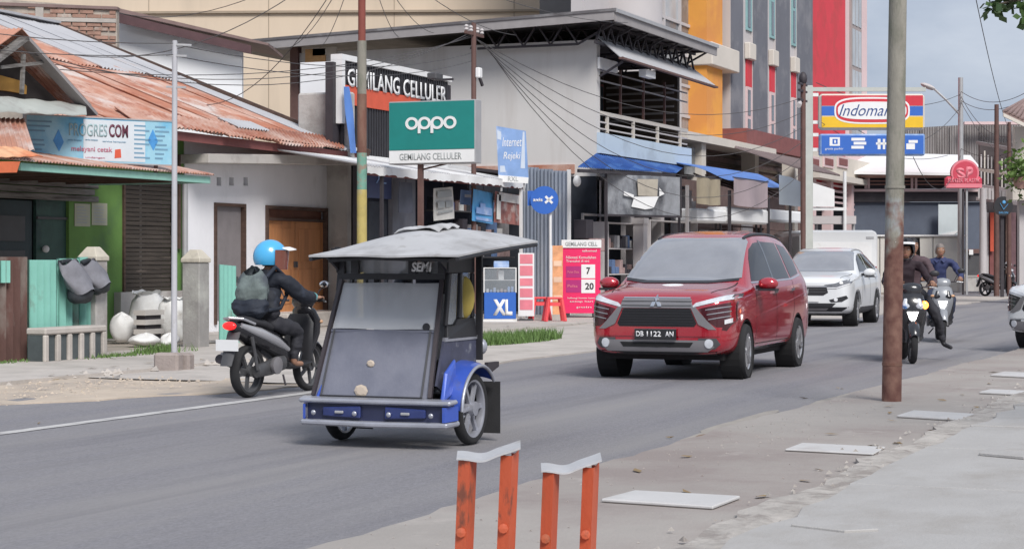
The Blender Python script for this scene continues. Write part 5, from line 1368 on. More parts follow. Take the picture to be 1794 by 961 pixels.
# slate pilasters with recessed windows between them
cols = [(1281, 1302), (1320, 1345), (1360, 1384), (1397, 1424)]
yp0 = YR - .5
for i, (a, c) in enumerate(cols):
    xa_, xc_ = X_at(a, yp0), X_at(c, yp0)
    MB().box(xa_, yp0, 4.6, xc_, YR + 2, HT).build('slate_pilaster', GREYCOL, ro, world=True)
    MB().box(xa_ - .05, yp0 + .02, 4.6, xa_ - .003, YR + 2, HT).build('pale_reveal', PALECOL, ro, world=True)
for i in range(3):
    xa_, xc_ = X_at(cols[i][1], yp0) + .003, X_at(cols[i + 1][0], yp0) - .055
    xm = xa_ + (xc_ - xa_) * .48
    MB().box(xa_, yp0 + .10, 4.6, xc_, YR + 2, HT).build('bay_wall', PALECOL, ro, world=True)
    zc0 = Z_at((cols[i][1] + cols[i + 1][0]) / 2, 90 + 12 * i, yp0)
    MB().box(xm - .15, yp0 - .12, zc0 - .30, xc_ + .04, yp0 + .098, zc0 + .32).build('white_hood', CREAML, ro, bevel=.03, world=True)
    MB().box(xm, yp0 + .04, zc0 - 1.3, xc_, yp0 + .098, zc0 - .31).build('red_spandrel', REDW, ro, world=True)
    for (z0, z1, mf) in ((5.6, zc0 - 1.31, PINKW), (zc0 + .8, zc0 + 5.2, TEALF), (zc0 + 5.3, zc0 + 9.6, TEALF)):
        w_ = MB(); w_.box(xm, yp0 + .03, z0, xc_, yp0 + .098, z1); w_ = w_.build('window', mf, ro, world=True)
        nh = max(2, int((z1 - z0) / 1.4))
        for q in range(nh):
            MB().box(xm + .1, yp0 + .01, z0 + .12 + (z1 - z0 - .1) * q / nh, xm + (xc_ - xm) * .62, yp0 + .028, z0 - .02 + (z1 - z0 - .1) * (q + 1) / nh).build('pane', WINGL, w_, world=True)
x0, x1 = X_at(1424, YR - .3), X_at(1481, YR - .3)
MB().box(x0, YR - .3, 4.6, x1, YR + 3, HT + 2).build('red_wall', REDW, ro, world=True)
x2 = X_at(1519, YR - .2)
MB().box(x1 + .003, YR - .2, 4.6, x2, YR + 3, HT + 2).build('pink_wall', PINKW, ro, world=True)
wx0, wx1 = X_at(1488, YR - .2), X_at(1506, YR - .2)
wf = MB().box(wx0, YR - .3, 6.4, wx1, YR - .203, HT + 1).build('window', mat('taupe_frame', (.34, .29, .28), .7, var=.08), ro, world=True)
for i in range(3):
    for j in range(8):
        a = wx0 + .15 + (wx1 - wx0 - .2) * i / 3
        MB().box(a, YR - .33, 6.6 + j * 1.9, a + (wx1 - wx0) / 3 - .22, YR - .303, 8.3 + j * 1.9).build('pane', mat('pale_glass', (0, 0, 0)), wf, world=True)
# canopy and ground floor along the row
zl0 = Z_at(1300, 254, 18.2)
b = MB(); b.box(X_at(1205, 18.2), 18.2, zl0 - .16, X_at(1360, 18.2), YR, zl0 + .10); b.build('canopy_slab', CREAML, ro, world=True)
MB().box(X_at(1308, 18.7), 18.7, zl0 + .105, X_at(1415, 18.7), YR, zl0 + .75).build('maroon_fascia', MAROON, ro, world=True)
for px in (1233, 1326, 1395):
    xx_ = X_at(px, 18.4); MB().box(xx_ - .25, 18.4, 0, xx_ + .25, 18.9, zl0 - .163).build('column', CREAML, ro, world=True)
MB().box(X_at(1200, 19), 19.2, 0, X_at(1430, 19), 19.3, zl0 - .165).build('dim_front', CLUT[0], ro, world=True)
for k in range(9):
    z = 2.6 + k * .3
    MB().box(X_at(1243, 19), 19.12, z, X_at(1390, 19), 19.198, z + .1).build('lattice_slat', mat('umber_wall', (0, 0, 0)), ro, world=True)
MB().box(X_at(1240, 18.8), 18.75, 3.35, X_at(1400, 18.8), 18.9, 3.95).build('brick_red_band', mat('terracotta_band', (.42, .25, .21), .85, var=.12, bump=.2), ro, world=True)
MB().box(X_at(1204, 18.6), 18.62, zl0 - 1.2, X_at(1224, 18.6), 18.7, zl0 - .3).build('small_window', WINGR, ro, world=True)
b0, b1 = yp(1330, 258, 17.6), yp(1410, 278, 16.0)
MB().sheet(V((b0.x - 1, 18.2, zl0 - .1)), V((b0.x + 8, 18.2, zl0 - .1)), V((b0.x + 1.5, 16.6, zl0 - .75)), V((b0.x + 8, 16.6, zl0 - .75)), 30, .03).build('lean_to_sheet', mat('brown_tin', (.17, .13, .13), .8, var=.2), ro, smooth=60, world=True)
# --- convenience store front further on
cs = thing('corner_store', 'low cream fronted store behind the striped signboard with dark openings', 'shop', (92, 19, 0))
YC = 19.0
x0, x1 = X_at(1425, YC), X_at(1570, YC)
zT, zB_ = Z_at(1490, 278, YC), Z_at(1490, 312, YC)
MB().box(x0, YC, zB_, x1 + 6, YC + .4, zT).build('fascia', mat('cream_fascia', (.60, .55, .48), .8, var=.06, scale=.8), cs, world=True)
MB().box(x0 - .2, YC - .3, zB_ - .25, x1 + 6, YC + .3, zB_ - .003).build('ledge', CREAML, cs, world=True)
MB().box(x0, YC + 1.2, 0, x1 + 6, YC + 1.4, zB_ - .25).build('dim_interior', NAVY, cs, world=True)
for k, px in enumerate((1432, 1462, 1498, 1540)):
    xx_ = X_at(px, YC); MB().box(xx_ - .22, YC + .1, 0, xx_ + .22, YC + .5, zB_ - .26).build('column', PINKW, cs, world=True)
for k in range(5):
    z = zB_ - 1.4 + k * .24
    MB().box(x0 + .3, YC + .3, z, x1 + 5, YC + .34, z + .09).build('vent_slat', PINKW, cs, world=True)
for px in (1416, 1441, 1466):
    a_, c_ = yp(px, 292, YC - .002), yp(px + 18, 276, YC - .002)
    w_ = MB().box(a_.x, YC - .06, a_.z, c_.x, YC - .003, c_.z).build('window', PINKW, cs, world=True)
    MB().box(a_.x + .2, YC - .08, a_.z + .1, c_.x - .2, YC - .062, c_.z - .1).build('pane', MAROON, w_, world=True)
# slanted white board roofs in front of it
wt = thing('white_awning', 'white slanted awning sheet between the indigo sign posts', 'awning', vec(70, 11, 0))
P4 = [dp(1424, 320, 66), dp(1462, 332, 66), dp(1462, 362, 66), dp(1424, 362, 66)]
MB().prism(P4, vec(.08, 0, 0)).build('sheet', WHITES, wt, world=True)
MB().prism([dp(1424, 378, 66.2), dp(1500, 378, 66.2), dp(1500, 392, 66.2), dp(1424, 392, 66.2)], vec(.9, 0, .0)).build('table_board', PALECOL, wt, world=True)
MB().tube([dp(1480, 505, 66.1), dp(1480, 300, 66.1)], .06, 8).build('post', WHITEM, wt, world=True)
MB().bar(dp(1424, 366, 66.1), dp(1480, 366, 66.1), .1).build('rail', WHITEM, wt, world=True)
for px in (1430, 1495): MB().tube([dp(px, 520, 66.5), dp(px, 392, 66.5)], .06, 8).build('leg', GREYM, wt, world=True)

# --- striped store signboard hung between its pole and a top bar
dI = 58.0
ki = dI / FPX
pI = gp(1417, 455 + EYE / ki)
it = thing('store_sign', 'striped red blue and yellow Indomaret signboard on a white pole frame', 'sign', (pI.x, pI.y, 0), FRONT)
zi = lambda y: EYE - (y - 455) * ki
xi = lambda x: (x - 1417) * ki
MB().box(xi(1410), -.06, 0, xi(1424), .14, zi(150)).build('pole', mat('pale_green_pole', (.46, .48, .45), .6, var=.08, bump=.1), it, bevel=.02)
MB().box(xi(1424) + .002, -.02, zi(160), xi(1622), .1, zi(153)).build('top_bar', MATS['pale_green_pole'], it)
for y in (166, 214, 236, 262): MB().box(xi(1424) + .002, 0, zi(y) - .05, xi(1434), .08, zi(y) + .05).build('arm', WHITEM, it)
b = MB(); b.box(xi(1434), -.16, zi(228), xi(1619), .18, zi(165)); b.build('light_box', CREAML, it, bevel=.08)
X0, X1 = xi(1438), xi(1615)
YEL = mat('sign_yellow', (.78, .48, .02), .5, var=.04, bump=0)
SRED = mat('sign_crimson', (.58, .03, .05), .5, var=.05, bump=0)
for (y0, y1, m) in ((168, 186, SRED), (187, 203, BLUES), (205, 224, YEL)): MB().box(X0, -.168, zi(y1), X1, -.161, zi(y0)).build('stripe', m, it)
cxI, czI = xi(1526), zi(194.5)
def plate(rx, rz, y, m, name, nn=40, e=3.2):
    vs = []
    for k in range(nn):
        t = 2 * pi * k / nn; c_, s_ = cos(t), sin(t)
        vs.append((cxI + rx * math.copysign(abs(c_) ** (2 / e), c_), y, czI + rz * math.copysign(abs(s_) ** (2 / e), s_)))
    MB().prism(vs, (0, -.006, 0)).build(name, m, it)
plate(66 * ki, 23.5 * ki, -.169, WHITES, 'white_oval'); plate(63 * ki, 20.5 * ki, -.1755, SRED, 'red_oval', ); plate(60 * ki, 15.5 * ki, -.182, WHITES, 'inner_oval')
text('lettering', 'Indomaret', mat('sign_indigo', (.03, .07, .22), .5, var=.05, bump=0), it, xi(1468), -.189, zi(204), 20 * ki, 112 * ki, bold=0, shear=.38)
b = MB(); b.box(xi(1435), -.14, zi(273), xi(1619), .16, zi(235)); b.build('lower_box', LBLUE, it, bevel=.04)
MB().box(xi(1438), -.148, zi(270), xi(1616), -.141, zi(238)).build('blue_face', BLUES, it)
b = MB()
for (a, c, y0, y1) in ((1452, 1457, 241, 256), (1466, 1470, 241, 256), (1457, 1466, 241, 244), (1457, 1466, 253, 256), (1460, 1463, 246, 251), (1490, 1514, 242, 247), (1494, 1516, 249, 254), (1490, 1512, 256, 261), (1536, 1541, 244, 262), (1545, 1549, 244, 262), (1533, 1552, 250, 254), (1586, 1601, 252, 262), (1590, 1606, 246, 251)):
    b.box(xi(a), -.154, zi(y1), xi(c), -.1485, zi(y0))
stuff(b.build('pictogram', WHITES, it))
text('lettering', 'gratis parkir', WHITES, it, xi(1444), -.149, zi(264), 5 * ki, 32 * ki)
text('lettering', '24 JAM', WHITES, it, xi(1562), -.149, zi(248), 6 * ki, 20 * ki)

# --- far end: low white wall, slate panels, white roof, grey shed
dF = 88.0
fs = thing('far_shop', 'far low shop of slate panels behind a long cream wall, white roof', 'shop', vec(dF, 17, 0))
def fp4(x0, y0, x1, y1, d): return [dp(x0, y1, d), dp(x1, y1, d), dp(x1, y0, d), dp(x0, y0, d)]
def slab4(name, m, x0, y0, x1, y1, d, t=.1, parent=None): return MB().prism(fp4(x0, y0, x1, y1, d), vec(t, 0, 0)).build(name, m, parent or fs, world=True)
slab4('slate_panel', mat('slate_panel', (.105, .125, .17), .6, var=.08, bump=.05), 1484, 352, 1560, 412, dF + .5)
slab4('slate_panel', MATS['slate_panel'], 1561, 354, 1645, 412, dF + .5)
slab4('slate_panel', MATS['slate_panel'], 1646, 354, 1720, 480, dF + .5)
slab4('dark_lintel', STEELD, 1430, 336, 1726, 353.5, dF + .3)
slab4('pink_beam', PINKW, 1430, 331, 1726, 335.6, dF + .1, .3)
slab4('vent_recess', STEELD, 1430, 311, 1726, 330.6, dF + .5)
for px in (1431, 1445, 1473, 1515, 1520, 1558, 1596, 1603, 1655, 1688, 1723): slab4('vent_post', PINKW, px, 311.2, px + 4, 330.4, dF + .2)
for y in (316, 322): slab4('vent_slat', mat('terracotta_band', (0, 0, 0)), 1436, y, 1722, y + 2, dF + .35, .05)
slab4('eave_beam', mat('terracotta_band', (0, 0, 0)), 1420, 306, 1730, 310.8, dF - .3, .5)
MB().prism([dp(1424, 304, dF - 1), dp(1726, 308, dF - 1), dp(1700, 276, dF + 7), dp(1424, 268, dF + 7)], (0, 0, .12)).build('white_roof', WHITES, fs, world=True)
slab4('open_white_panel', mat('pale_mint_panel', (.55, .61, .63), .5, var=.04), 1644, 358, 1681, 411, dF - .2, .06)
MB().prism([dp(1644, 411, dF - .25), dp(1681, 403, dF - .25), dp(1668, 414, dF - .25)], vec(.04, 0, 0)).build('panel_tail', WHITES, fs, world=True)
lw = thing('low_wall', 'long cream yard wall behind the motorcyclists', 'wall', vec(86, 16, 0)); lw['kind'] = 'thing'
for (a, c) in ((1392, 1470), (1471, 1541), (1542, 1634), (1635, 1690)):
    slab4('wall_panel', mat('cream_wall_panel', (.60, .58, .54), .85, var=.04, scale=.6), a + .4, 414, c - .4, 512, 86, .2, lw)
slab4('coping', WHITEM, 1392, 411, 1691, 413.8, 85.9, .45, lw)
gsd = thing('grey_shed', 'long weathered grey corrugated shed wall at the far right under the sky', 'shed', vec(100, 22, 0))
x = 1560
k = 0
while x < 1794:
    MB().sheet(dp(x, 320, 100 + .05 * (k % 2)), dp(x + 27, 320, 100 + .05 * (k % 2)), dp(x, 226 - (x - 1560) * .055, 100 + .05 * (k % 2)), dp(x + 27, 226 - (x - 1533) * .055, 100 + .05 * (k % 2)), 6, .05).build('shed_sheet', mat('weathered_sheet', (.36, .34, .335), .8, var=.1, scale=.5, bump=.1, c2=(.25, .23, .225), s2=.5, stretch=(1, 1, .3)), gsd, smooth=60, world=True)
    x += 26; k += 1
MB().prism(fp4(1690, 213, 1794, 218, 99), vec(.4, 0, 0)).build('pink_ridge', PINKW, gsd, world=True)
# tangled dark two-storey house at the right edge
dk = thing('dark_house', 'dark timber two storey house with cluttered balcony at the far right', 'house', vec(80, 20, 0))
dD = 82.0
slab4('upper_wall', mat('brown_dusk_wall', (.075, .06, .062), .8, var=.3, scale=1), 1716, 250, 1800, 352, dD + 1, .2, dk)
slab4('lower_wall', mat('dusky_front', (.05, .042, .048), .8, var=.3, scale=1), 1722, 352, 1800, 505, dD + .6, .2, dk)
r = random.Random(8)
for k in range(13):
    px = 1718 + k * 6.1; 
    slab4('shutter', r.choice([CREAML, PALECOL, WOODB, GREYFAS, STEELD, PINKW]), px, 262 + r.uniform(0, 24), px + r.uniform(1.8, 3.6), 330 + r.uniform(-24, 10), dD + .8, .05, dk)
for k, y in enumerate((256, 300, 327, 348)):
    MB().bar(dp(1712, y - 6 + k * 2, dD + .3), dp(1800, y + 10, dD - 2), .14).build('balcony_beam', [GREYFAS, CREAML, PALECOL, PALECOL][k], dk, world=True)
for k in range(14): MB().bar(dp(1716 + k * 6, 328 + k * .5, dD - .5), dp(1716 + k * 6, 348 + k * .5, dD - .5), .1).build('baluster', PALECOL, dk, world=True)
for k, (a, c, m) in enumerate(((1724, 1732, PALECOL), (1734, 1741, MAROON), (1742, 1748, STEELD), (1762, 1767, WOODB), (1771, 1780, mat('plum_door', (.14, .075, .085), .7, var=.2)), (1782, 1790, MATS['plum_door']), (1792, 1800, MATS['plum_door']))):
    slab4('door_board', m, a, 372, c, 500, dD + .4, .06, dk)
slab4('meter_box', DGREYP, 1697, 444, 1717, 482, dD - .3, .3, dk)
slab4('box_lid', BROWNST, 1694, 436, 1721, 443.6, dD - .4, .4, dk)
slab4('white_note', WHITES, 1698, 437, 1705, 446, dD - .5, .05, dk)
slab4('wall_base', PLASTER, 1690, 485, 1722, 510, dD - .2, .3, dk)
slab4('red_poster', REDP, 1735, 372, 1743, 440, dD + .2, .04, dk)
slab4('leaning_board', PALECOL, 1720, 358, 1729, 505, dD - .1, .06, dk)
# tiled roof corner of the nearest house on the right
rc = thing('roofed_house', 'pale house with brown tiled roof corner at the right frame edge', 'house', dp(1800, 470, 62))
MB().prism([dp(1757, 202, 60), dp(1830, 236, 60), dp(1830, 160, 66), dp(1800, 178, 66)], (0, 0, .12)).build('roof', mat('tile_brown', (.26, .18, .165), .8, var=.2, bump=.4), rc, world=True)
for k in range(9):
    a_, c_ = dp(1760, 203, 59.98).lerp(dp(1828, 235, 59.98), k / 9), dp(1800, 180, 65.9).lerp(dp(1830, 162, 65.9), k / 9)
    MB().bar(a_ + V((0, 0, .16)), c_ + V((0, 0, .16)), .1, .06).build('tile_ridge', MATS['tile_brown'], rc, world=True)
MB().prism(fp4(1778, 222, 1850, 300, 63), vec(.3, 0, 0)).build('wall', CREAML, rc, world=True)
MB().prism([dp(1758, 204, 59.9), dp(1830, 239, 59.9), dp(1830, 232, 59.9), dp(1758, 198, 59.9)], vec(.08, 0, 0)).build('eave_board', CREAML, rc, world=True)
MB().prism(fp4(1774, 318, 1850, 350, 62), vec(.8, 0, 0)).build('balcony_ledge', CREAML, rc, world=True)
MB().prism(fp4(1786, 350.5, 1850, 520, 62.6), vec(.3, 0, 0)).build('lower_wall', PALECOL, rc, world=True)

# --- red SP sign, street lamp, far poles, round black sign
dS = 78.0; ks = dS / FPX
pS = gp(1690, 455 + EYE / ks)
sp = thing('shop_sign', 'pink red SP sign with round top on two grey posts', 'sign', (pS.x, pS.y, 0), FRONT)
zs_ = lambda y: EYE - (y - 455) * ks
xs_ = lambda x: (x - 1690) * ks
SPR = mat('sp_red', (.58, .06, .10), .5, var=.05, bump=0); SPP = mat('sp_pink', (.76, .22, .27), .5, var=.05, bump=0)
b = MB(); vs = [(xs_(1690) + 24.5 * ks * cos(t), -.1, zs_(303) + 23.5 * ks * sin(t)) for t in [2 * pi * k / 30 for k in range(30)]]; b.prism(vs, (0, .25, 0)); b.build('round_top', SPP, sp)
vs = [(xs_(1690) + 21.5 * ks * cos(t), -.11, zs_(303) + 20 * ks * sin(t)) for t in [2 * pi * k / 30 for k in range(30)]]
MB().prism(vs, (0, .008, 0)).build('round_face', SPR, sp)
text('lettering', 'S', SPP, sp, xs_(1674), -.112, zs_(314), 20 * ks, 17 * ks, bold=.05, shear=-.2)
text('lettering', 'P', SPP, sp, xs_(1690), -.112, zs_(316), 24 * ks, 14 * ks, bold=.05, shear=.1)
MB().box(xs_(1655), -.13, zs_(330), xs_(1720), .16, zs_(309)).build('name_board', SPR, sp, bevel=.1)
MB().box(xs_(1656), -.14, zs_(329), xs_(1719), -.131, zs_(322)).build('pink_strip', SPP, sp)
text('lettering', 'SUMBER PLASTIK', SPP, sp, xs_(1659), -.136, zs_(320.5), 8 * ks, 57 * ks, bold=.04)
for px, w in ((1688, 2.4), (1694, 2.8)): MB().box(xs_(px) - w * ks / 2 * 1.2, 0, 0, xs_(px) + w * ks / 2 * 1.2, .12, zs_(331)).build('post', GREYM if px > 1690 else STEELD, sp)
def far_pole(px, ybase, ytop, r, m, label, d=None, lean=0):
    p = dp(px, 455, d); t = thing('utility_pole', label, 'pole', (p.x, p.y, 0))
    MB().tube([(0, 0, 0), (lean, 0, EYE - (ytop - 455) * d / FPX)], [r, r * .75], 10).build('shaft', m, t, smooth=True)
    return t, EYE - (ytop - 455) * d / FPX
t, zt_ = far_pole(1683, 505, 136, .14, GREYM, 'pale grey street lamp pole behind the SP sign', 84.0)
t.name = 'street_lamp'; t['category'] = 'street lamp'
kL = 84.0 / FPX
a_ = V((0, 0, zt_ - .9)); arm = [a_ + V((ST, -CT, 0)) * (-dx * kL) + V((0, 0, dz * kL)) for dx, dz in ((0, -30), (25, -3), (50, 20))]
MB().tube(arm, .05, 8).build('arm', GREYM, t)
hd = arm[-1]; vv = V((ST, -CT, 0))
b = MB(); b.sphere((0, 0, 0), (.33, .17, .12), 12, 6); b.v = [hd - vv * .18 + vv * p.x + V((CT, ST, 0)) * p.y + V((0, 0, p.z + .02 - p.x * .35)) for p in b.v]; b.build('lamp_head', PALECOL, t, smooth=True)
far_pole(1746, 500, 183, .11, BROWNST, 'thin dark pole in front of the dark timber house', 74.0)
far_pole(1768, 500, 214, .09, BROWNST, 'shorter dark pole right of the thin dark one', 74.0)
far_pole(1722, 500, 330, .16, PALECOL, 'stubby pale pole right of the SP sign', 78.5)
p = dp(1757, 361, 72.0); k7 = 72.0 / FPX
t = thing('round_sign', 'round black sign with pale blue figure logo at the right', 'sign', (p.x, p.y, 0), FRONT)
b = MB(); b.lathe([(0, -.08), (17 * k7, -.08), (17 * k7, .06), (0, .06)], (0, 0, p.z), 'Y', 30); b.build('disc', BLACKP, t, smooth=30)
b = MB(); b.sphere((0.02, -.09, p.z + 7 * k7), (3 * k7, .012, 3 * k7), 10, 6); b.bar((-6 * k7, -.088, p.z + 5 * k7), (0, -.088, p.z - 6 * k7), 3 * k7, .012); b.bar((8 * k7, -.0885, p.z + 4 * k7), (0, -.0885, p.z - 6 * k7), 3 * k7, .012)
b.build('figure_logo', SKYBLUE, t)
MB().box(-.06, .061, 0, .06, .16, p.z - .1).build('post', STEELD, t)
text('lettering', 'SALON', SKYBLUE, t, -8 * k7, -.081, p.z - 13 * k7, 3.5 * k7, 16 * k7)

# --- near thick pole, painted pole, dark poles
pn = gp(1562, 702, 0.055); dN = pn.x * CT + pn.y * ST
t = thing('utility_pole', 'thick weathered steel pole in the foreground, rusty below and grey above', 'pole', (pn.x, pn.y, .05))
zN = lambda y: EYE - (y - 455) * dN / FPX - .05
lx = lambda y: (702 - y) / 702 * 11 * dN / FPX
ptn = lambda y: V((lx(y) * ST, -lx(y) * CT, zN(y)))
rN = 17.2 * dN / FPX
POLEMIX = mat('rust_to_grey_pole', (0.26, 0.245, 0.21), 0.85, var=0.18, scale=7, bump=0.4, stretch=(1, 1, 0.35), c2=(0.15, 0.155, 0.12), s2=4, lo=0.5, hi=0.64, c3=(0.32, 0.36, 0.39), s3=2.6, lo3=0.58, hi3=0.70)
_n, _l = POLEMIX.node_tree.nodes, POLEMIX.node_tree.links
_b = _n['Principled BSDF']; _c = _b.inputs['Base Color'].links[0].from_socket
_t = _n.new('ShaderNodeTexCoord'); _s = _n.new('ShaderNodeSeparateXYZ'); _z = _n.new('ShaderNodeTexNoise'); _z.inputs['Scale'].default_value = 5; _z.inputs['Detail'].default_value = 6
_m = _n.new('ShaderNodeMath'); _m.operation = 'MULTIPLY_ADD'; _m.inputs[1].default_value = 1.1
_r = _n.new('ShaderNodeValToRGB'); _zb = zN(400)
_r.color_ramp.elements[0].position = .42; _r.color_ramp.elements[0].color = (1, 1, 1, 1); _r.color_ramp.elements[1].position = .58; _r.color_ramp.elements[1].color = (0, 0, 0, 1)
_d = _n.new('ShaderNodeMath'); _d.operation = 'MULTIPLY_ADD'; _d.inputs[1].default_value = .45; _d.inputs[2].default_value = -.05 - .45 * _zb
_k = _n.new('ShaderNodeTexNoise'); _k.inputs['Scale'].default_value = 9; _k.inputs['Detail'].default_value = 6
_kr = _n.new('ShaderNodeValToRGB'); _kr.color_ramp.elements[0].position = .35; _kr.color_ramp.elements[0].color = (.12, .05, .04, 1); _kr.color_ramp.elements[1].position = .68; _kr.color_ramp.elements[1].color = (.23, .125, .095, 1)
_x = _n.new('ShaderNodeMix'); _x.data_type = 'RGBA'
_l.new(_t.outputs['Object'], _s.inputs[0]); _l.new(_t.outputs['Object'], _z.inputs['Vector']); _l.new(_t.outputs['Object'], _k.inputs['Vector'])
_l.new(_s.outputs['Z'], _d.inputs[0]); _l.new(_z.outputs['Fac'], _m.inputs[0]); _l.new(_d.outputs[0], _m.inputs[2]); _l.new(_m.outputs[0], _r.inputs['Fac'])
_l.new(_k.outputs['Fac'], _kr.inputs['Fac'])
_l.new(_r.outputs['Color'], _x.inputs['Factor']); _l.new(_c, _x.inputs['A']); _l.new(_kr.outputs['Color'], _x.inputs['B']); _l.new(_x.outputs['Result'], _b.inputs['Base Color'])
MB().tube([ptn(706), ptn(560), ptn(420), ptn(200), ptn(-60), ptn(-500)], [rN * 1.0, rN * .97, rN * .95, rN * .93, rN * .89, rN * .85], 20).build('shaft', POLEMIX, t, smooth=True)
for y in (640, 330):
    MB().tube([ptn(y), ptn(y - 5)], [rN * 1.03, rN * 1.03], 20).build('weld_ring', POLER if y > 500 else POLEG, t, smooth=True)
MB().box(-.004, 0, 0, .004, .002, .01).build('tag', WHITEM, t).location = ptn(425) + V((-CT, -ST, 0)) * (rN * .96)
def painted(px, Y, label, bands, r, d=None):
    p = yp(px, 455, Y); d = p.x * CT + p.y * ST
    t = thing('utility_pole', label, 'pole', (p.x, p.y, 0))
    for (y0, y1, m, q) in bands:
        MB().tube([(0, 0, EYE - (y1 - 455) * d / FPX if y1 < 900 else 0), (0, 0, EYE - (y0 - 455) * d / FPX)], r * q, 14).build('painted_band', m, t, smooth=True)
    return t, d
tp, dP = painted(634, 13.2, 'tall pole with rust, moss, green and faded yellow paint bands', ((-300, 72, mat('oxide_pole', (.22, .06, .045), .8, var=.15, bump=.2), .8), (72, 165, POLEG, 1.0), (165, 268, POLER, 1.03), (268, 332, POLEGR, 1.06), (332, 420, POLEY, 1.08), (420, 999, POLEY, 1.1)), .07)
tq, dQ = painted(830, 16.9, 'dark brown pole with insulators rising behind the teal signboard', ((40, 999, BROWNST, 1.0),), .055)
b = MB(); b.bar((-.45, .0, EYE + 395 * dQ / FPX), (.5, .0, EYE + 395 * dQ / FPX), .06); b.build('cross_arm', BROWNST, tq)
for q in (-.4, -.15, .2, .45): MB().lathe([(.02, 0), (.05, .03), (.03, .07), (.05, .10), (.02, .14)], (q, 0, EYE + 395 * dQ / FPX + .03), n=10).build('insulator', CHROME if q == 3 else PALECOL, tq, smooth=True)
MB().box(-.06, -.16, EYE + 318 * dQ / FPX, .12, -.056, EYE + 336 * dQ / FPX).build('switch_box', WHITEM, tq, bevel=.02)
b = MB(); b.bar((.05, -.1, EYE + 322 * dQ / FPX), (.16, -.14, EYE + 305 * dQ / FPX), .05); b.build('bracket', STEELD, tq)
ti, dI2 = painted(1407, 13.4, 'slim dark pole directly left of the striped signboard frame', ((136, 999, BROWNST, 1.0),), .075)
for y in (148, 160, 176):
    b = MB(); b.bar((-.5, 0, EYE + (455 - y) * dI2 / FPX), (.4, 0, EYE + (455 - y) * dI2 / FPX), .06); b.build('cross_arm', STEELD, ti)
MB().sphere((0, 0, EYE + (455 - 138) * dI2 / FPX), (.12, .12, .2), 10, 6).build('top_cap', STEELD, ti, smooth=True)
MB().tube([(-.4, 0, EYE + (455 - 176) * dI2 / FPX - .1), (-.7, -.05, EYE + (455 - 176) * dI2 / FPX - .2)], .07, 8).build('insulator', PALECOL, ti)

# --- overhead wires
def wire(a, b_, sag, label, r=.012):
    o = MB().tube(wire_pts(a, b_, sag, 18), r * .62, 5).build('overhead_wire', WIRE)
    o['label'] = label.replace('black wire fanning left from the rust topped pole, ', 'wire fanning left from the rust topped pole, ').replace('thin wire dropping right from the rust topped pole to the dark roof', 'wire from the rust topped pole right to the dark roof').replace('sagging wire from the insulators to the slim dark pole', 'sagging wire from insulators to slim dark pole').replace('slack wire from the', 'slack wire from').replace(' arm of the thin white pole towards the insulators', ' arm of the thin white pole to the insulators'); o['category'] = 'wire'; o['group'] = 'overhead wires'; o['kind'] = 'thing'
hp = V((yp(634, 0, 13.2).x, 13.2, EYE + 560 * dP / FPX))      # hidden pole head above the frame
qh = V((yp(830, 60, 16.9).x, 16.9, EYE + 393 * dQ / FPX))
ih = V((yp(1407, 150, 13.4).x, 13.4, EYE + 300 * dI2 / FPX))
d1_ = lambda x, y, d: dp(x, y, d)
for k, (px, py, d, lb) in enumerate(((205, 22, 46, 'ending at the top of the brick wall'), (120, 95, 30, 'ending over the rusted ridge'), (470, 76, 52, 'ending at the dark roof tip'), (330, 180, 40, 'dropping low across the rusted roof'))):
    wire(hp, d1_(px, py, d), .5 + .1 * k, f'black wire fanning left from the rust topped pole, {lb}')
for k, (px, py, d, lb) in enumerate(((560, 84, 53, 'the leftmost'), (700, 66, 52, 'the second from the left'), (760, 58, 50, 'the third from the left'), (905, 62, 48, 'the fourth from the left'), (1100, 40, 48, 'the longest'))):
    wire(hp, d1_(px, py, d), .3, f'wire from the rust topped pole right to the dark roof, {lb}')
for k in range(6):
    e = ih + V((0, 0, -.25 - .42 * k))
    wire(qh + V((.15 * k, 0, -.05 - .03 * k)), e, 1.0 + .28 * k, f'sagging wire from the insulators to the slim dark pole, {["topmost", "second from top", "third from top", "fourth from top", "fifth from top", "lowest"][k]}', .014)
for k in range(3):
    wire(qh + V((-.3 + .2 * k, 0, 0)), d1_(-60, 60 + 22 * k, 27 + k), .9 - .2 * k, f'long wire from the insulators to the left frame edge, {["upper", "middle", "lower"][k]} of three', .012)
for k in range(2):
    wire(d1_(-60, 52 + 30 * k, 24.2), d1_(305, 76 + 20 * k, 24.4), .05, f'taut wire from the left frame edge to the {["upper", "lower"][k]} arm of the thin white pole', .010)
    wire(d1_(306, 78 + 20 * k, 24.4), d1_(830, 92 + 14 * k, 43), .3, f'slack wire from the {["upper", "lower"][k]} arm of the thin white pole towards the insulators', .010)
lp = t0 = dp(1683, 150, 84)
for k, (px, py, d) in enumerate(((1430, 205, 58), (1430, 222, 58))):
    wire(d1_(px, py - 60, d), dp(1683, 165 + 22 * k, 84), .6 + k, f'wire from the striped signboard frame to the street lamp, {["upper", "lower"][k]}', .02)
for k, (y0, y1) in enumerate(((160, 120), (176, 128), (260, 205), (280, 230))):
    wire(dp(1683, y0, 84), dp(1850, y1, 70), .8, f'wire running right from the street lamp pole to the frame edge, {["highest", "second", "third", "lowest"][k]}', .02)
wire(dp(1683, 168, 84), dp(1768, 240, 74), .5, 'wire sloping from the street lamp pole down to the shorter dark pole', .02)
wire(dp(1683, 178, 84), dp(1850, 300, 70), 1.0, 'wire sloping from the street lamp pole down to the right frame edge', .02)
wire(dp(1706, -20, 40), dp(1768, 228, 74), .3, 'steep wire from the top of the frame to the shorter dark pole', .016)
wire(dp(1600, 275, 58), dp(1683, 272, 84), 1.2, 'low wire from the blue lower signboard to the street lamp pole', .02)
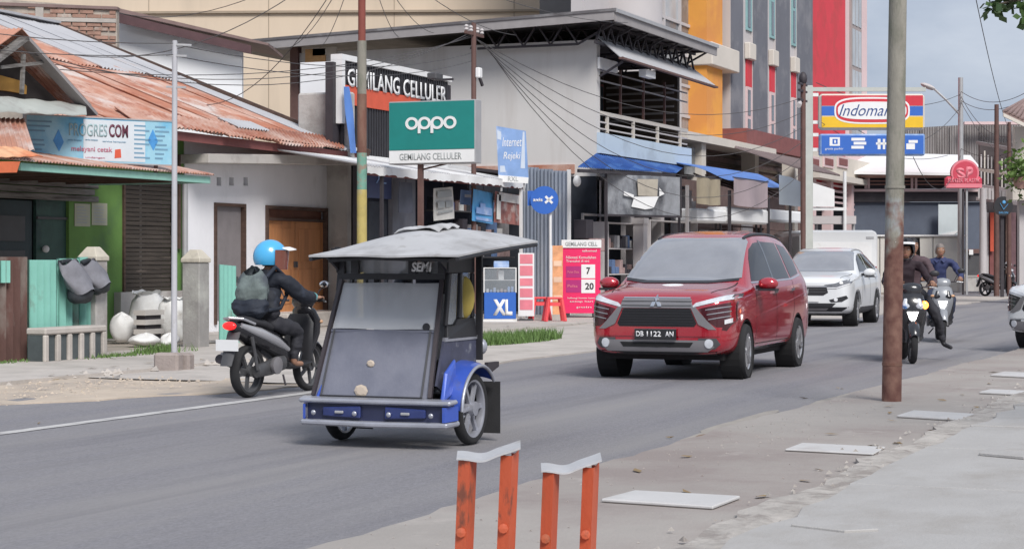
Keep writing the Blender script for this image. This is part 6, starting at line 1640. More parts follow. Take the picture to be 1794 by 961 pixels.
wire(dp(1440, 215, 57.6), dp(1660, 272, 70), .5, 'wire crossing the striped signboard down to the right', .016)
wire(dp(1755, -40, 30), dp(1830, 60, 30), .1, 'short wire in the top right corner of the sky', .010)
# --- leafy branch reaching into the top right corner, its trunk beyond the frame
tr = thing('tree', 'tree whose dark green leafy twigs hang into the top right corner', 'tree', vec(13, 5.6, 0.05))
tw_ = V((0, 0, 0)); inv0 = tr.location
trunk = [V((0, 0, 0)), V((.05, .03, 1.5)), V((-.05, 0, 3.0)), V((.02, -.05, 4.6))]
MB().tube(trunk, [.2, .16, .13, .08], 12).build('trunk', BARK, tr, smooth=True)
tips = [dp(1745, 8, 13), dp(1768, 2, 13), dp(1790, 22, 13), dp(1772, -12, 13)]
lb = MB()
for q in tips:
    e = q - inv0
    MB().tube([V((0, 0, 2.6)), V((0, 0, 2.6)).lerp(e, .5) + V((0, 0, .45)), e], [.05, .025, .006], 7).build('limb', BARK, tr, smooth=True)
def leaf(b, c, s, r):
    a = r.uniform(0, 6.28); d_ = V((cos(a), sin(a), r.uniform(-1.0, .1))).normalized(); n_ = d_.cross(V((r.uniform(-1, 1), r.uniform(-1, 1), r.uniform(-.2, 1)))).normalized() * s * .3
    b.add([c, c + d_ * s * .5 + n_, c + d_ * s, c + d_ * s * .5 - n_], [(0, 1, 2, 3)])
r = random.Random(3)
for q in tips:
    for k in range(22): leaf(lb, q - inv0 + V((r.gauss(0, .05), r.gauss(0, .05), r.gauss(.0, .035))), r.uniform(.06, .12), r)
for k in range(1500):
    c = V((r.gauss(0, .8), r.gauss(0, .8), 4.6 + r.gauss(0, .6)))
    leaf(lb, c, r.uniform(.07, .13), r)
stuff(lb.build('crown', LEAF, tr))
# --- small shrub on the ledge at the right edge
q = dp(1790, 305, 60)
sb_ = thing('potted_shrub', 'bright green shrub on the ledge below the tiled roof corner', 'plant', (q.x, q.y, q.z))
MB().lathe([(.2, -.45), (.3, -.1), (.28, -.1), (.18, -.4)], (0, 0, 0), n=14).build('pot', mat('terracotta_band', (0, 0, 0)), sb_, smooth=True)
MB().tube([(0, 0, -.3), (0, 0, .3)], .04, 6).build('stem', BARK, sb_)
lb = MB()
for k in range(420): leaf(lb, V((r.gauss(0, .26), r.gauss(0, .26), .15 + r.gauss(0, .32))), r.uniform(.12, .26), r)
stuff(lb.build('foliage', mat('shrub_green', (.10, .17, .035), .6, var=.3, scale=4), sb_))

# the frontage on the viewer's own side of the street (outside the picture; cars reflect it)
fr_ = MB(); cols_ = [CREAMW, GREENW, WHITEW, BEIGE, REDW, PLASTER, LBLUE]
x = 34.0; r = random.Random(17); k = 0
while x < 110:
    w = r.uniform(5, 9); h = r.uniform(3.5, 7.5)
    fr_.box(x, -13, 0, x + w - .3, -5.6 - r.uniform(0, .6), h, k % 7)
    for j in range(int(w // 1.7)):
        fr_.box(x + .4 + j * 1.6, -5.62, .4 + (j % 2) * .7, x + 1.5 + j * 1.6, -5.5, 2.6, 7)
    fr_.box(x - .2, -6.2, 2.9, x + w - .2, -4.6, 3.05, 8)
    x += w; k += 1
struct(fr_.build('street_frontage', cols_ + [NAVY, TIN]))

# ------------------------------------------------------------------ cars
REDCAR = mat('red_car_paint', (0.43, 0.008, 0.024), 0.25, 0.30, var=0.05, scale=1, bump=0, coat=1.0)
REDCAR.node_tree.nodes['Principled BSDF'].inputs['Coat IOR'].default_value = 1.85
WHITECAR = mat('white_car_paint', (0.72, 0.73, 0.74), 0.3, 0.0, var=0.02, scale=1, bump=0, coat=0.8)
SIDEGLASS = mat('side_glass', (0.014, 0.014, 0.017), 0.06, 0, var=0.1, bump=0, spec=0.35)
CARGLASS = mat('sky_grey_glass', (0.24, 0.245, 0.265), 0.06, 0, var=0.1, bump=0, spec=1.0, coat=1.0)  # pale grey base paints the sky's reflection into the windscreens
GREYTRIM = mat('silver_trim', (0.26, 0.25, 0.26), 0.35, 0.4, var=0.06, bump=0)
BLACKGLOSS = mat('gloss_black', (0.012, 0.012, 0.016), 0.15, 0, var=0.1, bump=0, coat=0.6)
PLATEB = mat('plate_black', (0.02, 0.02, 0.022), 0.5, var=0.05, bump=0)
LAMPW = mat('white_lamp', (0.8, 0.8, 0.82), 0.1, var=0.02, bump=0, coat=1.0)
SEAM = mat('seam_black', (0.01, 0.01, 0.011), 0.8, var=0.0, bump=0)

def eval_mesh(o, name):
    dg = bpy.context.evaluated_depsgraph_get()
    me = bpy.data.meshes.new_from_object(o.evaluated_get(dg))
    me.name = name
    return me
def loft_body(stations, sub=2):
    """closed shell from half sections: (x, [(y, z), ...]) from the bottom centre to the top centre"""
    vs, fs = [], []
    n = len(stations[0][1]); ring_n = 2 * n - 2
    for x, sec in stations:
        ring_ = [(y, z) for y, z in sec] + [(-y, z) for y, z in sec[-2:0:-1]]
        vs += [(x, y, z) for y, z in ring_]
    for i in range(len(stations) - 1):
        for k in range(ring_n):
            a, b = i * ring_n + k, i * ring_n + (k + 1) % ring_n
            fs.append((a, b, b + ring_n, a + ring_n))
    # caps as quad strips between the two halves
    for base, flip in ((0, True), ((len(stations) - 1) * ring_n, False)):
        for k in range(n - 1):
            a, b = k, k + 1
            c, d = (ring_n - k - 1) % ring_n if False else (ring_n - (k + 1)) % ring_n, (ring_n - k) % ring_n
            q = [base + a, base + b, base + c, base + d]
            q = list(dict.fromkeys(q))
            if len(q) >= 3: fs.append(tuple(q if flip else q[::-1]))
    me = bpy.data.meshes.new('body'); me.from_pydata(vs, [], fs)
    bm = bmesh.new(); bm.from_mesh(me); bmesh.ops.recalc_face_normals(bm, faces=bm.faces); bm.to_mesh(me); bm.free()
    return me
def sub_and_cut(me, sub, cutters):
    o = bpy.data.objects.new('tmp', me); COL.objects.link(o)
    m = o.modifiers.new('s', 'SUBSURF'); m.levels = sub; m.render_levels = sub
    tmp = []
    for c in cutters:
        co = bpy.data.objects.new('cut', c); COL.objects.link(co); tmp.append(co)
        b = o.modifiers.new('b', 'BOOLEAN'); b.operation = 'DIFFERENCE'; b.object = co; b.solver = 'EXACT'
    out = eval_mesh(o, 'body')
    for q in [o] + tmp: bpy.data.objects.remove(q)
    return out
def clip_poly(poly, axis, val, keep_ge):
    out = []
    for i in range(len(poly)):
        p, q = poly[i], poly[(i + 1) % len(poly)]
        ip, iq = (p[axis] >= val) == keep_ge or p[axis] == val, (q[axis] >= val) == keep_ge or q[axis] == val
        if ip: out.append(p)
        if ip != iq and abs(q[axis] - p[axis]) > 1e-12:
            t = (val - p[axis]) / (q[axis] - p[axis]); r = [p[0] + (q[0] - p[0]) * t, p[1] + (q[1] - p[1]) * t]; r[axis] = val
            out.append(tuple(r))
    return out
def decal(bvh, poly, mode, name, m, parent, off=0.005, cell=0.05, depth=0.012):
    """a shaped panel following the body: polygon seen from the front (F: y, z), a side (L +y / R -y: x, z) or above (T: x, y)"""
    src = {'F': lambda a, b: (V((-3, a, b)), V((1, 0, 0))), 'B': lambda a, b: (V((9, a, b)), V((-1, 0, 0))), 'L': lambda a, b: (V((a, 3, b)), V((0, -1, 0))),
           'R': lambda a, b: (V((a, -3, b)), V((0, 1, 0))), 'T': lambda a, b: (V((a, b, 4)), V((0, 0, -1)))}[mode]
    u0, u1 = min(p[0] for p in poly), max(p[0] for p in poly)
    v0, v1 = min(p[1] for p in poly), max(p[1] for p in poly)
    nu, nv = max(1, math.ceil((u1 - u0) / cell)), max(1, math.ceil((v1 - v0) / cell))
    bm = bmesh.new(); cache = {}
    def vert(a, b):
        k = (round(a, 5), round(b, 5))
        if k not in cache:
            o, d = src(a, b)
            loc, nrm, idx, dist = bvh.ray_cast(o, d)
            if loc is None:
                loc, nrm, idx, dist = bvh.find_nearest(o + d * 2.5); 
            if nrm.dot(d) > 0: nrm = -nrm
            cache[k] = bm.verts.new(loc + (nrm * .75 - d * .25) * off)
        return cache[k]
    for i in range(nu):
        a0, a1 = u0 + (u1 - u0) * i / nu, u0 + (u1 - u0) * (i + 1) / nu
        col = clip_poly(clip_poly(poly, 0, a0, True), 0, a1, False)
        if len(col) < 3: continue
        for j in range(nv):
            b0, b1 = v0 + (v1 - v0) * j / nv, v0 + (v1 - v0) * (j + 1) / nv
            c = clip_poly(clip_poly(col, 1, b0, True), 1, b1, False)
            if len(c) < 3: continue
            vv = list(dict.fromkeys(vert(*p) for p in c))
            if len(vv) >= 3:
                try: bm.faces.new(vv)
                except ValueError: pass
    d = src(0, 0)[1]
    edges = [e for e in bm.edges if len(e.link_faces) == 1]
    r = bmesh.ops.extrude_edge_only(bm, edges=edges)
    bmesh.ops.translate(bm, verts=[g for g in r['geom'] if isinstance(g, bmesh.types.BMVert)], vec=d * depth)
    bmesh.ops.recalc_face_normals(bm, faces=bm.faces)
    me = bpy.data.meshes.new(name); bm.to_mesh(me); bm.free()
    me.materials.append(m)
    if mode in 'FTLR': me.shade_smooth(); me.set_sharp_from_angle(angle=radians(50))
    return link(name, me, parent)
def mir(poly): return [(-a, b) for a, b in poly][::-1]
def strip(pts, w):                      # a thin polygon along a polyline
    up, dn = [], []
    for i, p in enumerate(pts):
        a, b = V((*pts[max(0, i - 1)], 0)), V((*pts[min(len(pts) - 1, i + 1)], 0))
        n = V((-(b - a).y, (b - a).x, 0)).normalized() * w / 2
        up.append((p[0] + n.x, p[1] + n.y)); dn.append((p[0] - n.x, p[1] - n.y))
    return up + dn[::-1]
WHEELS = {}
def wheel(parent, x, y, R, w=0.2, rim_mat=None, side=1, spokes=5, steer=0.0, name='wheel'):
    o = thing(name, None, None, (x, y, R)); o.parent = parent; o.rotation_euler = (0, RND.uniform(0, 1), steer)
    b = MB()
    b.lathe([(R * .66, -w / 2), (R * .93, -w / 2 - .004), (R * .985, -w * .38), (R, -w * .2), (R, w * .2), (R * .985, w * .38), (R * .93, w / 2 + .004), (R * .66, w / 2)], axis='Y', n=32, cap=False)
    b.build('tyre', RUBBER, o, smooth=50)
    b = MB()
    y1 = side * w * .5
    b.lathe([(R * .70, side * w * .46), (R * .67, y1), (R * .62, y1 - side * .015), (R * .61, -side * w * .4)], axis='Y', n=32, cap=False)
    for k in range(spokes):
        for q in (-.13, .13):
            t = 2 * pi * k / spokes
            a0, a1 = t + q * 1.4, t + q
            b.bar((R * .16 * cos(a0), y1 - side * .03, R * .16 * sin(a0)), (R * .64 * cos(a1), y1 - side * .014, R * .64 * sin(a1)), R * .09, .03, up=(0, 1, 0))
    b.lathe([(0, y1 - side * .005), (R * .17, y1 - side * .012), (R * .19, y1 - side * .05)], axis='Y', n=16)
    b.build('rim', rim_mat or ALLOY, o, smooth=40)
    b = MB(); b.lathe([(0, y1 - side * .085), (R * .6, y1 - side * .085), (R * .6, y1 - side * .1), (0, y1 - side * .1)], axis='Y', n=20)
    b.build('brake_disc', STEELD, o)
    return o
def sec(zb, w, zm, zbelt, wb, zr, wr, zt):
    return [(0, zb), (w * .55, zb), (w - .10, zb + .01), (w - .015, zb + .09), (w, zm), (w - .004, zbelt - .16), (wb + .012, zbelt - .02), (wb - .03, zbelt + (zr - zbelt) * .10), (wr + .015, zr - .03), (wr - .09, zr + (zt - zr) * .62), (wr * .5, zt - .004), (0, zt)]
def arch(x, R, n=20, a0=0.0, a1=pi): return [(x - R * cos(a0 + (a1 - a0) * k / n), R * sin(a0 + (a1 - a0) * k / n)) for k in range(n + 1)]

def make_car(label, cat, paint, st, wb, front, loc, heading, lamp_detail, name='parked_car', R=0.325, half=0.79, plate=None, group=None, taily=None):
    root = thing(name, label, cat, loc, heading, group)
    L = st[-1][0]
    cut = []
    for x in wb:
        for s in (-1, 1):
            b = MB(); b.lathe([(R + .05, 0), (R + .05, .5)], (x, s * .62 if s > 0 else -1.12, R + .01), 'Y', 40); cut.append(b.mesh('c', SEAM))
    me = sub_and_cut(loft_body(st), 2, cut)
    me.materials.clear(); me.materials.append(paint)
    me.polygons.foreach_set('material_index', [0] * len(me.polygons))
    me.shade_smooth(); me.set_sharp_from_angle(angle=radians(38))
    body = link('body', me, root)
    bm = bmesh.new(); bm.from_mesh(me); bvh = BVHTree.FromBMesh(bm)
    # wheel well liners and floor
    for x in wb:
        for s in (-1, 1):
            b = MB(); b.lathe([(0, 0), (R + .044, 0), (R + .044, s * .24), (R + .04, s * .24), (R + .04, s * .01), (0, s * .01)], (x, s * .635, R), 'Y', 28); b.build('wheel_well', SEAM, body)
    b = MB(); b.box(.3, -.72, .235, L - .25, .72, .32); b.build('underbody', SEAM, root)
    for i, x in enumerate(wb):
        for s in (-1, 1): wheel(root, x, s * half, R, .2, ALLOY, s, steer=radians(4) if i == 0 else 0)
    return root, body, bvh

def mpv(label, paint, loc, heading, plate, name='parked_car', clean=False):
    S0 = [(0.00, sec(.40, .60, .55, .84, .58, .88, .50, .90)), (0.05, sec(.30, .74, .55, .92, .71, .96, .62, .975)), (0.14, sec(.30, .82, .55, .975, .785, 1.01, .68, 1.025)),
         (0.32, sec(.285, .868, .55, 1.01, .83, 1.04, .71, 1.06)), (0.70, sec(.28, .876, .56, 1.035, .84, 1.07, .72, 1.105)), (1.02, sec(.28, .877, .56, 1.05, .842, 1.09, .74, 1.135)),
         (1.12, sec(.28, .877, .56, 1.06, .842, 1.16, .75, 1.20)), (1.50, sec(.28, .877, .56, 1.07, .842, 1.38, .69, 1.43)), (1.88, sec(.28, .877, .56, 1.08, .842, 1.555, .64, 1.615)),
         (2.15, sec(.28, .877, .56, 1.085, .842, 1.61, .625, 1.672)), (2.75, sec(.28, .877, .56, 1.10, .842, 1.635, .625, 1.70)), (3.45, sec(.28, .877, .57, 1.12, .84, 1.62, .615, 1.69)),
         (4.00, sec(.285, .872, .58, 1.14, .832, 1.57, .60, 1.65)), (4.25, sec(.25, .862, .6, 1.14, .815, 1.47, .60, 1.57)), (4.40, sec(.30, .84, .62, 1.12, .78, 1.27, .62, 1.33)), (4.475, sec(.40, .78, .62, 1.04, .72, 1.08, .60, 1.10))]
    S = [(x, [(y, z + max(0, z - 1.02) * .12) for y, z in q]) for x, q in S0]
    root, body, bvh = make_car(label, 'car', paint, S, (.80, 3.575), None, loc, heading, None, name, plate=plate)
    up = lambda z: z + max(0, z - 1.02) * .12
    D = lambda poly, mode, nm, m, par=root, **k: decal(bvh, poly if mode == 'T' else [(a, up(z)) for a, z in poly], mode, nm, m, par, **k)
    # glass
    D([(-.72, 1.165), (-.40, 1.135), (.40, 1.135), (.72, 1.165), (.60, 1.555), (.55, 1.60), (-.55, 1.60), (-.60, 1.555)], 'F', 'windscreen', CARGLASS, off=.009, cell=.03)
    ws = [o for o in root.children if o.name.startswith('windscreen')][0] if False else None
    D(strip([(-.70, 1.15), (-.4, 1.125), (.4, 1.125), (.70, 1.15)], .03), 'F', 'cowl', BLACKP, off=.008)
    for s, md in ((-1, 'R'), (1, 'L')):
        D([(1.34, 1.13), (1.62, 1.37), (1.80, 1.475), (2.08, 1.545), (2.34, 1.56), (2.34, 1.14)], md, 'front_side_window', SIDEGLASS, off=.003, cell=.08)
        D([(2.42, 1.14), (2.42, 1.565), (3.20, 1.555), (3.28, 1.15)], md, 'rear_side_window', SIDEGLASS, off=.003, cell=.08)
        D([(3.36, 1.155), (3.28, 1.55), (3.75, 1.51), (3.98, 1.36), (3.90, 1.20)], md, 'quarter_window', SIDEGLASS, off=.003, cell=.08)
        for q in ([(2.345, 1.13), (2.345, 1.58), (2.415, 1.58), (2.415, 1.13)], ):
            D(q, md, 'door_pillar', BLACKGLOSS, off=.004)
        D(strip([(1.30, 1.115), (2.4, 1.125), (3.35, 1.14), (3.95, 1.185)], .016), md, 'belt_trim', CHROME, off=.007)
        for pl in ([(1.32, 1.10), (1.30, .62), (1.24, .40)], [(2.38, 1.11), (2.38, .40)], [(3.38, 1.13), (3.36, .75), (3.16, .48), (3.14, .40)], [(1.28, .395), (3.14, .395)]):
            D(strip(pl, .010), md, 'door_gap', SEAM, body, off=.0015, depth=.004)
        D(strip([(1.22, .335), (3.12, .335)], .05), md, 'sill_trim', CHROME, off=.012, depth=.02)
        D(strip([(1.25, .72), (2.3, .80), (3.4, .90), (4.2, .97)], .012), md, 'crease_line', paint, off=.006)
        for x in (2.16, 3.12):
            D(strip([(x, 0.995 + .02 * (x > 3)), (x + .2, 1.0 + .02 * (x > 3))], .028), md, 'door_handle', CHROME if not clean else paint, off=.03, depth=.03)
        # mirror
        b = MB(); b.sphere((1.34, s * 1.005, 1.115), (.085, .125, .078), 14, 9)
        mr = b.build('mirror', paint, root, smooth=True)
        b = MB(); b.bar((1.36, s * .85, 1.07), (1.36, s * .94, 1.08), .05); b.box(1.26, s * 1.005 - .11, 1.028, 1.42, s * 1.005 + .11, 1.055); b.build('mirror_base', BLACKP, mr)
        # lamps: slim upper light and deep lower cluster
        sg = lambda poly: poly if s > 0 else mir(poly)
        D(sg([(.40, .845), (.47, .905), (.70, .965), (.845, 1.005), (.868, .985), (.84, .945), (.66, .905)]), 'F', 'daytime_lamp', HEADL, off=.010, depth=.03)
        D(sg([(.50, .835), (.66, .875), (.855, .915), (.862, .70), (.80, .585), (.74, .60), (.60, .70)]), 'F', 'headlamp', mat('lamp_bezel_' + paint.name, tuple(c * .35 for c in (paint.node_tree.nodes['Principled BSDF'] and (.16, .012, .025) if paint is REDCAR else (.10, .10, .11))), .25, var=.1, bump=0, coat=.8), off=.006, depth=.02)
        for z in (.845, .79, .735):
            D(sg(strip([(.58 + (.845 - z) * .3, z - .02), (.83, z + .02)], .010)), 'F', 'lamp_line', ALLOY if paint is REDCAR else GREYTRIM, off=.012)
        D(sg([(.78, .66), (.84, .68), (.84, .73), (.78, .71)]), 'F', 'headlamp_lens', LAMPW, off=.012)
        # slanted silver bars of the front shield
        D(sg([(.415, .845), (.46, .86), (.60, .70), (.70, .60), (.62, .60), (.50, .66)]), 'F', 'shield_bar', GREYTRIM, off=.018, depth=.03)
        # fog lamps
        D(sg([(.50, .50), (.70, .50), (.74, .43), (.68, .375), (.50, .39)]), 'F', 'fog_bezel', DGREYP, off=.010, depth=.02)
        c = V((.62, .44))
        D(sg([(c.x + .048 * cos(t), c.y + .052 * sin(t)) for t in [2 * pi * k / 18 for k in range(18)]]), 'F', 'fog_lamp', HEADL, off=.022, depth=.03)
    D([(-.44, .845), (.44, .845), (.41, .945), (-.41, .945)], 'F', 'upper_grille', GREYTRIM, off=.014, depth=.03)
    for z in (.872, .918): D(strip([(-.42, z), (.42, z)], .012), 'F', 'grille_groove', DGREYP, off=.016)
    D(strip([(-.40, .955), (.40, .955)], .014), 'F', 'chrome_line', CHROME, off=.018)
    D([(-.40, .84), (.40, .84), (.475, .665), (.45, .63), (-.45, .63), (-.475, .665)], 'F', 'grille', mat('matt_grille', (.010, .010, .013), .7, var=.1, bump=0), off=.006)
    for k in range(6): D(strip([(-.42 - .02 * (k > 2), .815 - k * .032), (.42 + .02 * (k > 2), .815 - k * .032)], .008), 'F', 'grille_bar', BLACKP, off=.010)
    D([(-.76, .625), (.76, .625), (.74, .52), (-.74, .52)], 'F', 'bumper_band', paint, off=.012, depth=.03)
    D([(-.60, .475), (.60, .475), (.68, .40), (.60, .345), (-.60, .345), (-.68, .40)], 'F', 'lower_bumper', GREYTRIM, off=.012, depth=.03)
    D([(-.44, .45), (.44, .45), (.40, .395), (-.40, .395)], 'F', 'air_slot', SEAM, off=.016)
    D([(-.70, .345), (.70, .345), (.62, .27), (-.62, .27)], 'F', 'chin', BLACKP, off=.008)
    # three-pointed badge of diamonds
    bz = .905
    for a in (90, 210, 330):
        t = radians(a); ux, uz = cos(t), sin(t); q = .045
        D([(0, bz), (q * cos(t - .52), bz + q * sin(t - .52)), (2 * q * .866 * ux, bz + 2 * q * .866 * uz), (q * cos(t + .52), bz + q * sin(t + .52))], 'F', 'badge_diamond', CHROME, off=.030, depth=.03)
    # bonnet edges, roof rails, plate
    for s in (-1, 1):
        D(strip([(1.05, s * .70), (.6, s * .68), (.2, s * .60)], .014), 'T', 'bonnet_gap', SEAM, body, off=.0015, depth=.004)
        D(strip([(1.95, s * .54), (2.8, s * .55), (3.9, s * .53)], .03), 'T', 'roof_rail', BLACKP, off=.02, depth=.02)
    b = MB(); b.bar((1.10, -.55, 1.16), (1.20, .02, 1.22), .022); b.bar((1.10, .12, 1.165), (1.20, .62, 1.21), .022); b.build('wiper', BLACKP, root)
    b = MB(); b.box(-.05, -.25, .475, -.035, .25, .60); pl = b.build('number_plate', PLATEB, root)
    b = MB(); b.box(-.053, -.255, .47, -.0515, .255, .474); b.box(-.053, -.255, .601, -.0515, .255, .605); b.build('plate_rim', GREYTRIM, pl)
    if plate:
        tt = thing('plate_text', None, None, (-.0505, 0, 0), -pi / 2); tt.parent = root
        for s_, x, w in plate: text('lettering', s_, WHITES, tt, x, 0, .515, .062, w, t=.003, bold=.02)
    return root, bvh, D

red, rb_, RD = mpv('red people carrier driving down the middle of the road', REDCAR, (21.42, 7.03, 0), radians(1.6), [('DB', -.23, .09), ('1122', -.10, .17), ('AN', .12, .10)], 'red_car')
RD([(.62 + .10 * cos(t), -.02 + .13 * sin(t)) for t in [2 * pi * k / 12 for k in range(12)]], 'T', 'bonnet_sticker', WHITES, red, off=.002, depth=.003)
wc, wb_, WD = mpv('white people carrier cut off by the right frame edge', WHITECAR, (29.75, 3.62, 0), radians(-25), None, 'white_car')

# white crossover behind the red car
S2 = [(0.00, sec(.44, .62, .60, .86, .60, .90, .52, .92)), (0.06, sec(.34, .78, .60, .95, .75, .98, .66, 1.0)), (0.18, sec(.28, .86, .6, 1.0, .82, 1.03, .72, 1.05)), (0.45, sec(.25, .90, .6, 1.03, .865, 1.06, .74, 1.09)),
      (0.85, sec(.24, .91, .6, 1.05, .875, 1.08, .75, 1.12)), (1.22, sec(.24, .91, .6, 1.06, .875, 1.10, .77, 1.145)), (1.34, sec(.24, .91, .6, 1.07, .875, 1.17, .78, 1.21)), (1.75, sec(.24, .91, .6, 1.08, .875, 1.40, .71, 1.45)),
      (2.10, sec(.24, .91, .6, 1.09, .875, 1.55, .66, 1.61)), (2.40, sec(.24, .91, .6, 1.10, .875, 1.60, .64, 1.665)), (3.0, sec(.24, .91, .6, 1.13, .875, 1.61, .63, 1.685)), (3.6, sec(.25, .91, .62, 1.17, .87, 1.56, .61, 1.64)),
      (4.1, sec(.27, .90, .64, 1.20, .85, 1.45, .60, 1.53)), (4.4, sec(.32, .88, .66, 1.18, .81, 1.28, .61, 1.34)), (4.53, sec(.44, .80, .68, 1.04, .74, 1.08, .60, 1.10))]
def crossover(label, paint, loc, heading):
    root, body, bvh = make_car(label, 'car', paint, S2, (.92, 3.54), None, loc, heading, None, 'white_crossover', R=.345, half=.81)
    D = lambda poly, mode, nm, m, par=root, **k: decal(bvh, poly, mode, nm, m, par, **k)
    D([(-.75, 1.18), (-.40, 1.15), (.40, 1.15), (.75, 1.18), (.62, 1.55), (.57, 1.59), (-.57, 1.59), (-.62, 1.55)], 'F', 'windscreen', CARGLASS, off=.009, cell=.03)
    for s, md in ((-1, 'R'), (1, 'L')):
        sg = lambda poly: poly if s > 0 else mir(poly)
        D([(1.60, 1.15), (1.90, 1.40), (2.15, 1.50), (2.55, 1.545), (2.55, 1.16)], md, 'front_side_window', SIDEGLASS, off=.003, cell=.08)
        D([(2.63, 1.165), (2.63, 1.545), (3.3, 1.52), (3.42, 1.20)], md, 'rear_side_window', SIDEGLASS, off=.003, cell=.08)
        D([(3.50, 1.21), (3.40, 1.50), (3.72, 1.43), (3.95, 1.27)], md, 'quarter_window', SIDEGLASS, off=.003, cell=.08)
        D(strip([(1.55, 1.135), (2.6, 1.15), (3.45, 1.19), (4.0, 1.25)], .018), md, 'belt_trim', CHROME, off=.007)
        for pl in ([(1.54, 1.12), (1.48, .45)], [(2.59, 1.13), (2.59, .45)], [(3.48, 1.18), (3.4, .8), (3.14, .5)]):
            D(strip(pl, .010), md, 'door_gap', SEAM, body, off=.0015, depth=.004)
        D([(1.30, .40), (3.16, .40), (3.16, .27), (1.30, .27)], md, 'sill_cladding', BLACKP, off=.010)
        for x in (.92, 3.54):
            D(strip([(x - .41 * cos(a), .345 + .41 * sin(a)) for a in [radians(12 + 156 * k / 14) for k in range(15)]], .05), md, 'arch_cladding', BLACKP, off=.010)
        for x in (2.38, 3.26): D(strip([(x, 1.02), (x + .18, 1.025)], .03), md, 'door_handle', CHROME, off=.03, depth=.03)
        b = MB(); b.sphere((1.58, s * 1.05, 1.13), (.09, .13, .09), 14, 9); mr = b.build('mirror', paint, root, smooth=True)
        b = MB(); b.bar((1.58, s * .88, 1.08), (1.58, s * .97, 1.10), .06); b.box(1.50, s * 1.05 - .1, 1.03, 1.66, s * 1.05 + .1, 1.06); b.build('mirror_base', BLACKP, mr)
        D(sg([(.36, .88), (.58, .91), (.84, 1.0), (.885, .985), (.86, .90), (.60, .80), (.42, .80)]), 'F', 'headlamp', mat('smoked_lamp', (.16, .165, .18), .12, var=.2, scale=14, bump=0, coat=.8), off=.008, depth=.03)
        D(sg(strip([(.42, .815), (.62, .82), (.85, .905)], .022)), 'F', 'lamp_strip', LAMPW, off=.014)
        D(sg([(.46, .57), (.80, .66), (.83, .60), (.72, .53), (.50, .52)]), 'F', 'fog_recess', BLACKP, off=.008)
        D(sg([(.60 + .04 * cos(t), .575 + .035 * sin(t)) for t in [2 * pi * k / 12 for k in range(12)]]), 'F', 'fog_lamp', LAMPW, off=.016)
    D([(-.40, .86), (.40, .86), (.44, .72), (.34, .66), (-.34, .66), (-.44, .72)], 'F', 'grille', BLACKGLOSS, off=.006)
    for z in (.845, .79, .735): D(strip([(-.41, z), (.41, z)], .024 if z > .8 else .012), 'F', 'grille_bar', CHROME if z > .8 else DGREYP, off=.014)
    D([(.035 + -.07, .80), (-.02, .80), (-.015, .76), (.015, .76), (.02, .80), (.035, .80), (.03, .70), (.015, .70), (.015, .74), (-.015, .74), (-.015, .70), (-.03, .70)], 'F', 'badge', CHROME, off=.02)
    D([(-.60, .50), (.60, .50), (.52, .42), (-.52, .42)], 'F', 'lower_intake', BLACKP, off=.008)
    D([(-.84, .42), (.84, .42), (.70, .33), (-.70, .33)], 'F', 'chin', BLACKP, off=.006)
    D([(-.45, .40), (.45, .40), (.38, .35), (-.38, .35)], 'F', 'skid_plate', GREYTRIM, off=.014)
    MB().box(-.02, -.25, .53, -.005, .25, .65).build('number_plate', WHITEM, root)
    D(strip([(.2, -.66), (.7, -.72), (1.2, -.74)], .012), 'T', 'bonnet_gap', SEAM, body, off=.0015, depth=.004)
    for s in (-1, 1): D(strip([(2.2, s * .56), (3.0, s * .56), (3.8, s * .53)], .03), 'T', 'roof_rail', GREYM, off=.02, depth=.02)
    return root
crossover('white crossover waiting behind the red car', WHITECAR, (39.75, 9.75, 0), radians(3))

# white box van mostly hidden behind the crossover
pv = dp(1470, 455, 60.0)
van = thing('white_van', 'boxy white van almost hidden behind the white crossover', 'van', (pv.x, pv.y, 0), FRONT + radians(4))
vw, vh = 1.22, 2.32
b = MB(); b.prism([(-vw, 0, .42), (vw, 0, .42), (vw, 0, vh - .12), (vw - .12, 0, vh), (-vw + .12, 0, vh), (-vw, 0, vh - .12)], (0, 4.2, 0)); bo = b.build('body', WHITECAR, van, bevel=.06)
b = MB(); b.box(-vw + .2, -.012, 1.25, vw - .2, -.002, 1.95); b.build('rear_panel', WHITEM, van, bevel=.004)
b = MB(); b.box(-.008, -.014, .5, .008, -.0025, 1.24); b.build('door_gap', SEAM, bo)
for s_ in (-1, 1):
    b = MB(); b.box(s_ * (vw - .1) - .06, -.02, .85, s_ * (vw - .1) + .06, -.003, 1.2); b.build('tail_lamp', mat('dull_red_lamp', (.35, .03, .03), .3, var=0, bump=0), van)
    b = MB(); b.box(s_ * (vw - .25) - .12, -.016, 2.05, s_ * (vw - .25) + .12, -.003, 2.12); b.build('vent_mark', GREYM, van)
    for y in (.8, 3.4):
        w_ = wheel(van, s_ * (vw - .16), y, .34, .2, ALLOY, s_); w_.rotation_euler = (0, 0, pi / 2)
b = MB(); b.box(-vw, -.06, .34, vw, .05, .44); b.build('bumper', DGREYP, van, bevel=.02)
b = MB(); b.box(-.26, -.07, .60, .26, -.003, .74); b.build('number_plate', PLATEB, van)

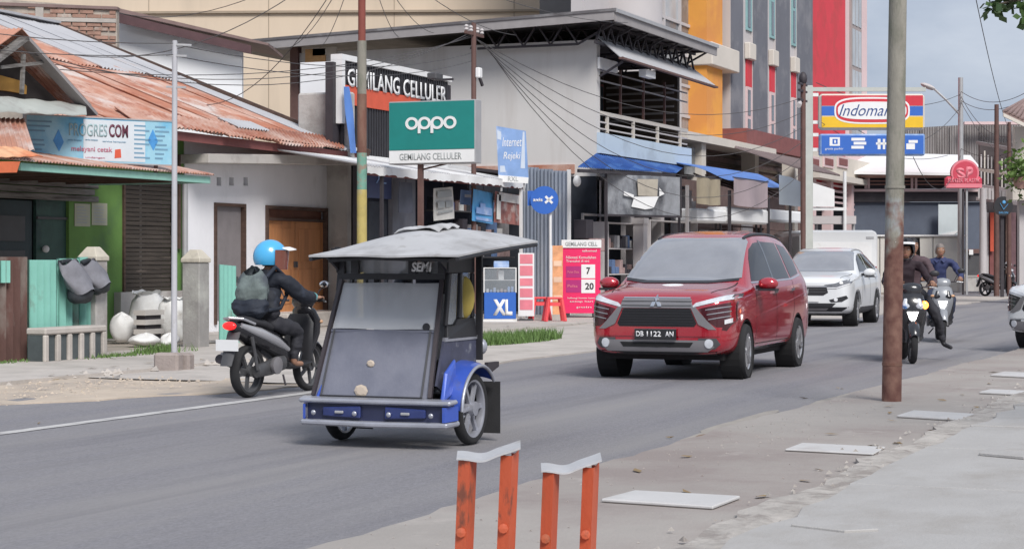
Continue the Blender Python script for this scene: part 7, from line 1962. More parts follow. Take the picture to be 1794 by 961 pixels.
# ------------------------------------------------------------------ three-wheeler, scooters and riders
SKIN = mat('skin_brown', (0.32, 0.17, 0.11), 0.6, var=.06, bump=.02)
JACKET = mat('navy_jacket', (0.011, 0.014, 0.023), 0.75, var=.25, scale=7, bump=.35, bscale=14, c2=(.035, .043, .065), s2=6, lo=.58, hi=.70)
TROUS = mat('black_trousers', (0.025, 0.025, 0.032), 0.8, var=.2, scale=6, bump=.3, bscale=14)
NAVYSHIRT = mat('navy_shirt', (0.035, 0.045, 0.12), 0.8, var=.15, scale=6, bump=.25, bscale=14)
PLUM = mat('plum_blouse', (0.024, 0.013, 0.019), 0.8, var=.2, scale=6, bump=.25, bscale=14)
HAIRB = mat('black_hair', (0.015, 0.012, 0.012), 0.5, var=.2, scale=20, bump=.2)
HAIRG = mat('grey_hair', (0.20, 0.17, 0.155), 0.6, var=.25, scale=30, bump=.3)
EYEW = mat('eye_white', (.7, .68, .66), .3, var=0, bump=0)
LIPS = mat('lips', (.24, .085, .07), .5, var=0, bump=0)
HELMB = mat('sky_blue_helmet', (0.07, 0.40, 0.72), 0.3, var=.08, scale=3, bump=0, coat=.6)
BAGG = mat('grey_backpack', (0.13, 0.16, 0.155), 0.8, var=.25, scale=5, bump=.5, bscale=16, c2=(.06, .07, .085), s2=3, lo=.48, hi=.62)
BAGN = mat('navy_backpack', (0.014, 0.019, 0.032), 0.75, var=.25, scale=5, bump=.5, bscale=16)
SCB = mat('scooter_black', (0.02, 0.02, 0.024), 0.25, var=.15, bump=0, coat=.6)
SCG = mat('scooter_silver', (0.40, 0.40, 0.42), 0.3, .3, var=.06, bump=0, coat=.5)
ENG = mat('engine_grey', (0.10, 0.10, 0.105), 0.5, .4, var=.25, scale=9, bump=.2)
TAILR = mat('tail_lamp_red', (0.75, 0.015, 0.015), .2, var=0, bump=0, emit=1.2)
AMBER = mat('indicator_amber', (1.0, 0.22, 0.03), .2, var=0, bump=0, emit=7.0)
HLON = mat('headlamp_lit', (1.0, 0.98, 0.95), .2, var=0, bump=0, emit=5)

def hull(b, path, n=14, mi=0, cap=True):
    """an elliptical tube along a path in the x-z plane: (x, y, z, half width, half thickness)"""
    vs, fs = [], []
    m = len(path)
    for i, (x, y, z, rw, rt) in enumerate(path):
        a, c = path[max(0, i - 1)], path[min(m - 1, i + 1)]
        d = V((c[0] - a[0], c[1] - a[1], c[2] - a[2])).normalized()
        w = V((0, 1, 0)); w = (w - d * w.dot(d)).normalized(); t = d.cross(w)
        for k in range(n):
            q = 2 * pi * k / n
            vs.append(V((x, y, z)) + w * rw * cos(q) + t * rt * sin(q))
    for i in range(m - 1):
        for k in range(n): fs.append((i * n + k, i * n + (k + 1) % n, (i + 1) * n + (k + 1) % n, (i + 1) * n + k))
    if cap: fs += [tuple(range(n - 1, -1, -1)), tuple((m - 1) * n + k for k in range(n))]
    return b.add(vs, fs, mi)
def bike_wheel(parent, x, R, w, steer=0.0, y=0.0, spokes=5, rim_mat=None, name='wheel'):
    o = thing(name, None, None, (x, y, R)); o.parent = parent; o.rotation_euler = (0, RND.uniform(0, 1), steer)
    b = MB(); b.lathe([(R * .80, -w * .42), (R * .92, -w / 2), (R * .98, -w * .3), (R, 0), (R * .98, w * .3), (R * .92, w / 2), (R * .80, w * .42)], axis='Y', n=32, cap=False); b.build('tyre', RUBBER, o, smooth=60)
    b = MB(); b.lathe([(R * .82, -w * .40), (R * .74, -w * .34), (R * .72, 0), (R * .74, w * .34), (R * .82, w * .40)], axis='Y', n=32, cap=False)
    for k in range(spokes):
        t = 2 * pi * k / spokes
        b.bar((R * .12 * cos(t), 0, R * .12 * sin(t)), (R * .76 * cos(t + .18), 0, R * .76 * sin(t + .18)), R * .12, w * .3, up=(0, 1, 0))
    b.lathe([(0, -w * .6), (R * .2, -w * .55), (R * .2, w * .55), (0, w * .6)], axis='Y', n=16)
    b.build('rim', rim_mat or ENG, o, smooth=40)
    return o
def scooter(label, loc, heading, paint, accent, group='scooters in the traffic', plate=None, head=None, blink=None, name='scooter', lean=0.0, apron_accent=None):
    r = thing(name, label, 'scooter', loc, heading, group, rx=lean)
    bike_wheel(r, 0, .285, .09); bike_wheel(r, 1.25, .285, .11)
    # front fork, mudguard
    for s in (-1, 1): MB().tube([(0, s * .075, .285), (.10, s * .07, .60)], .02, 8).build('fork', ENG, r, smooth=True)
    b = MB(); n = 14
    def fg(u, v):
        a = radians(20 + 150 * u); q = (v - .5) * 2
        return (-.32 * cos(a) * (1 - .06 * q * q), q * .075, .285 + .32 * sin(a) - .05 * q * q)
    b.grid(fg, 16, 6, thick=(0, 0, .008)); b.build('front_mudguard', paint, r, smooth=60)
    # apron and nose
    b = MB(); hull(b, [(.13, 0, .36, .07, .03), (.06, 0, .50, .13, .05), (.02, 0, .66, .17, .06), (.03, 0, .80, .185, .07), (.09, 0, .92, .15, .06), (.14, 0, .97, .08, .03)], 18)
    b.build('apron', paint, r, smooth=60)
    b = MB(); hull(b, [(.20, 0, .33, .16, .03), (.21, 0, .55, .19, .04), (.19, 0, .78, .19, .04), (.19, 0, .88, .12, .03)], 16); b.build('leg_shield', BLACKP, r, smooth=60)
    for s in (-1, 1):
        b = MB(); hull(b, [(.02, s * .085, .70, .045, .02), (-.028, s * .09, .78, .055, .025), (.02, s * .085, .87, .03, .02)], 10); b.build('front_trim', apron_accent or accent, r, smooth=60)
    # handlebar cover with lamp, bars, grips, mirrors, levers
    b = MB(); hull(b, [(.10, 0, .93, .10, .05), (.10, 0, 1.0, .15, .075), (.13, 0, 1.05, .13, .06), (.17, 0, 1.08, .05, .02)], 16); b.build('handlebar_cover', paint, r, smooth=60)
    b = MB(); b.sphere((.03, 0, 1.0), (.03, .085, .05), 14, 8) if head != 'low' else b.prism([(-.045, -.075, .70), (-.045, .075, .70), (-.050, .04, .60), (-.050, -.04, .60)], (.03, 0, 0)); b.build('headlamp', HLON if head else HEADL, r, smooth=True)
    MB().tube([(.16, -.15, 1.03), (.22, -.32, 1.035)], .012, 8).tube([(.16, .15, 1.03), (.22, .32, 1.035)], .012, 8).build('handlebar', STEELD, r, smooth=True)
    for s in (-1, 1):
        MB().tube([(.195, s * .235, 1.033), (.245, s * .36, 1.036)], .018, 10).build('grip', RUBBER, r, smooth=True)
        MB().tube([(.16, s * .24, 1.03), (.185, s * .35, 1.02)], .007, 6).build('brake_lever', ALLOY, r)
        m_ = MB().tube([(.17, s * .20, 1.04), (.17, s * .25, 1.14), (.16, s * .30, 1.19)], .007, 6).build('mirror', STEELD, r)
        b = MB(); b.sphere((.16, s * .315, 1.215), (.02, .065, .043), 12, 8); b.build('mirror_head', BLACKP, m_, smooth=True)
        b = MB(); b.sphere((.176, s * .315, 1.215), (.008, .058, .037), 12, 8); b.build('mirror_glass', CHROME, m_, smooth=True)
        b = MB(); b.sphere((.01, s * .16, .79), (.03, .055, .055) if blink == s else (.03, .045, .025), 12, 8); b.build('indicator', AMBER if blink == s else mat('indicator_clear', (.6, .35, .2), .2, var=0, bump=0), r, smooth=True)
    # floor, body, seat
    b = MB(); hull(b, [(.18, 0, .34, .17, .035), (.45, 0, .31, .18, .045), (.66, 0, .33, .17, .05)], 14); b.build('floorboard', BLACKP, r, smooth=60)
    b = MB(); hull(b, [(.56, 0, .36, .13, .10), (.68, 0, .50, .16, .15), (.90, 0, .60, .17, .16), (1.20, 0, .68, .15, .13), (1.48, 0, .76, .10, .08), (1.60, 0, .80, .05, .03)], 18); b.build('body_shell', paint, r, smooth=60)
    for s in (-1, 1):
        b = MB(); hull(b, [(.66, s * .135, .50, .04, .03), (.90, s * .15, .60, .045, .055), (1.20, s * .135, .70, .04, .055), (1.50, s * .085, .79, .02, .03)], 10); b.build('side_panel', accent, r, smooth=60)
    b = MB(); hull(b, [(.60, 0, .66, .09, .03), (.72, 0, .735, .14, .06), (.98, 0, .76, .155, .06), (1.10, 0, .80, .15, .06), (1.36, 0, .84, .13, .05), (1.50, 0, .845, .07, .02)], 16); b.build('seat', SEATB, r, smooth=60)
    b = MB(); b.tube([(1.30, -.13, .80), (1.52, -.12, .86), (1.60, 0, .87), (1.52, .12, .86), (1.30, .13, .80)], .014, 8); b.build('grab_rail', SCG, r, smooth=True)
    b = MB(); b.sphere((1.60, 0, .785), (.04, .085, .045), 14, 8); b.build('tail_lamp', TAILR, r, smooth=True)
    # rear mudguard and plate
    b = MB(); b.grid(lambda u, v: (1.50 + .16 * v + .02 * sin(pi * u), (u - .5) * (.16 - .02 * v), .72 - .36 * v), 6, 8, thick=(.012, 0, .0)); b.build('rear_mudguard', DGREYP, r, smooth=60)
    b = MB(); b.box(1.64, -.14, .52, 1.65, .14, .64); pl = b.build('number_plate', plate or WHITES, r)
    # engine, exhaust, swing arm, stand
    b = MB(); hull(b, [(.70, .10, .36, .06, .09), (.95, .11, .32, .065, .09), (1.25, .11, .285, .05, .07)], 12); b.build('engine', ENG, r, smooth=60)
    b = MB(); b.lathe([(.075, 0), (.095, .03), (.095, .06), (.02, .075)], (.98, .16, .34), 'Y', 18); b.build('crank_cover', GREYTRIM, r, smooth=40)
    b = MB(); b.tube([(.78, -.10, .28), (1.0, -.14, .26), (1.16, -.155, .33), (1.56, -.16, .43)], [.02, .03, .05, .05], 12); b.build('exhaust', STEELD, r, smooth=60)
    b = MB(); b.tube([(1.12, -.155, .385), (1.5, -.16, .475)], .025, 8); b.build('heat_guard', GREYTRIM, r, smooth=60)
    for s in (-1, 1): MB().tube([(1.25, s * .13, .30), (1.36, s * .13, .66)], .02, 8).build('shock_absorber', TAILR if False else ENG, r, smooth=True)
    MB().tube([(.72, .12, .22), (.80, .20, .12)], .012, 6).build('side_stand', STEELD, r)
    return r

# ---- people: one continuous skinned body, material by nearest bone, head and hands grown in
def head_mesh(b, c, fwd, mats, s=1.0, hair=True, face=True, hair_mi=1, long_hair=False):
    """head of height .23 m centred on c, looking along fwd (unit, horizontal); material slots: mats = (skin, hair, eye, lips)"""
    c = V(c); f = V(fwd).normalized(); side = V((0, 0, 1)).cross(f).normalized(); up = f.cross(side) * 1.0
    up = V((0, 0, 1))
    P = lambda x, y, z: c + f * x * s + side * y * s + up * z * s
    nu, nv = 20, 14
    vs, fs = [], []
    for j in range(nv + 1):
        a = pi * j / nv; z = cos(a) * .118
        w = sin(a) ** .8
        for k in range(nu):
            t = 2 * pi * k / nu
            x = cos(t) * .098 * w; y = sin(t) * .076 * w
            if z < -.02: x *= 1 - .18 * min(1, (-z - .02) / .09) * (cos(t) < 0); y *= 1 - .28 * min(1, (-z - .02) / .09)
            if abs(t) < .3 or abs(t - 2 * pi) < .3:
                x += .016 * max(0, 1 - abs(z + .012) / .035)
            vs.append(P(x + (.006 if z < -.06 and cos(t) > .7 else 0), y, z))
    for j in range(nv):
        for k in range(nu): fs.append((j * nu + k, (j + 1) * nu + k, (j + 1) * nu + (k + 1) % nu, j * nu + (k + 1) % nu))
    b.add(vs, fs, mats[0])
    # nose, ears, eyes, lips, brows
    b.add([P(.088, 0, .02), P(.088, .016, -.028), P(.118, 0, -.022), P(.088, -.016, -.028), P(.09, 0, -.036)], [(0, 2, 1), (0, 3, 2), (1, 2, 4), (2, 3, 4)], mats[0])
    for q in (-1, 1):
        o = len(b.v); b.sphere((0, 0, 0), (.02 * s, .008 * s, .03 * s), 8, 6, mats[0]); M = Matrix((f, side, up)).transposed()
        for i in range(o, len(b.v)): b.v[i] = P(-.005, q * .078, -.004) + M @ b.v[i]
        o = len(b.v); b.sphere((0, 0, 0), (.008 * s, .014 * s, .008 * s), 8, 6, mats[2])
        for i in range(o, len(b.v)): b.v[i] = P(.084, q * .032, .012) + M @ b.v[i]
        o = len(b.v); b.sphere((0, 0, 0), (.006 * s, .006 * s, .006 * s), 6, 4, mats[1])
        for i in range(o, len(b.v)): b.v[i] = P(.0905, q * .032, .012) + M @ b.v[i]
        b.bar(P(.088, q * .016, .034), P(.08, q * .048, .036), .008 * s, .006 * s, mats[1])
    b.bar(P(.087, -.024, -.062), P(.087, .024, -.062), .012 * s, .012 * s, mats[3])
    if hair:
        vs, fs = [], []
        for j in range(9):
            a = pi * j / 14
            for k in range(nu):
                t = 2 * pi * k / nu
                lim = 1.0 if cos(t) < .35 else .62
                aa = a * lim * (1.15 if cos(t) < -.2 else 1.0)
                w = sin(aa) ** .8 if aa > 0 else 0
                g = 1.09 + .02 * sin(9 * t + j)
                vs.append(P(cos(t) * .098 * w * g - .003, sin(t) * .076 * w * g, cos(aa) * .118 * 1.08))
        for j in range(8):
            for k in range(nu): fs.append((j * nu + k, (j + 1) * nu + k, (j + 1) * nu + (k + 1) % nu, j * nu + (k + 1) % nu))
        b.add(vs, fs, mats[1])
def hand_mesh(b, w, fwd, down, side, mi, s=1.0, curl=1.3):
    """a hand from the wrist w: fwd along the palm, down towards the gripped bar, side towards the thumb"""
    w, f, d, sd = V(w), V(fwd).normalized(), V(down).normalized(), V(side).normalized()
    o = len(b.v); b.sphere((0, 0, 0), (.05 * s, .042 * s, .018 * s), 12, 8, mi)
    for i in range(o, len(b.v)): p = b.v[i]; b.v[i] = w + f * (.045 * s + p.x) + sd * p.y + d * p.z
    for k, (ln, off) in enumerate(((.072, .030), (.080, .010), (.074, -.011), (.058, -.031))):
        p0 = w + f * .082 * s + sd * off * s
        pts, a, p = [p0 - f * .01 * s], .25, p0
        for j, q in enumerate((.45, .32, .23)):
            pts.append(p); p = p + (f * cos(a) + d * sin(a)) * ln * q * s; a += curl * (.8 if j else .7)
        pts.append(p)
        b.tube(pts, [.0095 * s, .0095 * s, .009 * s, .0085 * s, .007 * s], 7, mi)
    p0 = w + f * .02 * s + sd * .036 * s
    b.tube([p0 - sd * .01 * s, p0, p0 + (f * .5 + sd * .7 + d * .3) * .032 * s, p0 + (f * .9 + sd * .55 + d * .7) * .055 * s], [.012 * s, .0115 * s, .010 * s, .008 * s], 7, mi)
def person(label, J, bones, mats, root_joint, heads=(), hands=(), feet=(), parent_at=None, heading=0.0, group=None, sub=3):
    """J: joint -> (x, y, z, radius); bones: (a, b, material index)"""
    names = list(J); idx = {n: i for i, n in enumerate(names)}
    me = bpy.data.meshes.new('skel')
    me.from_pydata([J[n][:3] for n in names], [(idx[a], idx[b]) for a, b, _ in bones], [])
    o = bpy.data.objects.new('tmp', me); COL.objects.link(o)
    md = o.modifiers.new('skin', 'SKIN'); md.use_smooth_shade = True; md.branch_smoothing = .6
    for i, n in enumerate(names):
        r = J[n][3]; r = r if isinstance(r, tuple) else (r, r)
        me.skin_vertices[0].data[i].radius = r
        me.skin_vertices[0].data[i].use_root = (n == root_joint)
    sm = o.modifiers.new('sub', 'SUBSURF'); sm.levels = sub; sm.render_levels = sub
    body = eval_mesh(o, 'body'); bpy.data.objects.remove(o)
    seg = [(V(J[a][:3]), V(J[b_][:3]), m) for a, b_, m in bones]
    mi = []
    for p in body.polygons:
        c = p.center; best = (9, 0)
        for a, e, m in seg:
            d = e - a; t = max(0, min(1, (c - a).dot(d) / max(1e-9, d.length_squared)))
            q = (a + d * t - c).length
            if q < best[0]: best = (q, m)
        mi.append(best[1])
    from mathutils import noise as mn
    soft = [0.0] * len(body.vertices)
    for p, m in zip(body.polygons, mi):
        if m in (1, 2):
            for i in p.vertices: soft[i] = 1.0
    pts = []
    for v in body.vertices:
        q = v.co
        a = mn.noise(V((q.x * 9, q.y * 9, q.z * 16))) * .016 + mn.noise(V((q.x * 22 + 5, q.y * 22, q.z * 34))) * .007
        pts.append(q + v.normal * a * soft[v.index])
    b = MB(); b.add(pts, [tuple(p.vertices) for p in body.polygons]); b.mi = mi
    bpy.data.meshes.remove(body)
    for h in heads: h(b)
    for h in hands: h(b)
    ob = b.build('person', mats, None, smooth=75)
    ob.location = parent_at; ob.rotation_euler = (0, 0, heading)
    tag(ob, label, 'person', group)
    return ob
def helmet(parent, c, fwd, m, s=1.0, visor=True, trim=None):
    f = V(fwd).normalized(); side = V((0, 0, 1)).cross(f); up = V((0, 0, 1)); c = V(c)
    P = lambda x, y, z: c + f * x * s + side * y * s + up * z * s
    b = MB(); nu, nv = 24, 12
    def fn(u, v):
        t = 2 * pi * u; open_ = cos(t) > .45
        a = v * (radians(118) if not open_ else radians(72 + 46 * max(0, (.75 - cos(t)) / .3) if cos(t) < .75 else 72))
        return P(cos(t) * .150 * sin(a) - .01, sin(t) * .128 * sin(a), .148 * cos(a) + .01)
    b.grid(fn, nu, nv, thick=(0, 0, .002)); hm = b.build('helmet', m, parent, smooth=60)
    b = MB(); b.grid(lambda u, v: P(.158 * cos((u - .5) * 3.1) * (1 - .10 * v) - .005, .136 * sin((u - .5) * 3.1), .070 - .17 * v), 20, 6, thick=f * .004)
    if visor: b.build('visor', mat('smoke_visor', (.16, .05, .035), .1, var=.1, bump=0, coat=.8), hm, smooth=60)
    b = MB(); b.grid(lambda u, v: P(.158 * cos((u - .5) * 2.3) + .06 * v, .138 * sin((u - .5) * 2.3), .082 + .008 * cos((u - .5) * 3) - .02 * v), 14, 3, thick=(0, 0, .01)); b.build('peak', trim or WHITEM, hm, smooth=60)
    b = MB(); b.tube([P(.02, .115, -.06), P(.05, .07, -.13), P(.06, 0, -.145), P(.05, -.07, -.13), P(.02, -.115, -.06)], .008, 6); b.build('chin_strap', BLACKP, hm)
    return hm
def sit(dx=0.0, dz=0.0, lean=0.0, hand_z=1.03, hx=.22, w=1.0, knee=.52, foot=(.50, .30), bulk=1.0):
    k_ = bulk
    J = {'pelvis': (.98 + dx, 0, .90 + dz, (.155 * k_, .125 * k_)), 'waist': (.95 + dx - lean * .3, 0, 1.04 + dz, (.15 * k_, .115 * k_)), 'chest': (.91 + dx - lean * .7, 0, 1.22 + dz, (.175 * k_, .125 * k_)),
         'upper': (.89 + dx - lean * .9, 0, 1.34 + dz, (.12 * k_, .095 * k_)), 'neck': (.87 + dx - lean, 0, 1.42 + dz, .055), 'skull': (.85 + dx - lean, 0, 1.50 + dz, .05)}
    for s, n in ((-1, 'R'), (1, 'L')):
        J['sh' + n] = (.89 + dx - lean * .85, s * .195 * w, 1.325 + dz, .072 * k_)
        J['el' + n] = (.62 + dx * .6 - lean * .5, s * .31 * w, 1.10 + dz * .6, .052 * k_)
        J['cu' + n] = (.40, s * .315, hand_z + .045, .042 * k_)
        J['wr' + n] = (hx + .10, s * .31, hand_z + .03, .031)
        J['hip' + n] = (.94 + dx, s * .11, .865 + dz, .10)
        J['kn' + n] = (knee, s * .19, .70, .075)
        J['an' + n] = (foot[0] + .10, s * .16, foot[1] + .06, .045)
        J['hl' + n] = (foot[0] + .10, s * .16, foot[1] + .01, .035)
        J['to' + n] = (foot[0] - .07, s * .17, foot[1], .028)
    bones = [('pelvis', 'waist', 1), ('waist', 'chest', 1), ('chest', 'upper', 1), ('upper', 'neck', 1), ('neck', 'skull', 0)]
    for n in 'RL':
        bones += [('upper', 'sh' + n, 1), ('sh' + n, 'el' + n, 1), ('el' + n, 'cu' + n, 1), ('cu' + n, 'wr' + n, 0), ('pelvis', 'hip' + n, 2), ('hip' + n, 'kn' + n, 2), ('kn' + n, 'an' + n, 2), ('an' + n, 'hl' + n, 3), ('hl' + n, 'to' + n, 3)]
    return J, bones
def grips(J, s_list=(-1, 1), z=1.03):
    out = []
    for s in s_list:
        n = 'R' if s < 0 else 'L'
        w = V(J['wr' + n][:3])
        out.append(lambda b, w=w, s=s: hand_mesh(b, w + V((.012, 0, .004)), (-1, 0, .12), (0, 0, -1), (0, -s, 0), 0))
    return out

# ---- the scooter rider seen from behind on the left
g0 = gp(432, 697); 
LX, LY = 18.42, 9.97
sc1 = scooter('black scooter with white rear plate ridden away by the blue helmeted rider', (LX, LY, 0), pi - radians(3), SCB, SCG, plate=WHITES)
J, bones = sit(lean=.05, dz=-.05, foot=(.46, .33), bulk=1.34)
for n_, r_ in (('pelvis', (.215, .21)), ('waist', (.235, .20)), ('chest', (.225, .18)), ('elR', .088), ('elL', .088), ('shR', .105), ('shL', .105), ('cuR', .062), ('cuL', .062), ('knR', .09), ('knL', .09)): J[n_] = (*J[n_][:3], r_)
hc = V(J['skull'][:3]) + V((-.03, 0, .03))
p1 = person('person in blue helmet and dark jacket riding the black scooter with a backpack', J, bones, [SKIN, JACKET, TROUS, SKIN, HAIRB, EYEW, LIPS], 'pelvis',
            [lambda b: head_mesh(b, hc, (-1, .95, 0), (0, 4, 5, 6))], grips(J), parent_at=(LX, LY, 0), heading=pi - radians(3))
p1.scale = (.94,) * 3; sc1.scale = (.94,) * 3
helmet(p1, hc + V((0, 0, .03)), (-1, .95, 0), HELMB, 1.28)
for s, n in ((-1, 'R'), (1, 'L')):
    a, c = V(J['cu' + n][:3]), V(J['wr' + n][:3])
    MB().tube([a.lerp(c, -.25), a.lerp(c, .22)], [.056, .05], 12).build('cuff', mat('teal_cuff', (.16, .40, .42), .8, var=.1), p1, smooth=50)
# collar and jacket hem
b = MB(); b.lathe([(.085, 0), (.075, .06)], (J['neck'][0] + .005, 0, J['neck'][2] - .05), n=16); b.build('collar', JACKET, p1, smooth=60)
bp_ = thing('backpack', 'bulky grey and navy backpack on the blue helmeted rider', 'backpack', (LX, LY, 0), pi - radians(3))
bp_.scale = (.94,) * 3
b = MB()
def bag(x0, z0, z1, rx, ry, seed):
    ph = seed
    from mathutils import noise as mn
    def fn(u, v):
        a = 2 * pi * u; k = sin(pi * (.06 + .88 * v)) ** .45 * (1 + .16 * mn.noise(V((cos(a) * 2 + ph, sin(a) * 2, v * 4))) + .07 * mn.noise(V((cos(a) * 5, sin(a) * 5 + ph, v * 11))))
        return (x0 + rx * k * cos(a) * (1 + .06 * sin(5 * a + ph + 4 * v)), ry * k * sin(a) * (1 + .05 * sin(4 * a + 6 * v + ph)), z0 + (z1 - z0) * v - .05 * cos(a) * v)
    return fn
b.grid(bag(1.16, .92, 1.37, .13, .195, 1.0), 44, 26); b.build('main_pouch', BAGG, bp_, smooth=80)
b = MB(); b.grid(bag(1.20, .84, 1.12, .14, .215, 2.2), 44, 22); b.build('lower_pouch', BAGN, bp_, smooth=80)
for s in (-1, 1):
    MB().tube([(1.06, s * .12, 1.30), (.93, s * .15, 1.41), (.735, s * .16, 1.30), (.73, s * .17, 1.10), (.92, s * .21, .96), (1.1, s * .16, .94)], .022, 8).build('strap', BAGN, bp_, smooth=60)
MB().tube([(1.08, -.04, 1.34), (1.10, 0, 1.40), (1.08, .04, 1.34)], .01, 6).build('loop', BAGN, bp_)

# ---- couple on the scooter half hidden by the thick pole
AX, AY, ah = 26.30, 5.0, radians(17)
WBLUE = mat('white_blue_fairing', (.55, .58, .64), .3, var=.05, bump=0, coat=.5, c2=(.10, .22, .50), s2=9, lo=.55, hi=.58)
sc2 = scooter('scooter with lit orange indicator half hidden by the thick pole', (AX, AY, 0), ah, SCB, SCB, plate=PLATEB, head='low', blink=-1, apron_accent=WBLUE)
J, bones = sit(foot=(.44, .34))
hc2 = V(J['skull'][:3]) + V((-.03, 0, .03))
p2 = person('person in white peaked helmet and plum top steering the half hidden scooter', J, bones, [SKIN, PLUM, TROUS, BLACKP, HAIRB, EYEW, LIPS], 'pelvis', [lambda b: head_mesh(b, hc2, (-1, .1, 0), (0, 4, 5, 6))], grips(J), parent_at=(AX, AY, 0), heading=ah)
helmet(p2, hc2 + V((0, 0, .02)), (-1, .1, 0), BLACKP, visor=False, trim=WHITEM)
J3, bones3 = sit(dx=.34, dz=.06, foot=(1.0, .32), knee=.90, hx=.62, hand_z=1.05)
for s, n in ((-1, 'R'), (1, 'L')):
    J3['el' + n] = (1.05, s * .29, 1.12, .05); J3['cu' + n] = (.90, s * .26, 1.05, .042); J3['wr' + n] = (.80, s * .22, 1.04, .03)
J3['knR'] = (.95, -.30, .66, .08); J3['anR'] = (1.02, -.40, .28, .042); J3['hlR'] = (1.03, -.41, .22, .035); J3['toR'] = (.93, -.52, .17, .028)
hc3 = V(J3['skull'][:3]) + V((-.03, 0, .03))
p3 = person('bareheaded long haired person riding pillion, one leg hanging beside the scooter', J3, bones3, [SKIN, mat('mauve_top', (.085, .055, .065), .8, var=.15, bump=.2), TROUS, BLACKP, HAIRB, EYEW, LIPS], 'pelvis', [lambda b: head_mesh(b, hc3, (-1, -.15, 0), (0, 4, 5, 6))],
            [lambda b, s=s: hand_mesh(b, V(J3['wr' + ('R' if s < 0 else 'L')][:3]), (-1, s * -.3, 0), (0, -s, -.3), (0, 0, 1), 0) for s in (-1, 1)], parent_at=(AX - sin(ah) * -.13, AY + cos(ah) * -.13, 0), heading=ah)
b = MB()
b.grid(lambda u, v: hc3 + V((.055 + .055 * cos((u - .5) * pi) * (1 - .2 * v) + .02 * v, .105 * sin((u - .5) * pi) * (1 + .1 * v), .125 - .36 * v)), 14, 8, thick=(.012, 0, 0)); b.build('hair', HAIRB, p3, smooth=70)

# ---- the man in the navy shirt riding towards the viewer
BX, BY, bh_ = 33.2, 5.80, radians(13)
sc3 = scooter('grey scooter ridden towards the viewer by the man in a navy shirt', (BX, BY, 0), bh_, mat('scooter_grey', (.30, .31, .33), .3, .2, var=.06, bump=0, coat=.5), SCB, plate=PLATEB, head='low')
J, bones = sit(dx=-.02, dz=.03, foot=(.46, .34), w=1.1)
hc4 = V(J['skull'][:3]) + V((-.03, 0, .03))
p4 = person('bareheaded short haired person in navy collared shirt riding the grey scooter', J, bones, [SKIN, NAVYSHIRT, mat('dark_jeans', (.03, .037, .07), .8, var=.2, bump=.2), BLACKP, HAIRG, EYEW, LIPS], 'pelvis', [lambda b: head_mesh(b, hc4, (-1, -.1, 0), (0, 4, 5, 6))], grips(J), parent_at=(BX, BY, 0), heading=bh_)
b = MB()
for s in (-1, 1): b.add([V(J['neck'][:3]) + V((-.02, s * .085, -.01)), V(J['neck'][:3]) + V((-.085, s * .012, -.05)), V(J['neck'][:3]) + V((-.105, s * .06, -.10)), V(J['neck'][:3]) + V((-.06, s * .11, -.055))], [(0, 1, 2, 3)])
b.build('collar', NAVYSHIRT, p4)
# ---- parked scooter with a white helmet by the far dark house
q = dp(1772, 510, 74)
sc4 = scooter('parked black scooter with a white helmet at the far dark house', (q.x, q.y, .0), radians(60), SCB, SCG, group='scooters in the traffic', lean=radians(4))
hq = thing('helmet', 'white helmet hung on the far parked scooter', 'helmet', (0, 0, 0))
hq.location = Matrix.Rotation(radians(60), 3, 'Z') @ V((.15, 0, 1.22)) + V((q.x, q.y, 0))
b = MB(); b.sphere((0, 0, 0), (.15, .13, .14), 14, 9); b.build('shell', WHITEM, hq, smooth=True)
b = MB(); b.grid(lambda u, v: V((-.152 * cos((u - .5) * 2), .134 * sin((u - .5) * 2), .03 - .09 * v)), 10, 4, thick=(-.004, 0, 0)); b.build('visor', BLACKGLOSS, hq, smooth=60)

# ---- blue passenger three-wheeler
TX, TY = 12.92, 6.44            # middle of the front bumper
BLUEM = mat('blue_enamel', (0.045, 0.10, 0.46), 0.3, .1, var=.12, scale=3, bump=.03, coat=.6, c2=(.10, .11, .20), s2=3, lo=.55, hi=.7)
VINYL = mat('slate_vinyl', (0.155, 0.163, 0.21), 0.65, var=.10, scale=3, bump=.12, bscale=40, c2=(.20, .205, .245), s2=1.5, lo=.5, hi=.75)
SILV = mat('scuffed_silver', (.42, .43, .48), .35, .5, var=.12, scale=6, bump=.05)
ROOFT = mat('grey_canvas_roof', (.44, .44, .45), .7, var=.07, scale=2, bump=.12, bscale=30, c2=(.30, .295, .30), s2=2.2, lo=.46, hi=.66, c3=(.24, .225, .21), s3=5, lo3=.6, hi3=.72, amt3=.7)
CLEAR = glass('clear_vinyl', (.50, .52, .55), .14, .42)
HAZY = glass('hazy_vinyl', (.74, .75, .77), .16, .56)
t3 = thing('motor_tricycle', 'blue passenger three wheeler with pale canvas roof and slate front apron', 'three-wheeler', (TX, TY, 0), radians(1))
HW = .545
# wheels either side
for s in (-1, 1):
    w_ = bike_wheel(t3, .56, .275, .085, y=s * .54, spokes=6, rim_mat=SILV)
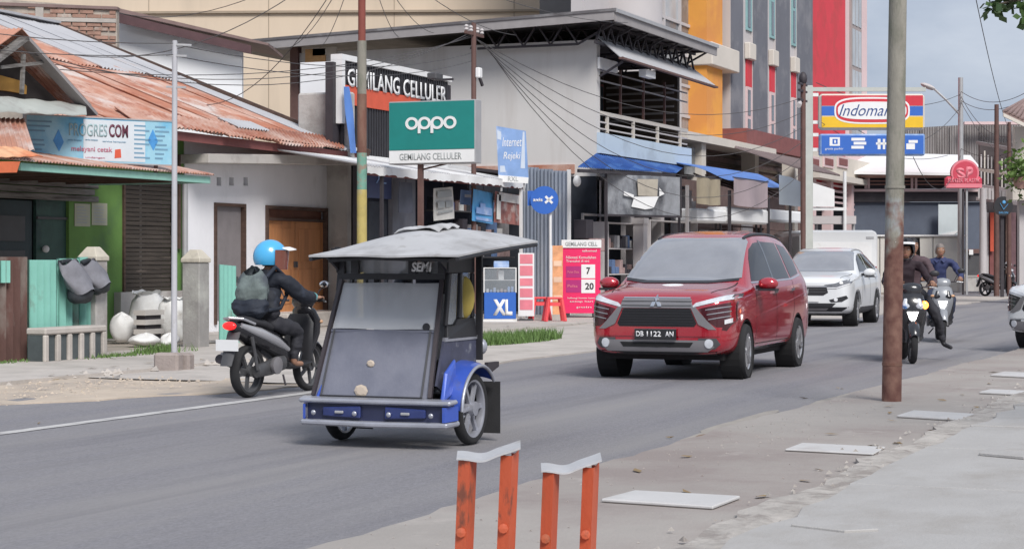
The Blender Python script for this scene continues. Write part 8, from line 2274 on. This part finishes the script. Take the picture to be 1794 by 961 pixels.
# front bumper / floor box
HW = .58
b = MB(); b.prism([(-.02, -HW - .04, .33), (.10, -HW - .06, .34), (.10, HW + .06, .34), (-.02, HW + .04, .33), (-.05, 0, .33)], (0, 0, .035)); b.build('bumper_top', SILV, t3, bevel=.012)
b = MB(); b.prism([(.02, -HW + .02, .20), (.16, -HW, .20), (.16, HW, .20), (.02, HW - .02, .20), (-.01, 0, .20)], (0, 0, .128)); b.build('bumper_core', mat('deep_navy_metal', (.025, .03, .07), .4, var=.2, bump=.05), t3)
b = MB(); b.prism([(-.03, -HW - .02, .165), (.16, -HW - .05, .175), (.16, HW + .05, .175), (-.03, HW + .02, .165), (-.06, 0, .16)], (0, 0, .04)); b.build('bumper_bottom', SILV, t3, bevel=.012)
for s in (-1, 1):
    b = MB(); b.prism([(-.035, s * .10, .225), (-.015, s * .42, .235), (-.015, s * .42, .30), (-.03, s * .10, .315)], (.03, 0, 0)); b.build('bumper_panel', mat('indigo_enamel', (.03, .045, .16), .35, .2, var=.2, scale=6, bump=.03, coat=.4), t3, bevel=.008)
    b = MB(); b.prism([(-.02, s * (HW + .0), .21), (.12, s * (HW + .05), .22), (.12, s * (HW + .05), .325), (-.02, s * (HW + .0), .32)], (0, s * -.02, 0)); b.build('bumper_end', BLUEM, t3)
    b = MB(); b.box(-.045, s * .27 - .035, .258, -.028, s * .27 + .035, .278); b.build('bumper_lamp', GREYM, t3, bevel=.004)
    for q in (.14, .48): MB().sphere((-.045, s * q, .26), (.012, .02, .02), 8, 6).build('bumper_bolt', SILV, t3, smooth=True)
HW = .545
# apron panel and windscreen, leaning back
YO = .07
pf = lambda y, u: V((.10 + .36 * u, y + YO, .375 + .87 * u))      # u 0 at the bumper, 1 at the header
um = .56
wb_, wt_ = HW - .08, HW - .14
wv_ = lambda u: wb_ + (wt_ - wb_) * u
b = MB(); b.grid(lambda u, v: pf((u * 2 - 1) * wv_(v * um), v * um) + V((-.012 * sin(pi * u), 0, .006 * sin(5 * u) * sin(3 * v))), 14, 10, thick=(.02, 0, .008)); b.build('apron', VINYL, t3, smooth=60)
for s in (-1, 1):
    b = MB(); b.bar(pf(s * (wv_(0) + .015), 0), pf(s * (wv_(1) + .015), 1), .03, .04); b.build('front_post', mat('brown_black_frame', (.05, .04, .045), .5, var=.2), t3)
    b = MB(); b.bar(pf(s * (wv_(0) - .05), .0) + V((-.012, 0, .004)), pf(s * (wv_(um) - .03), um) + V((-.012, 0, .004)), .014, .006); b.build('seam', DGREYP, t3)
b = MB(); b.bar(pf(-wv_(um), um), pf(wv_(um), um), .022, .018); b.build('waist_rail', VINYL, t3)
b = MB(); b.grid(lambda u, v: pf((u * 2 - 1) * (wv_(um + v * (1 - um)) - .004), um + .015 + v * (.96 - um)) + V((-.004 * sin(pi * u), 0, .003 * sin(9 * u + 3 * v))), 12, 8, thick=(.004, 0, .002)); b.build('windscreen', HAZY, t3, smooth=60)
b = MB(); q = pf(-(wv_(um) - .07), um + .04) + V((-.014, 0, 0)); b.lathe([(0, -.01), (.028, -.01), (.03, .0), (0, .0)], q, 'X', 14); b.build('wiper_motor', BLACKP, t3, smooth=40)
for (y, u, s_) in ((0.04, .26, .035), (0.08, .03, .06)):
    b = MB(); q = pf(y, u) + V((-.02, 0, .02))
    b.lathe([(0, -.006), (s_ * .5, -.006), (s_ * .8, .0), (0, .004)], q, 'X', 8, sx=1.2); b.build('badge', mat('pale_badge', (.5, .42, .34), .5, var=.2), t3)
b = MB(); b.bar(pf(-.42, .0) + V((-.02, 0, -.005)), pf(.42, .0) + V((-.02, 0, -.005)), .012, .03); b.build('hinge_strip', BLACKP, t3)
# header with openings and lettering
xh, z0, z1 = .46, 1.25, 1.49
b = MB()
b.box(xh, -HW + .10 + YO, z0, xh + .04, HW - .10 + YO, z0 + .045); b.box(xh - .02, -HW + .04 + YO, z1 - .04, xh + .04, HW - .04 + YO, z1)
for y in (-HW + .10, -.30, -.20, HW - .26, HW - .14): b.box(xh, y + YO, z0 + .046, xh + .04, y + .06 + YO, z1 - .041)
b.build('header_frame', BLACKP, t3)
b = MB(); b.box(xh + .05, -HW + .1 + YO, z0 + .02, xh + .06, HW - .1 + YO, z1 - .02); b.build('header_film', CLEAR, t3)
tt = thing('sticker', None, None, (xh - .004, -.10, z0 + .06), -pi / 2); tt.parent = t3
text('lettering', 'SEMI', WHITES, tt, .0, 0, .0, .075, .17, bold=.04, shear=.15)
# cabin sides: dark panels with window openings
for s in (-1, 1):
    y = s * (HW - .10) + YO
    sd_ = thing('cabin_side', None, None, (0, 0, 0)); sd_.parent = t3
    b = MB()
    P2 = lambda x, z: V((x, y + s * (.02 if z < .9 else 0.0), z))
    b.prism([P2(.40, .80), P2(.98, .80), P2(.98, .95), P2(.66, .95), P2(.60, .90), P2(.44, .90)], (0, s * .03, 0))
    b.prism([P2(.46, 1.30), P2(.98, 1.30), P2(.98, 1.48), P2(.46, 1.455)], (0, s * .03, 0))
    b.prism([P2(.94, .951), P2(.98, .951), P2(.98, 1.299), P2(.94, 1.299)], (0, s * .03, 0))
    b.prism([P2(.68, .951), P2(.73, .951), P2(.73, 1.299), P2(.70, 1.299)], (0, s * .03, 0))
    b.prism([P2(.41, .901), P2(.45, .901), P2(.53, 1.299), P2(.48, 1.299)], (0, s * .03, 0))
    b.build('side_frame', BLACKP, sd_, bevel=.006)
    b = MB(); b.prism([P2(.45, .91), P2(.59, .91), P2(.66, .955), P2(.69, 1.295), P2(.53, 1.295)], (0, s * .006, 0)); b.build('side_window', CLEAR, sd_)
    b = MB(); b.prism([P2(.735, .956), P2(.935, .956), P2(.935, 1.295), P2(.735, 1.295)], (0, s * .006, 0)); b.build('side_window', CLEAR, sd_)
    b = MB(); b.prism([P2(.42, .36), P2(.98, .36), P2(.98, .79), P2(.36, .79), P2(.22, .46)], (0, s * .02, 0)); b.build('lower_panel', mat('worn_blue_panel', (.07, .075, .12), .5, var=.25, scale=5, bump=.1, c2=(.30, .31, .34), s2=3, lo=.55, hi=.65), sd_)
    b = MB(); b.bar((.36, y + s * .035, .80), (1.0, y + s * .035, .80), .025, .03); b.build('waist_bar', SILV, sd_)
    HW = .58
    # mudguard over the wheel, blue with a silver lip
    b = MB()
    def mg(u, v):
        a = radians(178 - 140 * u); R_ = .335
        return (.56 + R_ * cos(a) * 1.06, s * (.47 + .15 * v), .275 + R_ * sin(a) + .02 - .03 * v * v)
    b.grid(mg, 20, 5, thick=(0, 0, .012)); m_ = b.build('mudguard', BLUEM, t3, smooth=60)
    b = MB(); b.tube([V(mg(k / 20, 1.02)) for k in range(21)], .014, 7); b.build('mudguard_lip', SILV, m_, smooth=60)
    b = MB(); b.prism([(.06, s * (HW - .05), .34), (.30, s * (HW - .04), .42), (.34, s * (HW - .06), .66), (.20, s * (HW - .08), .56)], (0, s * -.03, 0)); b.build('front_wing', BLUEM, t3, bevel=.01)
    b = MB(); b.grid(lambda u, v: (.90 + .02 * u, s * (.44 + .2 * u), .46 - .40 * v + .0), 4, 6, thick=(.008, 0, 0)); b.build('mud_flap', RUBBER, t3)
    HW = .545
# seat, backrest with pale cover, yellow cushion, back wall
b = MB(); b.box(.52, -.42, .42, .96, .42, .62); b.build('bench', SEATB, t3, bevel=.04)
b = MB(); b.grid(lambda u, v: (.90 + .08 * v - .05 * sin(pi * u), -.40 + .80 * u, .62 + .52 * v * (1 - .35 * (abs(u * 2 - 1)) ** 3)), 16, 8, thick=(.06, 0, .0)); b.build('backrest', mat('pale_seat_cover', (.46, .46, .48), .7, var=.12, bump=.2), t3, smooth=60)
b = MB(); b.sphere((.84, -.36, 1.11), (.05, .10, .17), 14, 9); b.build('yellow_cushion', mat('mustard_cushion', (.55, .42, .10), .7, var=.15, bump=.2), t3, smooth=60)
b = MB()
for y in (-.46, -.16, .14, .42): b.box(.985, y, .62, 1.01, y + .05, 1.5)
b.box(.984, -.46, .62, 1.012, .47, .68); b.build('rear_frame', BLACKP, t3)
b = MB(); b.box(.30, -HW + .06, .30, 1.02, HW - .06, .36); b.build('floor', STEELD, t3)
# canvas roof: nearly straight edges, low crown, rising rearward
def roof(u, v):
    x = -.17 + 1.55 * v + .10 * (u - .5) * (1 - v); y = -.78 + 1.26 * u
    q = abs(u * 2 - 1)
    z = 1.465 + .085 * v - .03 * (1 - v) ** 2 + .145 * (1 - q ** 1.8) * (1 - (1 - min(1, v * 1.35)) ** 2.2) * (1 - .45 * v ** 3) + .006 * sin(11 * u + 5 * v) * (1 - q)
    return V((x, y, z))
b = MB(); b.grid(roof, 28, 18, thick=(0, 0, -.014)); rf = b.build('roof', ROOFT, t3, smooth=60)
b = MB(); b.grid(lambda u, v: V((.52 + .40 * u + .05 * v, -.30 + .40 * v, roof((-.30 + .40 * v + .78) / 1.26, (.69 + .40 * u) / 1.55).z + .006 + .026 * abs(sin(7 * u + 3 * v)) + .012 * sin(9 * v))), 14, 10, thick=(0, 0, -.006)); b.build('folded_tarp', ROOFT, rf, smooth=40)
b = MB()
edge_pts = [roof(0, k / 12) - V((0, -.015, .03)) for k in range(13)]
b.tube(edge_pts, .016, 6); b.build('roof_hem', BLACKP, rf)
b = MB(); b.tube([roof(1, k / 12) - V((0, .015, .03)) for k in range(13)], .016, 6); b.build('roof_hem', BLACKP, rf)
b = MB(); b.grid(lambda u, v: roof(.10 + .8 * u, .06 + .88 * v) - V((0, 0, .05)), 8, 8, thick=(0, 0, -.02)); b.build('roof_lining', BLACKP, rf, smooth=60)
for s in (-1, 1):
    for x in (.46, .96): MB().bar((x, s * (HW - .085) + YO, 1.44), (x, s * (HW - .085) + YO, 1.50), .035).build('roof_post', BLACKP, t3)
    b = MB(); b.prism([(.30, s * (HW - .1) + YO, 1.40), (.50, s * (HW - .1) + YO, 1.30), (.50, s * (HW - .1) + YO, 1.47), (.2, s * (HW - .1) + YO, 1.44)], (0, s * .02, 0)); b.build('roof_bracket', BLACKP, t3)
# the pushing motorcycle behind
b = MB(); b.tube([(1.0, -.05, .62), (1.35, 0, .70), (1.75, 0, .72), (2.1, 0, .74)], .03, 8); b.build('motorcycle_frame', STEELD, t3, smooth=60)
bike_wheel(t3, 1.95, .285, .10, rim_mat=SILV)
b = MB(); hull(b, [(1.12, 0, .86, .09, .07), (1.3, 0, .90, .13, .10), (1.52, 0, .84, .10, .06)], 14); b.build('fuel_tank', BLUEM, t3, smooth=60)
b = MB(); hull(b, [(1.48, 0, .80, .11, .05), (1.8, 0, .82, .13, .06), (2.2, 0, .88, .09, .04)], 14); b.build('saddle', SEATB, t3, smooth=60)
b = MB(); b.sphere((1.35, 0, .46), (.18, .13, .15), 12, 8); b.build('engine', ENG, t3, smooth=40)
b = MB(); b.tube([(1.35, -.14, .36), (1.6, -.16, .33), (1.95, -.18, .38)], [.025, .035, .04], 10); b.build('exhaust', STEELD, t3, smooth=60)
b = MB(); b.tube([(1.16, -.42, 1.03), (1.10, -.2, .98), (1.10, .2, .98), (1.16, .42, 1.03)], .013, 8); b.build('handlebar', STEELD, t3, smooth=True)
b = MB(); b.sphere((1.08, -.40, .72), (.05, .07, .07), 12, 8); b.build('side_lamp', SILV, t3, smooth=True)
for s in (-1, 1): MB().tube([(1.38, s * .1, .34), (1.38, s * .30, .33)], .018, 8).build('foot_peg', RUBBER, t3)
b = MB(); b.prism([(1.02, -.50, .50), (1.20, -.52, .56), (1.20, -.52, .60), (1.02, -.50, .60)], (0, .03, 0)); b.build('step_plate', STEELD, t3)

# ---- the driver on the saddle behind the cabin
for o_ in t3.children:
    if o_.name.split('.')[0] in ('motorcycle_frame', 'fuel_tank', 'saddle', 'engine', 'exhaust', 'handlebar', 'foot_peg') or (o_.name.startswith('wheel') and o_.location.x > 1.5): o_.location.y += .17
J5, bones5 = sit(dz=-.02, hx=.50, hand_z=1.0, foot=(.62, .34), knee=.60, bulk=1.0)
for n_ in ('wrR', 'wrL', 'cuR', 'cuL'): q_ = J5[n_]; J5[n_] = (q_[0] + (.27 if n_[0] == 'c' else 0), q_[1], q_[2], q_[3])
for n_ in ('elR', 'elL'): q_ = J5[n_]; J5[n_] = (.76, q_[1] * .95, q_[2], q_[3])
hc5 = V(J5['skull'][:3]) + V((-.03, 0, -.02))
person('person in dark top driving the blue three wheeler, dim behind its hazy windscreen', J5, bones5, [SKIN, JACKET, TROUS, BLACKP, HAIRB, EYEW, LIPS], 'pelvis', [lambda b: head_mesh(b, hc5, (-1, 0, 0), (0, 4, 5, 6))], grips(J5), parent_at=(TX + .57, TY + .19, 0), heading=radians(1))

# ---- orange steel stands in the very foreground
def stand(pxs, ytops, cx, label, d):
    k = d / FPX
    x0 = (pxs[0] + pxs[3]) / 2
    base = dp(x0, 455, d)
    t = thing('steel_stand', label, 'stand', (base.x, base.y, .055), FRONT, 'orange steel stands')
    xl = lambda px: (px - x0) * k
    zl_ = lambda y: EYE - (y - 455) * k - .055
    legs = ((pxs[0], pxs[1], ytops[0], .08), (pxs[2], pxs[3], ytops[1], .08))
    for (a, c, yt, sp) in legs:
        b = MB(); xa, xc = xl(a), xl(c); w = xc - xa; th_ = .006
        # rolled channel: one broad face and one narrower face turned away, standing slightly askew
        ax = xa + w * .62; z1 = zl_(yt); sh = -.04 * z1
        for (p, q) in (((xa, 0.0), (ax, -.018)), ((ax, -.018), (xc, .035)), ((xa, 0.0), (xa + .012, .05)), ((xc, .035), (xc - .018, .06))):
            up_ = .010 if (q[0] > ax and a > x0) else 0
            b.prism([(p[0] + sh, p[1], 0), (q[0] + sh, q[1], 0), (q[0], q[1], z1 + up_), (p[0], p[1], z1)], (0, th_, 0))
        b.build('leg', POSTOR, t)
        for hz in (.35, .62, .80):
            q = MB(); q.lathe([(0, 0), (.012, 0), (.012, -.006), (0, -.008)], ((xa + ax) / 2 - .04 * z1 * (1 - hz), -.012, hz * z1), 'Y', 8); q.build('bolt_head', POSTOR, t)
    xa, xc = xl(pxs[0]), xl(pxs[3])
    za, zc_ = zl_(ytops[0]), zl_(ytops[1])
    def cap(u, v):
        z = za + (zc_ - za + .010) * max(0, (u - .45) / .55) ** 1.3 - .007 * sin(pi * min(1, u / .75)) ** 3
        return V((xa - .004 + (xc - xa + .008) * u, .09 * v - .02, z + .003 + .010 * v + .004 * u))
    b = MB(); b.grid(cap, 30, 4, thick=(0, 0, .004)); b.build('wavy_cap', mat('worn_cap_plate', (.52, .52, .53), .4, .3, var=.12, scale=9, bump=.1, c2=(.34, .31, .29), s2=12, lo=.58, hi=.68), t, smooth=60)
stand((803, 835, 877, 909), (806, 797), 0, 'taller orange steel stand with wavy white cap, left of the pair', 4.7)
stand((951, 981, 1021, 1051), (827, 818), 0, 'lower orange steel stand with wavy white cap, right of the pair', 4.85)
